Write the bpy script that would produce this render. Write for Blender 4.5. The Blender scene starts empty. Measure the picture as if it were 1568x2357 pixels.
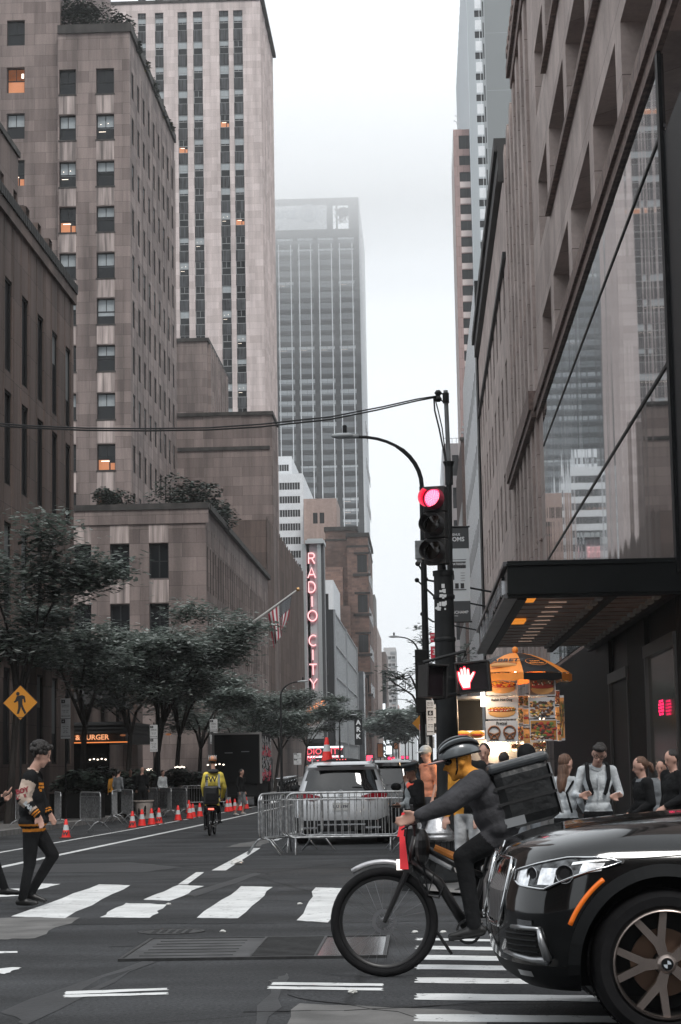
import bpy, bmesh, math, random
from mathutils import Vector, Matrix
R = math.radians
rnd = random.Random(7)
scene = bpy.context.scene
col = scene.collection

# ---------------------------------------------------------------- camera
HC = 1.45
F_PX, CXP, CYP = 4573.0, 784.0, 1178.0
PITCH, YAW, ROLL = R(7.196), R(2.28), R(1.03)
cam_d = bpy.data.cameras.new('camera')
cam = bpy.data.objects.new('camera', cam_d)
col.objects.link(cam)
cam.location = (0, 0, HC)
CFW = Vector((-math.sin(YAW) * math.cos(PITCH), math.cos(YAW) * math.cos(PITCH), math.sin(PITCH)))
CRT = Vector((math.cos(YAW), math.sin(YAW), 0))
CUP = CRT.cross(CFW)
CROLL, SROLL = math.cos(ROLL), math.sin(ROLL)
ximg = CRT * CROLL + CUP * (-SROLL)
yimg = CRT * SROLL + CUP * CROLL
cam.rotation_euler = Matrix((ximg, yimg, -CFW)).transposed().to_euler()
cam_d.sensor_fit = 'HORIZONTAL'
cam_d.sensor_width = 24.0
cam_d.lens = F_PX / 1568 * 24.0
cam_d.clip_start = 0.1
cam_d.clip_end = 6000
scene.camera = cam

# ---------------------------------------------------------------- sky, sun, exposure
w = bpy.data.worlds.new('World')
scene.world = w
w.use_nodes = True
nt = w.node_tree
for n in list(nt.nodes):
    nt.nodes.remove(n)
sky = nt.nodes.new('ShaderNodeTexSky')
sky.sky_type = 'NISHITA'
sky.sun_disc = False
sky.sun_elevation = R(52)
sky.sun_rotation = R(200)
sky.air_density = 1.6
sky.dust_density = 5.0
sky.ozone_density = 1.0
hs = nt.nodes.new('ShaderNodeHueSaturation')
hs.inputs['Saturation'].default_value = 0.10
mx = nt.nodes.new('ShaderNodeMix')
mx.data_type = 'RGBA'
mx.inputs[0].default_value = 0.85
mx.inputs[7].default_value = (11.7, 12.3, 12.85, 1)      # even cloud deck over the clear-sky gradient
bg = nt.nodes.new('ShaderNodeBackground')
bg.inputs[1].default_value = 0.082
out = nt.nodes.new('ShaderNodeOutputWorld')
nt.links.new(sky.outputs[0], hs.inputs['Color'])
nt.links.new(hs.outputs[0], mx.inputs[6])
nt.links.new(mx.outputs[2], bg.inputs[0])
nt.links.new(bg.outputs[0], out.inputs[0])
sd = bpy.data.lights.new('sun', 'SUN')
sd.energy = 1.5
sd.angle = R(14)
sd.color = (1.0, 0.97, 0.93)
sun = bpy.data.objects.new('sun', sd)
col.objects.link(sun)
sun.rotation_euler = (R(38), 0, R(200 - 180))
sun.location = (0, -20, 60)
scene.view_settings.view_transform = 'Standard'
scene.view_settings.look = 'None'
scene.view_settings.exposure = 0.32
scene.view_settings.gamma = 1
scene.cycles.use_denoising = True
scene.cycles.max_bounces = 9
scene.cycles.volume_bounces = 5
scene.cycles.volume_max_steps = 64

# ---------------------------------------------------------------- helpers
def ray(px, py):
    x = px - CXP; y = CYP - py
    return CRT * (x * CROLL + y * SROLL) + CUP * (-x * SROLL + y * CROLL) + CFW * F_PX
def at(px, py, D):
    r = ray(px, py); t = D / r.y
    return Vector((r.x * t, D, HC + r.z * t))
def atx(px, py, X):
    r = ray(px, py); t = X / r.x
    return Vector((X, r.y * t, HC + r.z * t))
GP = [(-40, 0), (14, 0), (60, -.38), (110, -.72), (160, -.75), (250, 0), (400, .6), (900, 1.6), (3000, 3)]
def gz(y):
    if y <= GP[0][0]: return 0.0
    for a, b in zip(GP, GP[1:]):
        if y <= b[0]:
            t = (y - a[0]) / (b[0] - a[0]); return a[1] + (b[1] - a[1]) * t
    return GP[-1][1]
def gat(px, py):
    r = ray(px, py); lo, hi = 3.0, 2500.0
    for i in range(50):
        m = (lo + hi) / 2
        if HC + r.z * m / r.y - gz(m) > 0: lo = m
        else: hi = m
    return at(px, py, lo)

class MB:
    def __init__(s): s.v = []; s.f = []; s.m = []
    def quad(s, a, b, c, d, m=0):
        n = len(s.v); s.v += [tuple(a), tuple(b), tuple(c), tuple(d)]; s.f.append((n, n+1, n+2, n+3)); s.m.append(m)
    def poly(s, pts, m=0):
        n = len(s.v); s.v += [tuple(p) for p in pts]; s.f.append(tuple(range(n, n+len(pts)))); s.m.append(m)
    def box(s, x0, x1, y0, y1, z0, z1, m=0, M=None):
        n = len(s.v)
        P = [(x0,y0,z0),(x1,y0,z0),(x1,y1,z0),(x0,y1,z0),(x0,y0,z1),(x1,y0,z1),(x1,y1,z1),(x0,y1,z1)]
        if M is not None: P = [tuple(M @ Vector(p)) for p in P]
        s.v += P
        for f in [(0,3,2,1),(4,5,6,7),(0,1,5,4),(1,2,6,5),(2,3,7,6),(3,0,4,7)]:
            s.f.append(tuple(n+i for i in f)); s.m.append(m)
    def cbox(s, c, size, rz=0, m=0, M=None):
        T = Matrix.Translation(Vector(c)) @ Matrix.Rotation(rz, 4, 'Z')
        if M is not None: T = Matrix.Translation(Vector(c)) @ M
        s.box(-size[0]/2, size[0]/2, -size[1]/2, size[1]/2, -size[2]/2, size[2]/2, m, T)
    def path(s, pts, r, n=6, m=0, cap=True):
        pts = [Vector(p) for p in pts]
        rs = r if isinstance(r, (list, tuple)) else [r]*len(pts)
        base = len(s.v); prev = None
        for i, p in enumerate(pts):
            if i == 0: t = pts[1]-pts[0]
            elif i == len(pts)-1: t = pts[-1]-pts[-2]
            else: t = (pts[i+1]-pts[i]).normalized() + (pts[i]-pts[i-1]).normalized()
            if t.length < 1e-9: t = Vector((0,0,1))
            t.normalize()
            if prev is None:
                a = Vector((0,0,1)) if abs(t.z) < .9 else Vector((1,0,0))
                u = t.cross(a).normalized()
            else:
                u = (prev - t*prev.dot(t))
                u = u.normalized() if u.length > 1e-6 else t.orthogonal().normalized()
            prev = u; w2 = t.cross(u)
            for k in range(n):
                a = 2*math.pi*k/n
                s.v.append(tuple(p + (u*math.cos(a)+w2*math.sin(a))*rs[i]))
        for i in range(len(pts)-1):
            for k in range(n):
                k2 = (k+1) % n
                s.f.append((base+i*n+k, base+i*n+k2, base+(i+1)*n+k2, base+(i+1)*n+k)); s.m.append(m)
        if cap:
            s.f.append(tuple(base+k for k in range(n-1,-1,-1))); s.m.append(m)
            e = base+(len(pts)-1)*n
            s.f.append(tuple(e+k for k in range(n))); s.m.append(m)
    def tube(s, a, b, r0, r1=None, n=8, m=0): s.path([a, b], [r0, r0 if r1 is None else r1], n, m)
    def lathe(s, prof, c=(0,0,0), n=16, m=0, M=None, a0=0, a1=2*math.pi):
        base = len(s.v); full = abs(a1-a0-2*math.pi) < 1e-6; nn = n if full else n+1
        for (r, z) in prof:
            for k in range(nn):
                a = a0+(a1-a0)*k/n
                p = Vector((r*math.cos(a), r*math.sin(a), z))
                if M is not None: p = M @ p
                s.v.append((p.x+c[0], p.y+c[1], p.z+c[2]))
        for i in range(len(prof)-1):
            for k in range(n):
                k2 = (k+1) % nn if full else k+1
                s.f.append((base+i*nn+k, base+i*nn+k2, base+(i+1)*nn+k2, base+(i+1)*nn+k)); s.m.append(m)
    def ell(s, c, r, n=12, k=8, m=0, M=None):
        prof = [(math.cos(-math.pi/2+math.pi*i/k), math.sin(-math.pi/2+math.pi*i/k)) for i in range(k+1)]
        T = Matrix.Diagonal((r[0], r[1], r[2], 1))
        if M is not None: T = M @ T
        s.lathe([(max(a, 1e-4), b) for a, b in prof], c, n, m, T)
    def prism(s, pts, d0, d1, m=0, M=None):
        """pts 2-D (x,z) outline, extruded along y from d0 to d1"""
        a = [Vector((p[0], d0, p[1])) for p in pts]; b = [Vector((p[0], d1, p[1])) for p in pts]
        if M is not None: a = [M @ p for p in a]; b = [M @ p for p in b]
        n = len(s.v); k = len(pts)
        s.v += [tuple(p) for p in a+b]
        s.f.append(tuple(range(n, n+k))); s.m.append(m)
        s.f.append(tuple(range(n+2*k-1, n+k-1, -1))); s.m.append(m)
        for i in range(k):
            j = (i+1) % k
            s.f.append((n+j, n+i, n+k+i, n+k+j)); s.m.append(m)
    def add(s, o, M=None, moff=0):
        n = len(s.v)
        s.v += [tuple(M @ Vector(p)) for p in o.v] if M is not None else list(o.v)
        s.f += [tuple(i+n for i in f) for f in o.f]; s.m += [i+moff for i in o.m]
    def text(s, txt, size, M, m=0, ext=0.0, bold=0.0, align='CENTER', sx=1.0):
        cu = bpy.data.curves.new('t', 'FONT'); cu.body = txt; cu.size = size; cu.align_x = align; cu.align_y = 'CENTER'
        cu.extrude = ext; cu.offset = bold; cu.resolution_u = 2
        ob = bpy.data.objects.new('t', cu); col.objects.link(ob)
        me = bpy.data.meshes.new_from_object(ob.evaluated_get(bpy.context.evaluated_depsgraph_get()))
        n = len(s.v); S = Matrix.Diagonal((sx, 1, 1, 1))
        s.v += [tuple(M @ (S @ v.co)) for v in me.vertices]
        for p in me.polygons: s.f.append(tuple(n+i for i in p.vertices)); s.m.append(m)
        bpy.data.objects.remove(ob); bpy.data.curves.remove(cu); bpy.data.meshes.remove(me)
    def mesh(s, name, mats, smooth=False):
        me = bpy.data.meshes.new(name)
        me.from_pydata(s.v, [], s.f); me.update()
        for mm in (mats if isinstance(mats, (list, tuple)) else [mats]): me.materials.append(mm)
        me.polygons.foreach_set('material_index', s.m)
        if smooth: me.polygons.foreach_set('use_smooth', [True]*len(s.f))
        return me
    def pieces(s):
        """loose islands grouped when closer than half their size: each far-apart piece becomes a part of its own"""
        n = len(s.v); par = list(range(n))
        def find(i):
            while par[i] != i: par[i] = par[par[i]]; i = par[i]
            return i
        for f in s.f:
            a = find(f[0])
            for i in f[1:]: par[find(i)] = a
        isl = {}
        for i in range(n): isl.setdefault(find(i), []).append(i)
        if not 1 < len(isl) <= 400: return None
        keys = list(isl); bb = []
        for k in keys:
            P = [s.v[i] for i in isl[k]]; lo = [min(p[j] for p in P) for j in range(3)]; hi = [max(p[j] for p in P) for j in range(3)]
            bb.append((lo, hi, max(hi[j]-lo[j] for j in range(3))))
        g = list(range(len(keys)))
        def fg(i):
            while g[i] != i: g[i] = g[g[i]]; i = g[i]
            return i
        for a in range(len(keys)):
            for b in range(a+1, len(keys)):
                A, B = bb[a], bb[b]
                d = math.sqrt(sum(max(0, A[0][j]-B[1][j], B[0][j]-A[1][j])**2 for j in range(3)))
                if d <= max(.02, .5*max(A[2], B[2])): g[fg(a)] = fg(b)
        grp = {k: fg(i) for i, k in enumerate(keys)}
        if len(set(grp.values())) < 2 or len(set(grp.values())) > 60: return None
        out = {}
        for f, m in zip(s.f, s.m):
            o = out.setdefault(grp[find(f[0])], (MB(), {})); mb, mp = o
            for i in f:
                if i not in mp: mp[i] = len(mb.v); mb.v.append(s.v[i])
            mb.f.append(tuple(mp[i] for i in f)); mb.m.append(m)
        return [o[0] for o in out.values()]
    def build(s, name, mats, parent=None, smooth=False, bevel=0, split=True):
        if parent is not None and split and len(s.v) < 9000 and name not in ('wall','graffiti') and 'letter' not in name:
            ps = s.pieces()
            if ps: return [p.build(name, mats, parent, smooth, bevel, False) for p in ps][0]
        me = s.mesh(name, mats, smooth)
        if smooth == 'auto':
            me.set_sharp_from_angle(angle=R(35))
        o = bpy.data.objects.new(name, me); col.objects.link(o)
        if bevel:
            bm = bmesh.new(); bm.from_mesh(me); bmesh.ops.remove_doubles(bm, verts=bm.verts, dist=1e-5)
            eds = [e for e in bm.edges if len(e.link_faces) == 2 and e.calc_face_angle(0) > R(30)]
            bmesh.ops.bevel(bm, geom=eds, offset=bevel, segments=2, affect='EDGES', profile=.5)
            bm.to_mesh(me); bm.free()
        if parent is not None: attach(o, parent)
        return o

def attach(o, parent):
    o.parent = parent
    o.matrix_parent_inverse = wm(parent).inverted()
def wm(o):
    m = o.matrix_basis.copy()
    if o.parent is not None: m = wm(o.parent) @ o.matrix_parent_inverse @ m
    return m
def tag(o, label=None, cat=None, group=None, kind=None):
    if label: o['label'] = label
    if cat: o['category'] = cat
    if group: o['group'] = group
    if kind: o['kind'] = kind
    return o
def empty(name, loc, label=None, cat=None, group=None, rz=0):
    o = bpy.data.objects.new(name, None); col.objects.link(o); o.location = loc; o.rotation_euler = (0, 0, rz)
    o.empty_display_size = .2
    return tag(o, label, cat, group)
KIDS = {}
def copy_tree(o, parent=None):
    c = o.copy(); col.objects.link(c)
    if parent is not None: c.parent = parent
    for ch in [k for k in bpy.data.objects if k.parent == o]: copy_tree(ch, c)
    return c
def struct(o): o['kind'] = 'structure'; return o
def RZ(a): return Matrix.Rotation(a, 4, 'Z')
def RX(a): return Matrix.Rotation(a, 4, 'X')
def RY(a): return Matrix.Rotation(a, 4, 'Y')
def T(*a): return Matrix.Translation(Vector(a if len(a) == 3 else a[0]))
# text facing the camera side (normal -Y), reading left to right along +X
def TF(x, y, z): return T(x, y, z) @ RX(R(90))
# text on a wall whose outward normal is +X (reads along +Y)
def TR(x, y, z): return T(x, y, z) @ RZ(R(90)) @ RX(R(90))
# text on a wall whose outward normal is -X (reads along -Y)
def TL(x, y, z): return T(x, y, z) @ RZ(R(-90)) @ RX(R(90))

# ---------------------------------------------------------------- materials
MATS = {}
def mat(name, c, rough=.7, metal=0, emis=None, es=1.0, noise=0, nscale=3.0, bump=0, bscale=30, spec=.5, alpha=None, coat=0, stretch=(1,1,1), trans=0):
    m = bpy.data.materials.new(name); MATS[name] = m; m.use_nodes = True
    t = m.node_tree; b = t.nodes['Principled BSDF']
    b.inputs['Base Color'].default_value = (*c, 1); b.inputs['Roughness'].default_value = rough
    b.inputs['Metallic'].default_value = metal; b.inputs['Specular IOR Level'].default_value = spec
    if coat: b.inputs['Coat Weight'].default_value = coat; b.inputs['Coat Roughness'].default_value = .03
    if trans: b.inputs['Transmission Weight'].default_value = trans
    if emis: b.inputs['Emission Color'].default_value = (*emis, 1); b.inputs['Emission Strength'].default_value = es
    if noise or bump:
        tc = t.nodes.new('ShaderNodeTexCoord'); mp = t.nodes.new('ShaderNodeMapping'); mp.inputs['Scale'].default_value = stretch
        t.links.new(tc.outputs['Object'], mp.inputs[0])
    if noise:
        nz = t.nodes.new('ShaderNodeTexNoise'); nz.inputs['Scale'].default_value = nscale; nz.inputs['Detail'].default_value = 5
        t.links.new(mp.outputs[0], nz.inputs['Vector'])
        mr = t.nodes.new('ShaderNodeMapRange'); mr.inputs[1].default_value = .3; mr.inputs[2].default_value = .7
        mr.inputs[3].default_value = 1-noise; mr.inputs[4].default_value = 1+noise
        t.links.new(nz.outputs[0], mr.inputs[0])
        mu = t.nodes.new('ShaderNodeMix'); mu.data_type = 'RGBA'; mu.blend_type = 'MULTIPLY'; mu.inputs[0].default_value = 1
        mu.inputs[6].default_value = (*c, 1); t.links.new(mr.outputs[0], mu.inputs[7]); t.links.new(mu.outputs[2], b.inputs['Base Color'])
    if bump:
        n2 = t.nodes.new('ShaderNodeTexNoise'); n2.inputs['Scale'].default_value = bscale; n2.inputs['Detail'].default_value = 4
        t.links.new(mp.outputs[0], n2.inputs['Vector'])
        bp = t.nodes.new('ShaderNodeBump'); bp.inputs['Strength'].default_value = bump; bp.inputs['Distance'].default_value = .02
        t.links.new(n2.outputs[0], bp.inputs['Height']); t.links.new(bp.outputs[0], b.inputs['Normal'])
    return m
def stone(name, c1, c2, mortar, bw=1.6, bh=.85, ms=.012, stain=.45, sc=(.9,.9,.07), rough=.85, bump=.15, offs=.5):
    """coursed masonry: blocks laid along the wall, each a slightly different tone, with rain streaks"""
    m = bpy.data.materials.new(name); MATS[name] = m; m.use_nodes = True
    t = m.node_tree; L = t.links; N = t.nodes; b = N['Principled BSDF']; b.inputs['Roughness'].default_value = rough
    tc = N.new('ShaderNodeTexCoord'); sp = N.new('ShaderNodeSeparateXYZ'); L.new(tc.outputs['Object'], sp.inputs[0])
    ad = N.new('ShaderNodeMath'); ad.operation = 'ADD'; L.new(sp.outputs[0], ad.inputs[0]); L.new(sp.outputs[1], ad.inputs[1])
    cb = N.new('ShaderNodeCombineXYZ'); L.new(ad.outputs[0], cb.inputs[0]); L.new(sp.outputs[2], cb.inputs[1])
    br = N.new('ShaderNodeTexBrick'); L.new(cb.outputs[0], br.inputs['Vector'])
    br.inputs['Color1'].default_value = (*c1, 1); br.inputs['Color2'].default_value = (*c2, 1); br.inputs['Mortar'].default_value = (*mortar, 1)
    br.inputs['Scale'].default_value = 1; br.inputs['Mortar Size'].default_value = ms; br.inputs['Brick Width'].default_value = bw; br.inputs['Row Height'].default_value = bh
    br.inputs['Mortar Smooth'].default_value = .3; br.offset = offs; br.inputs['Bias'].default_value = 0
    mp = N.new('ShaderNodeMapping'); mp.inputs['Scale'].default_value = sc; L.new(tc.outputs['Object'], mp.inputs[0])
    nz = N.new('ShaderNodeTexNoise'); nz.inputs['Scale'].default_value = 1; nz.inputs['Detail'].default_value = 6; nz.inputs['Roughness'].default_value = .65; L.new(mp.outputs[0], nz.inputs['Vector'])
    mr = N.new('ShaderNodeMapRange'); mr.inputs[1].default_value = .35; mr.inputs[2].default_value = .62; mr.inputs[3].default_value = 1-stain; mr.inputs[4].default_value = 1.08; L.new(nz.outputs[0], mr.inputs[0])
    n3 = N.new('ShaderNodeTexNoise'); n3.inputs['Scale'].default_value = 9; n3.inputs['Detail'].default_value = 4; L.new(tc.outputs['Object'], n3.inputs['Vector'])
    m3 = N.new('ShaderNodeMapRange'); m3.inputs[3].default_value = .82; m3.inputs[4].default_value = 1.16; L.new(n3.outputs[0], m3.inputs[0])
    mm = N.new('ShaderNodeMath'); mm.operation = 'MULTIPLY'; L.new(mr.outputs[0], mm.inputs[0]); L.new(m3.outputs[0], mm.inputs[1])
    mu = N.new('ShaderNodeMix'); mu.data_type = 'RGBA'; mu.blend_type = 'MULTIPLY'; mu.inputs[0].default_value = 1
    L.new(br.outputs[0], mu.inputs[6]); L.new(mm.outputs[0], mu.inputs[7]); L.new(mu.outputs[2], b.inputs['Base Color'])
    bp = N.new('ShaderNodeBump'); bp.inputs['Strength'].default_value = bump; bp.inputs['Distance'].default_value = .03
    sb = N.new('ShaderNodeMath'); sb.operation = 'SUBTRACT'; L.new(n3.outputs[0], sb.inputs[0]); L.new(br.outputs['Fac'], sb.inputs[1]); L.new(sb.outputs[0], bp.inputs['Height']); L.new(bp.outputs[0], b.inputs['Normal'])
    return m
def leafy(m):
    # thin leaves let light through
    t = m.node_tree; b = t.nodes['Principled BSDF']; tr = t.nodes.new('ShaderNodeBsdfTranslucent'); ad = t.nodes.new('ShaderNodeMixShader'); ad.inputs[0].default_value = .42
    src = b.inputs['Base Color'].links[0].from_socket; t.links.new(src, tr.inputs[0]); t.links.new(b.outputs[0], ad.inputs[1]); t.links.new(tr.outputs[0], ad.inputs[2]); t.links.new(ad.outputs[0], t.nodes['Material Output'].inputs[0]); return m
def emit(name, c, s=1.0):
    return mat(name, (c[0]*.5, c[1]*.5, c[2]*.5), .6, 0, c, s)
def glass(name, c, rough=.06, wav=0.0, wscale=2.0, stretch=(1,1,1), metal=0.0, spec=.8):
    m = mat(name, c, rough, metal, spec=spec, bump=wav if wav else 0, bscale=wscale, stretch=stretch)
    return m

limestone = stone('limestone', (.24,.192,.178), (.15,.117,.109), (.06,.047,.043), 1.9, .95)
limestone_pale = stone('limestone_pale', (.56,.485,.47), (.43,.365,.35), (.26,.21,.195), 1.9, 1.1, stain=.25)
limestone_dark = stone('limestone_dark', (.145,.105,.092), (.105,.077,.068), (.045,.034,.03), 2.2, 1.5)
streak_stone = mat('streaked_pale_stone', (.30,.25,.235), .85, noise=.65, nscale=1.6, stretch=(2.2,2.2,.12))
stone_cap = mat('weathered_cap_stone', (.035,.032,.030), .9, noise=.5, nscale=1.5, stretch=(1,1,.3))
stone_right = stone('grey_pink_limestone', (.52,.435,.405), (.41,.335,.31), (.17,.135,.12), 2.4, 1.45, stain=.25, sc=(.5,.5,.5))
moulding = mat('brown_stone_moulding', (.17,.12,.105), .7, noise=.5, nscale=6, stretch=(1,1,1), bump=.4, bscale=12)
brick_m = stone('brown_brick', (.27,.16,.125), (.15,.088,.07), (.2,.15,.13), 1.1, .5, .03, stain=.55, sc=(.12,.12,.08), bump=.1)
brick_dk = stone('dark_brick', (.085,.05,.045), (.055,.035,.03), (.10,.08,.07), .45, .18, .02, stain=.2, bump=.1)
pane_dark = glass('window_glass', (.008,.010,.012), .08, spec=.28)
pane_grey = glass('grey_window_glass', (.10,.115,.125), .15)
frame_dk = mat('dark_window_frame', (.018,.020,.022), .6, spec=.2)
frame_lt = mat('pale_window_frame', (.28,.29,.29), .5)
blind = mat('pale_roller_blind', (.30,.33,.345), .8, noise=.1, nscale=3)
lit_warm = emit('warm_room_light', (1.0,.38,.17), .15)
lit_white = emit('white_lamp_glow', (1.0,.86,.72), 2.2)
lit_red = emit('red_sign_glow', (1.0,.03,.08), 2.0)
spandrel_m = mat('streaked_metal_spandrel', (.045,.048,.052), .6, .0, spec=.2, noise=.9, nscale=2.6, stretch=(1.6,1.6,.12))
black_metal = mat('black_metal', (.008,.009,.010), .45, spec=.15, noise=.2, nscale=8)
steel = mat('galvanised_steel', (.38,.39,.40), .38, .75, noise=.3, nscale=9)
white_metal = mat('white_metal_panel', (.62,.64,.66), .5, noise=.06, nscale=1)

# ---------------------------------------------------------------- facades
def win_mb(w, h, style, var):
    """window unit, x across, z CUP, outward is -y, lies in y 0..0.12; mats: 0 frame, 1 glass, 2 blind, 3 warm light, 4 lamp, 5 red"""
    mb = MB(); fr = min(.09, w*.09)
    mb.quad((0,.06,0),(w,.06,0),(w,.06,h),(0,.06,h),1)
    for a in [(0,fr,0,h),(w-fr,w,0,h),(fr,w-fr,0,fr),(fr,w-fr,h-fr,h)]:
        mb.box(a[0],a[1],0,.055,a[2],a[3],0)
    if style in ('sash', 'sash2'):
        mb.box(fr,w-fr,.01,.055,h*.5-.04,h*.5+.04,0)
        mb.box(w/2-.025,w/2+.025,.015,.055,h*.5+.04,h-fr,0)
    elif style == 'grid':
        mb.box(w/2-.04,w/2+.04,.01,.055,fr,h-fr,0)
        mb.box(fr,w/2-.04,.015,.055,h*.5-.03,h*.5+.03,0); mb.box(w/2+.04,w-fr,.015,.055,h*.5-.03,h*.5+.03,0)
    elif style == 'two':
        mb.box(w/2-.05,w/2+.05,.01,.055,fr,h-fr,0)
    elif style == 'three':
        for k in (1, 2): mb.box(w*k/3-.04,w*k/3+.04,.01,.055,fr,h-fr,0)
    r = random.Random(var*13+5)
    y = .05
    if var % 6 in (1, 2, 4):
        d = [.5,.34,.62,.5][var % 4]*h
        mb.box(fr,w-fr,y,.058,h-fr-d,h-fr,2)
    elif var % 6 == 3: mb.box(fr,w-fr,y,.058,h-fr-h*.47,h-fr,2)
    if var == 6:
        mb.box(fr,w*.62,y,.058,fr,h*.42,3); mb.box(w*.7,w-fr,y,.058,fr,h*.3,3); mb.box(w*.2,w*.65,y-.01,.05,h*.36,h*.385,4)
    if var == 7:
        mb.box(fr,w-fr,y,.058,fr,h*.5,3); mb.box(fr,w-fr,y,.058,h*.55,h-fr,2); mb.box(w*.3,w*.36,y-.01,.05,h*.2,h*.24,4)
    if var == 8:
        mb.box(w*.12,w*.5,y,.058,h*.34,h*.355,4); mb.box(w*.6,w*.66,y,.058,h*.66,h*.69,4); mb.box(w*.2,w*.25,y,.058,h*.63,h*.655,4)
    if var == 9:
        mb.box(fr,w-fr,y,.058,fr,h-fr,3); mb.box(w*.78,w*.9,y-.01,.05,h*.62,h*.8,4)
    return mb
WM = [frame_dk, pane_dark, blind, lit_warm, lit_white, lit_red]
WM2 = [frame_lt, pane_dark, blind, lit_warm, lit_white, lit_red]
WMD = [mat('slot_frame', (.02,.021,.022), .6, spec=.1), mat('shaded_slot_glass', (.012,.013,.015), .5, spec=.08), mat('slot_blind', (.14,.15,.155), .8), lit_warm, lit_white, lit_red]  # shade of deep window recesses put into these dark matte colours
WCACHE = {}
def win_mesh(w, h, style, var, mats):
    k = (round(w, 2), round(h, 2), style, var, id(mats))
    if k not in WCACHE: WCACHE[k] = win_mb(w, h, style, var).mesh('window', mats)
    return WCACHE[k]

class Facade:
    """collects the walls and windows of one building"""
    def __init__(s, thing): s.t = thing; s.mb = MB(); s.wins = []
    def face(s, origin, rot, W, H, openings, depth=.3, m=0, rev=0, style='sash', mats=None, varf=None, wall=True, inset=0):
        M = T(origin) @ RZ(R(rot))
        us = sorted(set([0, W] + [round(o[0], 3) for o in openings] + [round(o[1], 3) for o in openings]))
        vs = sorted(set([0, H] + [round(o[2], 3) for o in openings] + [round(o[3], 3) for o in openings]))
        us = [u for u in us if 0 <= u <= W]; vs = [v for v in vs if 0 <= v <= H]
        if wall:
            for j in range(len(vs)-1):
                vc = (vs[j]+vs[j+1])/2; run = None
                row = [o for o in openings if o[2] < vc < o[3]]
                for i in range(len(us)-1):
                    uc = (us[i]+us[i+1])/2
                    solid = not any(o[0] < uc < o[1] for o in row)
                    if solid and run is None: run = us[i]
                    if run is not None and (not solid or i == len(us)-2):
                        e = us[i+1] if solid else us[i]
                        s.mb.quad(*[M @ Vector(p) for p in [(run,0,vs[j]),(e,0,vs[j]),(e,0,vs[j+1]),(run,0,vs[j+1])]], m)
                        run = None
        for k, o in enumerate(openings):
            a, b, c, d = o[:4]; D = depth
            for q in [[(a,0,c),(a,D,c),(a,D,d),(a,0,d)],[(b,D,c),(b,0,c),(b,0,d),(b,D,d)],[(a,0,c),(b,0,c),(b,D,c),(a,D,c)],[(a,D,d),(b,D,d),(b,0,d),(a,0,d)]]:
                s.mb.quad(*[M @ Vector(p) for p in q], rev if rev is not None else m)
            v = (varf(k, o) if varf else rnd.choice([0,0,1,2,3,4,5]))
            if v is not None: s.wins.append((M @ T(a, D, c), b-a, d-c, style, v, mats or WM))
    def solid(s, x0, x1, y0, y1, z0, z1, m=0, faces='LRBTF'):
        """closing faces of the block: L -x, R +x, B back, F front, T top"""
        if 'L' in faces: s.mb.quad((x0,y1,z0),(x0,y0,z0),(x0,y0,z1),(x0,y1,z1),m)
        if 'R' in faces: s.mb.quad((x1,y0,z0),(x1,y1,z0),(x1,y1,z1),(x1,y0,z1),m)
        if 'B' in faces: s.mb.quad((x1,y1,z0),(x0,y1,z0),(x0,y1,z1),(x1,y1,z1),m)
        if 'F' in faces: s.mb.quad((x0,y0,z0),(x1,y0,z0),(x1,y0,z1),(x0,y0,z1),m)
        if 'T' in faces: s.mb.quad((x0,y0,z1),(x1,y0,z1),(x1,y1,z1),(x0,y1,z1),m)
    def done(s, mats, name='wall'):
        s.mb.build(name, mats, s.t)
        def key(wn):
            p = wn[0].translation; d = (p - Vector((0,0,HC))).length
            sinv = abs((wn[0].to_3x3() @ Vector((0,1,0))).dot((p-Vector((0,0,HC))).normalized()))
            return -wn[1]*wn[2]*max(sinv, .02)/(d*d)
        s.wins.sort(key=key)
        for M, w, h, st, v, mm in s.wins[:96]:
            o = bpy.data.objects.new('window', win_mesh(w, h, st, v, mm)); col.objects.link(o)
            o.matrix_basis = M; attach(o, s.t)
        rest = s.wins[96:]
        if rest:
            for mm in ([WM] if all(r[5] is WM for r in rest) else [rest[0][5]]):
                mb = MB()
                for M, w, h, st, v, _ in rest: mb.add(win_mb(w, h, st, v), M)
                o = mb.build('window', mm, s.t); o['kind'] = 'stuff'
def grid_open(u0s, w, v0s, h): return [(u, u+w, v, v+h) for v in v0s for u in u0s]
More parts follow.
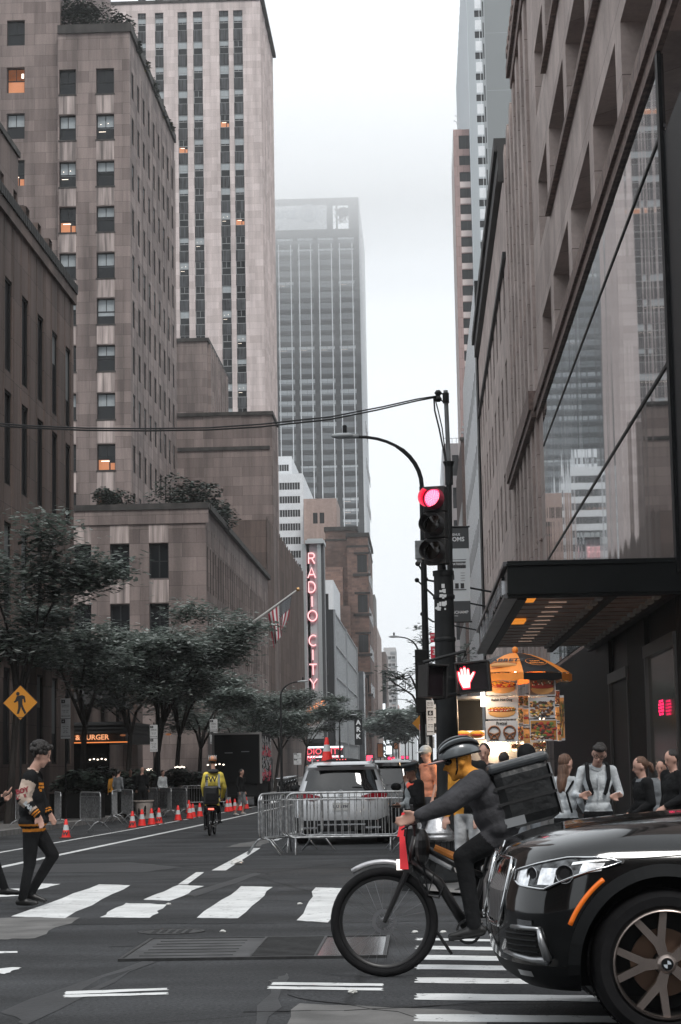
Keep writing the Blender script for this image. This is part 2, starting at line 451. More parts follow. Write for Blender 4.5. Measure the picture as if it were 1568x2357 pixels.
# ================================================================ GROUND
asphalt = mat('asphalt', (.030,.0315,.034), .78, noise=.28, nscale=.8, bump=.8, bscale=60, spec=.3)
def asphalt_tune():
    t = asphalt.node_tree; L = t.links; N = t.nodes; b = N['Principled BSDF']
    src = b.inputs['Base Color'].links[0].from_socket
    tc = [n for n in N if n.type == 'TEX_COORD'][0]
    n1 = N.new('ShaderNodeTexNoise'); n1.inputs['Scale'].default_value = 38; n1.inputs['Detail'].default_value = 3; L.new(tc.outputs['Object'], n1.inputs['Vector'])
    m1 = N.new('ShaderNodeMapRange'); m1.inputs[1].default_value = .3; m1.inputs[2].default_value = .7; m1.inputs[3].default_value = .5; m1.inputs[4].default_value = 1.75; L.new(n1.outputs[0], m1.inputs[0])
    mp = N.new('ShaderNodeMapping'); mp.inputs['Scale'].default_value = (.22, .9, 1); L.new(tc.outputs['Object'], mp.inputs[0])
    n2 = N.new('ShaderNodeTexNoise'); n2.inputs['Scale'].default_value = 1.1; n2.inputs['Detail'].default_value = 5; L.new(mp.outputs[0], n2.inputs['Vector'])
    m2 = N.new('ShaderNodeMapRange'); m2.inputs[1].default_value = .35; m2.inputs[2].default_value = .65; m2.inputs[3].default_value = .62; m2.inputs[4].default_value = 1.4; L.new(n2.outputs[0], m2.inputs[0])
    v = N.new('ShaderNodeTexVoronoi'); v.feature = 'DISTANCE_TO_EDGE'; v.inputs['Scale'].default_value = .16; v.inputs['Randomness'].default_value = 1
    wp = N.new('ShaderNodeMix'); wp.data_type = 'RGBA'; wp.inputs[0].default_value = .12; L.new(tc.outputs['Object'], wp.inputs[6]); L.new(n2.outputs[1], wp.inputs[7]); L.new(wp.outputs[2], v.inputs['Vector'])
    m3 = N.new('ShaderNodeMapRange'); m3.inputs[1].default_value = 0; m3.inputs[2].default_value = .006; m3.inputs[3].default_value = .45; m3.inputs[4].default_value = 1; L.new(v.outputs[0], m3.inputs[0])
    a = N.new('ShaderNodeMath'); a.operation = 'MULTIPLY'; L.new(m1.outputs[0], a.inputs[0]); L.new(m2.outputs[0], a.inputs[1])
    a2 = N.new('ShaderNodeMath'); a2.operation = 'MULTIPLY'; L.new(a.outputs[0], a2.inputs[0]); L.new(m3.outputs[0], a2.inputs[1])
    mu = N.new('ShaderNodeMix'); mu.data_type = 'RGBA'; mu.blend_type = 'MULTIPLY'; mu.inputs[0].default_value = 1
    L.new(src, mu.inputs[6]); L.new(a2.outputs[0], mu.inputs[7]); L.new(mu.outputs[2], b.inputs['Base Color'])
asphalt_tune()
concrete = stone('pavement_concrete', (.17,.165,.16), (.145,.14,.135), (.07,.07,.07), 1.5, 1.5, .02, stain=.3, sc=(.6,.6,.6))
def flat_slabs(m):
    # pavement flags lie flat: use x,y instead of the wall mapping
    N = m.node_tree.nodes; L = m.node_tree.links
    br = [n for n in N if n.type == 'TEX_BRICK'][0]; tc = [n for n in N if n.type == 'TEX_COORD'][0]
    L.new(tc.outputs['Object'], br.inputs['Vector']); br.offset = 0
flat_slabs(concrete)
kerb_m = mat('granite_kerb', (.23,.225,.22), .8, noise=.3, nscale=3)
paint = mat('worn_road_paint', (.60,.61,.61), .75, noise=.16, nscale=2.2, bump=.3, bscale=50)
def worn(m):
    # chipped paint: the asphalt tone shows through in small flakes
    t = m.node_tree; L = t.links; N = t.nodes; b = N['Principled BSDF']; src = b.inputs['Base Color'].links[0].from_socket
    tc = [n for n in N if n.type == 'TEX_COORD'][0]
    n1 = N.new('ShaderNodeTexNoise'); n1.inputs['Scale'].default_value = 9; n1.inputs['Detail'].default_value = 8; n1.inputs['Roughness'].default_value = .75; L.new(tc.outputs['Object'], n1.inputs['Vector'])
    m1 = N.new('ShaderNodeMapRange'); m1.inputs[1].default_value = .36; m1.inputs[2].default_value = .41; m1.inputs[3].default_value = 1; m1.inputs[4].default_value = 0; L.new(n1.outputs[0], m1.inputs[0])
    mu = N.new('ShaderNodeMix'); mu.data_type = 'RGBA'; mu.inputs[7].default_value = (.09,.092,.095,1); L.new(m1.outputs[0], mu.inputs[0]); L.new(src, mu.inputs[6]); L.new(mu.outputs[2], b.inputs['Base Color'])
worn(paint)
def sheet(x0, x1, y0, y1, dz, name, m, step=8):
    mb = MB(); ys = []; y = y0
    while y < y1: ys.append(y); y += step if y < 400 else 60
    ys = sorted(set(ys + [y1] + [p[0] for p in GP if y0 < p[0] < y1]))
    for a, b in zip(ys, ys[1:]): mb.quad((x0,a,gz(a)+dz),(x1,a,gz(a)+dz),(x1,b,gz(b)+dz),(x0,b,gz(b)+dz))
    return struct(mb.build(name, m))
sheet(-500, 500, -40, 2050, 0, 'road', asphalt)
def pavement(name, x0, x1, y0, y1, kerb_side):
    mb = MB(); ys = [y0]; y = y0
    while y + 8 < y1: y += 8; ys.append(y)
    ys.append(y1)
    ys = sorted(set(ys + [p[0] for p in GP if y0 < p[0] < y1])); h = .15
    for a, b in zip(ys, ys[1:]):
        A, B = gz(a)+h, gz(b)+h
        kx0, kx1 = (x0, x0+.16) if kerb_side < 0 else (x1-.16, x1)
        px0, px1 = (x0+.16, x1) if kerb_side < 0 else (x0, x1-.16)
        mb.quad((px0,a,A),(px1,a,A),(px1,b,B),(px0,b,B),0)
        mb.quad((kx0,a,A),(kx1,a,A),(kx1,b,B),(kx0,b,B),1)
        e = x0 if kerb_side < 0 else x1
        q = [(e,b,gz(b)-.05),(e,a,gz(a)-.05),(e,a,A),(e,b,B)]
        mb.quad(*(q if kerb_side < 0 else q[::-1]), 1)
    mb.quad((x0,y0,gz(y0)-.05),(x1,y0,gz(y0)-.05),(x1,y0,gz(y0)+h),(x0,y0,gz(y0)+h),1)
    mb.quad((x1,y1,gz(y1)-.05),(x0,y1,gz(y1)-.05),(x0,y1,gz(y1)+h),(x1,y1,gz(y1)+h),1)
    return struct(mb.build(name, [concrete, kerb_m]))
pavement('left_pavement', -40, -11.2, 48, 262, 1)
pavement('right_pavement', -.35, 30, 26.5, 262, -1)
pavement('far_left_pavement', -60, -11.0, 290, 560, 1)
pavement('far_right_pavement', -.3, 60, 290, 560, -1)
# ramp at the corner of the right pavement
mb = MB(); mb.quad((-.35,26.5,.05),(1.2,22.6,-.035),(30,22.6,-.035),(30,26.5,.05)); mb.quad((-.35,26.5,.05),(.0,23.3,-.03),(.6,22.6,-.035),(1.2,22.6,-.035))
struct(mb.build('corner_ramp', concrete))
# ---- painted markings
def mark(name, polys, m, dz=.004):
    mb = MB()
    for p in polys:
        mb.poly([(x, y, gz(y)+dz) for x, y in p])
    return struct(mb.build(name, m))
def pg(*pts): return [tuple(gat(*p)[:2]) for p in pts]
def jag(poly, n=6, a=.03):
    r = random.Random(len(poly)*7+int(abs(poly[0][0])*100)); o = []
    for i in range(len(poly)):
        A, B = poly[i], poly[(i+1) % len(poly)]
        L = math.hypot(B[0]-A[0], B[1]-A[1])
        for k in range(n):
            t = k/n; j = a if k else 0
            o.append((A[0]+(B[0]-A[0])*t + r.uniform(-j,j), A[1]+(B[1]-A[1])*t + r.uniform(-j,j)))
    return o
zb = [[(25,2110),(150,2114),(300,2038),(228,2036)], [(230,2112),(345,2113),(385,2082),(290,2079)], [(330,2071),(390,2074),(470,2040),(412,2037)],
      [(453,2113),(548,2114),(628,2042),(555,2040)], [(683,2119),(755,2124),(800,2045),(727,2043)], [(-60,2068),(50,2062),(60,2045),(-30,2048)], [(50,2052),(75,2052),(140,2035),(90,2034)]]
mark('crosswalk_stripes', [jag(pg(*z)) for z in zb], paint)
bars = []
for y0, y1, x1 in [(2160,2165,1130),(2178,2186,1150),(2199,2210,1175),(2221,2232,1190),(2251,2263,1210),(2288,2302,1260),(2336,2352,1420)]:
    bars.append(jag(pg((962-(y1-2150)*.03,y0),(x1+220,y0+6),(x1+220,y1+6),(958,y1)), 8, .02))
mark('side_crosswalk_bars', bars, paint)
dl = [[(150,2283),(385,2275),(387,2280),(148,2290)], [(146,2291),(388,2285),(384,2290),(146,2297)], [(628,2262),(880,2265),(882,2271),(626,2268)], [(618,2271),(882,2275),(880,2281),(616,2277)],
      [(-60,2192),(38,2190),(38,2194),(-60,2196)], [(-40,2235),(30,2227),(50,2228),(10,2243)]]
mark('double_lane_dashes', [jag(pg(*z), 8, .012) for z in dl], paint)
def lane(x, y0, y1, wd):
    out = []; y = y0
    while y < y1:
        b = min(y+6, y1); out.append([(x-wd/2,y),(x+wd/2,y),(x+wd/2,b),(x-wd/2,b)]); y = b
    return out
lines = lane(-8.55, 26, 130, .11) + lane(-7.0, 29, 120, .16) + [pg((410,2036),(432,2036),(470,2008),(452,2008)), pg((487,2004),(520,2004),(600,1952),(585,1952))]
lines += lane(-3.4, 45, 60, .12) + lane(-3.4, 80, 110, .12) + [pg((590,1848),(635,1848),(637,1842),(620,1842))] 
mark('lane_lines', lines, paint, .005)
# patches, seams
tar = mat('fresh_tar_patch', (.022,.023,.025), .6, noise=.3, nscale=2, bump=.4)
pale = mat('worn_concrete_patch', (.12,.118,.115), .8, noise=.35, nscale=2.5, bump=.3)
mark('tar_patches', [jag(pg(*p), 5, .04) for p in [[(0,2008),(330,2008),(420,1996),(300,1985),(0,1992)], [(0,2330),(330,2212),(360,2214),(60,2360)], [(560,2420),(620,2262),(660,2240),(640,2300),(610,2420)],
      [(420,2060),(590,2008),(600,2012),(450,2064)]]], tar, .003)
mark('concrete_patches', [jag(pg(*p), 6, .05) for p in [[(-60,2165),(80,2160),(185,2112),(60,2111),(-60,2116)], [(520,1950),(560,1940),(640,1926),(600,1948)], [(640,2420),(690,2310),(1100,2330),(1150,2420)]]], pale, .003)
# ---- storm grate set in the asphalt
iron = mat('cast_iron', (.045,.046,.047), .5, .6, noise=.4, nscale=10)
puddle = mat('wet_iron_plate', (.05,.052,.055), .12, .3, noise=.6, nscale=1.5)
g0, g1 = gat(300,2210), gat(880,2172)
dr = empty('street_drain', ((g0.x-.9+1.6), 15.6, 0), 'long iron drain with a slotted grate set in the asphalt before the crosswalk', 'drain')
mb = MB(); xa, xb, ya, yb = -2.32, -.35, 15.25, 16.95
for b_ in [(xa,xb,ya-.03,ya),(xa,xb,yb,yb+.03),(xa-.03,xa,ya-.03,yb+.03),(xb,xb+.03,ya-.03,yb+.03)]: mb.box(*b_, -.02, .012)
mb.build('drain_frame', iron, dr)
mb = MB(); mb.box(xa,-1.36,ya,yb,-.02,.006)
for k in range(6): mb.box(xa+.1,-1.5,ya+.2+k*.25,ya+.23+k*.25,.006,.011)
mb.build('cover_plate', mat('tar_covered_plate', (.05,.051,.053), .6, .2, noise=.5, nscale=3), dr)
mb = MB(); mb.box(-.86,xb,ya,yb,-.02,.006); mb.build('cover_plate', puddle, dr)
mb = MB(); mb.box(-1.36,-.86,ya,yb,-.05,-.03,1)
for k in range(17): mb.box(-1.35,-.87,ya+.05+k*.1,ya+.085+k*.1,-.03,.01)
for x in (-1.37,-.87): mb.box(x,x+.02,ya,yb,-.03,.012)
mb.build('grate', [iron, mat('drain_hole', (.004,.004,.004), .9)], dr)
# manhole cover and cracks in the asphalt
mh = gat(1240,2330); mhx = gat(395,2145)
for k, (q, rr_) in enumerate(((mhx,.30),)):
    e = empty('manhole_cover', q, 'round iron manhole cover in the asphalt left of the long drain', 'manhole cover'); mb = MB(); mb.lathe([(0,.006),(rr_*.9,.006),(rr_*.9,.009),(rr_,.009),(rr_,0)], (q.x,q.y,gz(q.y)), 28)
    for i in range(5):
        for j in range(5): mb.box(q.x-rr_*.55+i*rr_*.25, q.x-rr_*.55+i*rr_*.25+.04, q.y-rr_*.55+j*rr_*.25, q.y-rr_*.55+j*rr_*.25+.04, gz(q.y)+.006, gz(q.y)+.010)
    mb.build('cover', iron, e)
crk = []; rc_ = random.Random(77)
for (px, py, L_, an_) in ((120,2130,5,.1),(430,2062,6,.35),(700,1990,7,.05),(250,2180,6,.25),(620,2260,5,-1.1),(1010,2140,3,.3),(300,1975,8,.1),(560,2330,4,.2)):
    g_ = gat(px,py); x, y, a = g_.x, g_.y, an_
    for i in range(int(L_*5)):
        a2 = a+rc_.uniform(-.5,.5); nx, ny = x+.2*math.cos(a2), y+.2*math.sin(a2); w_ = rc_.uniform(.006,.016); crk.append([(x,y-w_),(nx,ny-w_),(nx,ny+w_),(x,y+w_)]); x, y = nx, ny
mark('asphalt_cracks', crk, mat('crack_shadow', (.009,.009,.010), .9, spec=.1), .0035)  # near-black strips laid over the asphalt as cracks
# crumpled litter
def litter(loc, s, name, label, m):
    mb = MB(); r = random.Random(int(loc[0]*100)); mb.ell((0,0,0), (s,s*.7,s*.45), 14, 9)
    mb.v = [tuple(Vector(v)*(1+r.uniform(-.28,.28))+Vector(loc)+Vector((0,0,s*.35))) for v in mb.v]
    return tag(mb.build(name, m), label, 'litter')
lt = gat(545,1990); litter(lt, .1, 'crumpled_bag', 'crumpled white plastic bag lying on the asphalt past the crosswalk', mat('white_plastic_film', (.6,.6,.58), .5))
for k, (px, py) in enumerate([(388,2083),(513,2146),(955,2148),(1020,2160-12),(812,2290-4),(690,2082)]): litter(gat(px,py), .028, 'paper_scrap', ['white paper scrap on the crosswalk between two stripes','white paper scrap before the storm drain','white paper scrap right of the drain','small scrap by the side crosswalk','small scrap under the double dashes','small scrap left of the last crosswalk stripe'][k], MATS['white_plastic_film'])

# ================================================================ LEFT SIDE BUILDINGS
# --- near-left low stone block
near = empty('stone_office_building', (-14.2, 70, -.45), 'dark stone office building with tall window slots and tiled eave at far left', 'building')
fc = Facade(near); ops = []
cols = [58.2+k*2.93 for k in range(8)]
for yc in cols:
    for z in (1.6, 6.6, 11.2, 15.2): ops.append((yc-48-.05, yc-48+1.2, z+5, z+8.3))
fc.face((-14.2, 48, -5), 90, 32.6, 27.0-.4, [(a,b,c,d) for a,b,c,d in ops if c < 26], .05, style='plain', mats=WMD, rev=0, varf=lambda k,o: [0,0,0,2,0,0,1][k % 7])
fc.solid(-45,-14.2,48,80.6,-5,21.6,0,'BTF')
for yc in cols:
    for dx, wd in ((-.22,.12),(1.15,.12),(1.42,.08)):
        fc.mb.box(-14.2,-14.175,yc+dx,yc+dx+wd,4.5,20.6,0)
fc.mb.box(-14.2,-14.08,48,80.7,20.6,21.05,0)
for z in (5.4,5.9): fc.mb.box(-14.2,-14.0,48,80.65,z,z+.12,1)
fc.done([limestone_dark, stone_cap])
mb = MB()
for k in range(95): mb.box(-14.4,-14.02,48+k*.345,48+k*.345+.25,21.05,21.42)
mb.box(-14.5,-14.06,48,80.7,21.05,21.3); mb.build('tiled_eave', mat('dark_eave_tile', (.02,.02,.02), .8), near)
# taller piece set back behind it
up_ = empty('upper_stone_block', (-22, 90, -.6), 'stone upper block with dark coping rising behind the low building at the far left', 'building')
fc = Facade(up_); a = atx(0,300,-19.5); b = atx(42,360,-19.5)
zt = a.z
fc.face((-19.5, 70, 0), 90, b.y-70, zt, grid_open([k*3.1+2.2 for k in range(11)], .9, [zt-4.2], 2.3), .4, style='two')
fc.solid(-45,-19.5,70,b.y,0,zt,0,'BTF'); fc.mb.box(-19.7,-19.4,70,b.y+.1,zt,zt+.3,1)
fc.done([limestone_dark, stone_cap])
# --- one-storey wing with awnings and the restaurant canopy
wing = empty('low_stone_wing', (-17, 95, -.6), 'streaked one storey stone wing with small arched awnings over its windows behind the street trees', 'building')
fc = Facade(wing)
fc.face((-17.0, 80.6, -1), 90, 34, 8.2, [(3.2+k*5.2,4.4+k*5.2,4.6,6.2) for k in range(6)], .4, varf=lambda k,o: 0)
fc.solid(-40,-17,80.6,114.6,-1,7.2,0,'BTF'); fc.mb.box(-17,-16.7,80.6,114.7,6.95,7.3,1)
fc.mb.box(-18,-16.2,112.5,114.6,-1,6.2,0)
fc.done([limestone_dark, stone_cap])
for k in range(6):
    mb = MB(); y0 = 83.6+k*5.2
    for i in range(5):
        a0, a1 = math.pi/2*i/5, math.pi/2*(i+1)/5
        mb.quad((-16.98+.75*math.sin(a0),y0,4.6+1*math.cos(a0)),(-16.98+.75*math.sin(a0),y0+1.5,4.6+1*math.cos(a0)),(-16.98+.75*math.sin(a1),y0+1.5,4.6+1*math.cos(a1)),(-16.98+.75*math.sin(a1),y0,4.6+1*math.cos(a1)))
    for yy in (y0, y0+1.5):
        mb.poly([(-16.98,yy,4.6)]+[(-16.98+.75*math.sin(math.pi/2*i/5),yy,4.6+math.cos(math.pi/2*i/5)) for i in range(6)])
    mb.build('awning', mat('dark_awning_cloth', (.05,.05,.052), .8) if 'dark_awning_cloth' not in MATS else MATS['dark_awning_cloth'], wing)
# restaurant canopy with lettering
D = 90
c0, c1 = at(70,1668,D), at(292,1660,D); zb = at(200,1711,D).z; zt = c1.z
can = empty('restaurant_canopy', (c1.x, D, gz(D)), 'dark metal restaurant canopy with glowing orange letters on the left pavement', 'canopy')
mb = MB(); mb.box(c0.x,c1.x,D,D+9,zb+.42,zt); 
for k in range(3): mb.box(c0.x-.1,c1.x+.12+.05*k,D-.12-.05*k,D+9,zt-.5+k*.17,zt-.42+k*.17)
mb.box(c0.x,c1.x-.1,D+.25,D+9,zb,zb+.42)
mb.build('canopy_roof', mat('canopy_grey_metal', (.06,.063,.066), .45, .3, noise=.3, nscale=3), can)
mb = MB(); mb.text("BILL'S BAR & BURGER", .33, TF(at(172,1698,D).x, D-.02, at(176,1698,D).z), 0, .02, .005, sx=1.0)
mb.build('canopy_lettering', emit('orange_letter_glow', (1,.42,.2), .75), can)
mb = MB(); mb.box(at(110,0,D).x, c1.x, D+.2, D+.24, zb+.02, zb+.06); mb.build('light_strip', emit('orange_strip', (1,.3,.08), .8), can)
mb = MB()
for px in (175,275,375): mb.ell((at(px,0,D).x, D+.15, zt-.62), (.14,.1,.05), 8, 5)
mb.build('downlight', lit_warm, can)
mb = MB()
for k, px in enumerate((105,155,205)):
    s0 = atx(px,1512+k*10,-16.95); mb.tube(s0, (c1.x-.3, D+.2+k*3, zt+.1), .035, n=5)
mb.build('suspension_rod', black_metal, can)
# restaurant front below the canopy
rf = empty('restaurant', (c0.x, D+2, gz(D)), 'dark glazed restaurant front lit with warm lamps under the canopy', 'shopfront')
mb = MB(); mb.box(c0.x-3,c1.x-1.0,D+1.2,D+1.4,gz(D),zb+.4,0)
for px0, px1 in ((265,300),(305,360),(378,415),(470-10,480)): 
    a, b = at(px0,0,D+1), at(px1,0,D+1)
    if b.x < c1.x: mb.box(a.x,b.x,D+1.05,D+1.2,gz(D)+.1,zb,1)
mb.build('wall', [black_metal, limestone], rf)
mb = MB()
for px, py, w_ in ((228,1748,.9),(415,1766,.5),(345,1772,.3),(500,1760,.9)): 
    p = at(px,py,D+.9); 
    for k in range(5): mb.ell((p.x-w_/2+w_*k/5, D+1.1, p.z+.03*(k%2)), (.05,.03,.035), 6, 4)
mb.build('lamp', lit_white, rf)
# bright stone piers near the entrance
# --- podium with roof garden
PX0 = at(120,1180,130.7).x
pod = empty('stone_podium_building', (-18, 131, -.75), 'low stone building with dark parapet, tall slot windows and a planted roof', 'building')
fc = Facade(pod); zt = 18.45; W = -14.2-PX0; y0 = 130.7
wx = []
for a, b in ((170,210),(253,298),(343,388)): wx.append((at(a,1280,y0).x-PX0, at(b,1280,y0).x-PX0))
heads = [16.15, 12.15, 8.15]; ops = [(a, b, h-2.35+1, h+1) for a, b in wx for h in heads]
ops = [o for o in ops]
fc.face((PX0, y0, -1), 0, W, zt+1, ops, .28, style='grid', varf=lambda k,o: 0)
side = []; n = 30; pitch = (183.5-y0-.8)/n
for k in range(n):
    u = .8+k*pitch
    for h in (16.0, 12.0, 8.0): side.append((u, u+.85, h-3.05+1, h+1))
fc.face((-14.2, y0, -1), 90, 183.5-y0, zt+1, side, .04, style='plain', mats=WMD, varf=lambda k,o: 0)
for k in range(n+1): 
    u = y0+.55+k*pitch; fc.mb.box(-14.2,-14.17,u-.28,u+.02,6,17.3,0)
fc.solid(PX0,-14.2,y0,183.5,-1,zt,0,'LT')
fc.mb.box(PX0-.2,-13.95,y0-.22,y0+.5,zt-.05,zt+.35,1); fc.mb.box(-14.6,-13.9,y0+.5,183.5,zt-.05,zt+.35,1)
fc.mb.box(PX0-.2,-14.0,y0-.12,y0,zt-1.0,zt-.05,0)
for a, b2 in wx:
    for z0_, z1_ in ((16.2,17.4),(12.2,13.7),(8.2,9.7)): fc.mb.box(PX0+a, PX0+b2, y0-.02, y0, z0_, z1_, 2)
fc.done([limestone, stone_cap, streak_stone])
# --- seven storey block set back (two front planes)
y1 = 161.0; X1, X2 = at(133,600,y1).x, at(300,600,y1).x
bl = empty('brown_stone_block', (X2-3, y1, 0), 'brown limestone office block with sash windows, some lit, and shrubs along its roof', 'building')
fc = Facade(bl); zt = at(300,66,y1).z; zs = [at(240,y+62,y1).z for y in (152,257.5,365,470,577,683,791,902,1020,1132)]
ops = []; varl = []
V1 = [[None]*10, [None]*10]
cA = (at(136,600,y1).x-X1, at(175,600,y1).x-X1); cB = (at(222,600,y1).x-X1, at(264,600,y1).x-X1)
va = [0,3,8,6,3,1,0,3,0,0]; vb = [0,8,1,1,4,2,1,3,6,9]
for (c, vv) in ((cA, va), (cB, vb)):
    for z, v in zip(zs, vv): ops.append((c[0], c[1], z, z+2.2, v))
fc.face((X1, y1, 0), 0, X2-X1, zt, ops, .35, varf=lambda k,o: o[4])
for c in (cA, cB):
    for za, zb2 in zip(zs, zs[1:]): fc.mb.box(X1+c[0]+.02, X1+c[1]-.02, y1-.02, y1, zb2+2.28, za-.12, 2)
for c in (cA, cB):
    for z in zs: fc.mb.box(X1+c[0]-.06, X1+c[1]+.06, y1-.07, y1, z-.12, z, 1)
L = 191.5-y1; side = []
for k in range(9):
    u = 1.2+k*3.35
    for z in zs: side.append((u, u+1.35, z, z+2.3))
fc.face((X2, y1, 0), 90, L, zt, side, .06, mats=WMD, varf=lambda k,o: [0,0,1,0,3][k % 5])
for k in range(10):
    u = y1+.75+k*3.35; fc.mb.box(X2, X2+.03, u-.25, u, 0, zt-2, 0)
fc.solid(X1, X2, y1, 191.5, 0, zt, 0, 'BT')
fc.mb.box(X1, X2+.2, y1-.18, y1+.4, zt-.25, zt+.5, 1); fc.mb.box(X2-.5, X2+.2, y1+.4, 191.5, zt-.25, zt+.5, 1)
# taller left section, set 0.9 m forward
X0 = at(-120,600,y1).x; y2 = y1+1.0; zt2 = 110
ops = []; 
zz = [at(36,y+62,y2).z for y in (42-107,42,151,257,365,470,577,683,791,902,1020)]
for a, b in ((at(14,600,y2).x-X0, at(56,600,y2).x-X0), (1.4, 2.9)):
    for k, z in enumerate(zz): ops.append((a, b, z, z+2.25, [0,0,9,3,6,1,0,2,3,1,0][k]))
fc.face((X0, y2, 0), 0, X1-X0, zt2, ops, .35, varf=lambda k,o: o[4])
fc.solid(X0, X1, y2, 190, 0, zt2, 0, 'LRT')
fc.done([limestone, stone_cap, streak_stone])
# --- tall ribbed tower
y3 = 300.0; TX0, TX1 = at(250,600,y3).x, -23.2
tw = empty('slab_tower', (TX1-10, y3, 0), 'very tall pale limestone slab tower with dark vertical window strips', 'tower')
fc = Facade(tw); zt = 121.0; mbS = []
strips = [(318,339),(358,380),(413,435),(449,471),(510,532),(543,565)]
rowz = [at(520,32+56.6*k+33,y3).z for k in range(-1,17)]
so = []
for k, (a, b) in enumerate(strips):
    u0, u1 = at(a+ (2 if k<2 else 0),600,y3).x-TX0, at(b,600,y3).x-TX0; so.append((u0, u1, 30, zt-1.5))
fc.face((TX0, y3, 0), 0, TX1-TX0, zt, so, .35, varf=lambda k,o: None)
rr = random.Random(3)
for u0, u1, _, _ in so:
    sp = MB()
    for i, z in enumerate(rowz):
        v = 1 if i < 2 else (rr.choice([0,1,2,3,4,1,1]) if i < 9 else rr.choice([0,0,1,3,0,8,8,6 if rr.random()<.4 else 3]))
        if 5 <= i <= 6: v = rr.choice([8,6,3,1])
        fc.wins.append((T(TX0+u0, y3+.32, z), u1-u0, 2.2, 'sash', v, WM2))
        zn = rowz[i+1]+2.2 if i+1 < len(rowz) else 30
        sp.box(TX0+u0, TX0+u1, y3+.22, y3+.3, zn, z, 0)
        for j in range(5): sp.box(TX0+u0+.12+j*.28, TX0+u0+.2+j*.28, y3+.17, y3+.22, zn+.1, z-.1, 0)
    o_ = sp.build('spandrel_strip', spandrel_m, tw)
# thin projecting piers between the paired strips and side ribs
L = 326-y3
for k in range(9):
    u = y3+.6+k*2.9
    fc.mb.box(TX1, TX1+.12, u, u+1.15, 20, zt-.4-(k%2)*.3, 0)
    fc.mb.box(TX1, TX1+.04, u+1.75, u+2.0, 20, zt-1, 0)
fc.face((TX1, y3, 0), 90, L, zt, [(u_-y3, u_-y3+.6, 20, zt-2) for u_ in [y3+1.8+k*2.9 for k in range(8)] if u_-y3+.6 < L], .08, rev=1, varf=lambda k,o: None)
for k in range(8):
    u = y3+1.8+k*2.9
    fc.mb.box(TX1-.09, TX1-.07, u, u+.6, 20, zt-2, 1)
fc.solid(TX0, TX1, y3, 326, 0, zt, 0, 'BT'); fc.mb.box(TX0, TX1+.6, y3-.15, 326, zt, zt+.5, 1)
fc.done([limestone_pale, stone_cap])
rib_dark = mat('dark_slot_windows', (.022,.02,.019), .8, spec=0, noise=.4, nscale=1.2, stretch=(1,1,.25))
# --- blank stepped blocks in front of the tower and the ribbed street wing
st = empty('stepped_stone_block', (-18, 215, 0), 'stepped blank limestone block with stained copings below the slab tower', 'building')
fc = Facade(st); yb_ = 192.0
bx0 = at(400,955,yb_).x; zB = at(545,956,yb_).z; 
fc.solid(bx0, -14.25, yb_, 199.5, 0, zB, 0, 'LT'); fc.face((bx0, yb_, 0), 0, -14.25-bx0, zB, [], .3)
fc.mb.box(bx0-.1, -14.1, yb_-.2, 199.6, zB, zB+.35, 1)
zA0 = at(440,1030,yb_).z; fc.mb.box(bx0, -14.45, yb_-.15, yb_, zA0-.35, zA0, 1)
yA = 224.0; ax0, ax1 = at(380,785,yA).x, at(476,785,yA).x; zA = at(440,786,yA).z
fc.solid(ax0, ax1, yA, 246, 0, zA, 0, 'LRTF'); fc.mb.box(ax0-.1, ax1+.25, yA-.2, 246, zA, zA+.4, 1)
for k in range(9): fc.mb.box(ax1, ax1+.4, yA+.8+k*2.4, yA+1.9+k*2.4, 20, zA-.2, 0)
fc.solid(ax0, at(478,955,yA).x+8, yA-.5, yA, 0, at(478,957,yA).z-2, 0, 'TF')
# ribs of the taller street piece
def ribs(fc, X, ya, yb, z0, z1, pitch, wd, dep, back=1, m=0, wob=0):
    y = ya; k = 0
    fc.mb.quad((X-.02,ya,z0),(X-.02,yb,z0),(X-.02,yb,z1),(X-.02,ya,z1), back)
    while y < yb:
        fc.mb.box(X, X+dep, y, min(y+wd, yb), z0, z1+(wob if k % 2 else 0), m)
        fc.mb.box(X, X+dep*.4, y+wd+(pitch-wd)*.4, y+wd+(pitch-wd)*.6, z0, z1-.3, m); y += pitch; k += 1
ribs(fc, -14.25, yb_+.3, 199.5, 0, zB-.2, 1.25, .62, .05, 2)
fc.done([limestone, stone_cap, rib_dark])
rc = empty('theatre_building', (-16, 218, 0), 'long stone theatre wall of close vertical ribs running down the left side of the street', 'building')
fc = Facade(rc); zR = 24.4; y0 = 199.6; y9 = 240
ribs(fc, -14.25, 183.6, y9, 0, zR, 1.5, .62, .055, 2, 0, .25)
fc.solid(-40, -14.3, 183.6, y9, 0, zR-.3, 0, 'BTF'); 
fc.mb.box(-14.5,-14.1,183.6,y9,0,5.2,0)
fc.done([limestone_dark, stone_cap, rib_dark])

# the far side of the avenue, behind the camera: it closes the crossing and darkens what the car paint mirrors
for k, (x0, x1, y0, z1) in enumerate(((-120,-16,-46,46),(6,120,-44,58))):
    av = empty('avenue_building', ((x0+x1)/2, y0, 0), ['stone avenue building on the far side of the crossing, left of the street axis','stone avenue building on the far side of the crossing, right of the street axis'][k], 'building')
    fc = Facade(av); Wd = x1-x0
    fc.face((x1, y0, 0), 180, Wd, z1, [(3+i*5.2, 5+i*5.2, 6+j*4.4, 8.6+j*4.4) for i in range(int(Wd/5.2)-1) for j in range(int((z1-8)/4.4))], .2, style='plain', varf=lambda k,o: 0)
    fc.solid(x0, x1, y0-20, y0, 0, z1, 0, 'LRFT'); fc.done([limestone_dark, stone_cap])
# ================================================================ RIGHT SIDE
XR = 4.1
rb = empty('grey_stone_store', (8, 50, -.2), 'grey pink limestone building with wavy mirrored glass below, deep window recesses above, on the right', 'building')
fc = Facade(rb); Y0, Y1 = 24.0, 66.0; H = 29.4
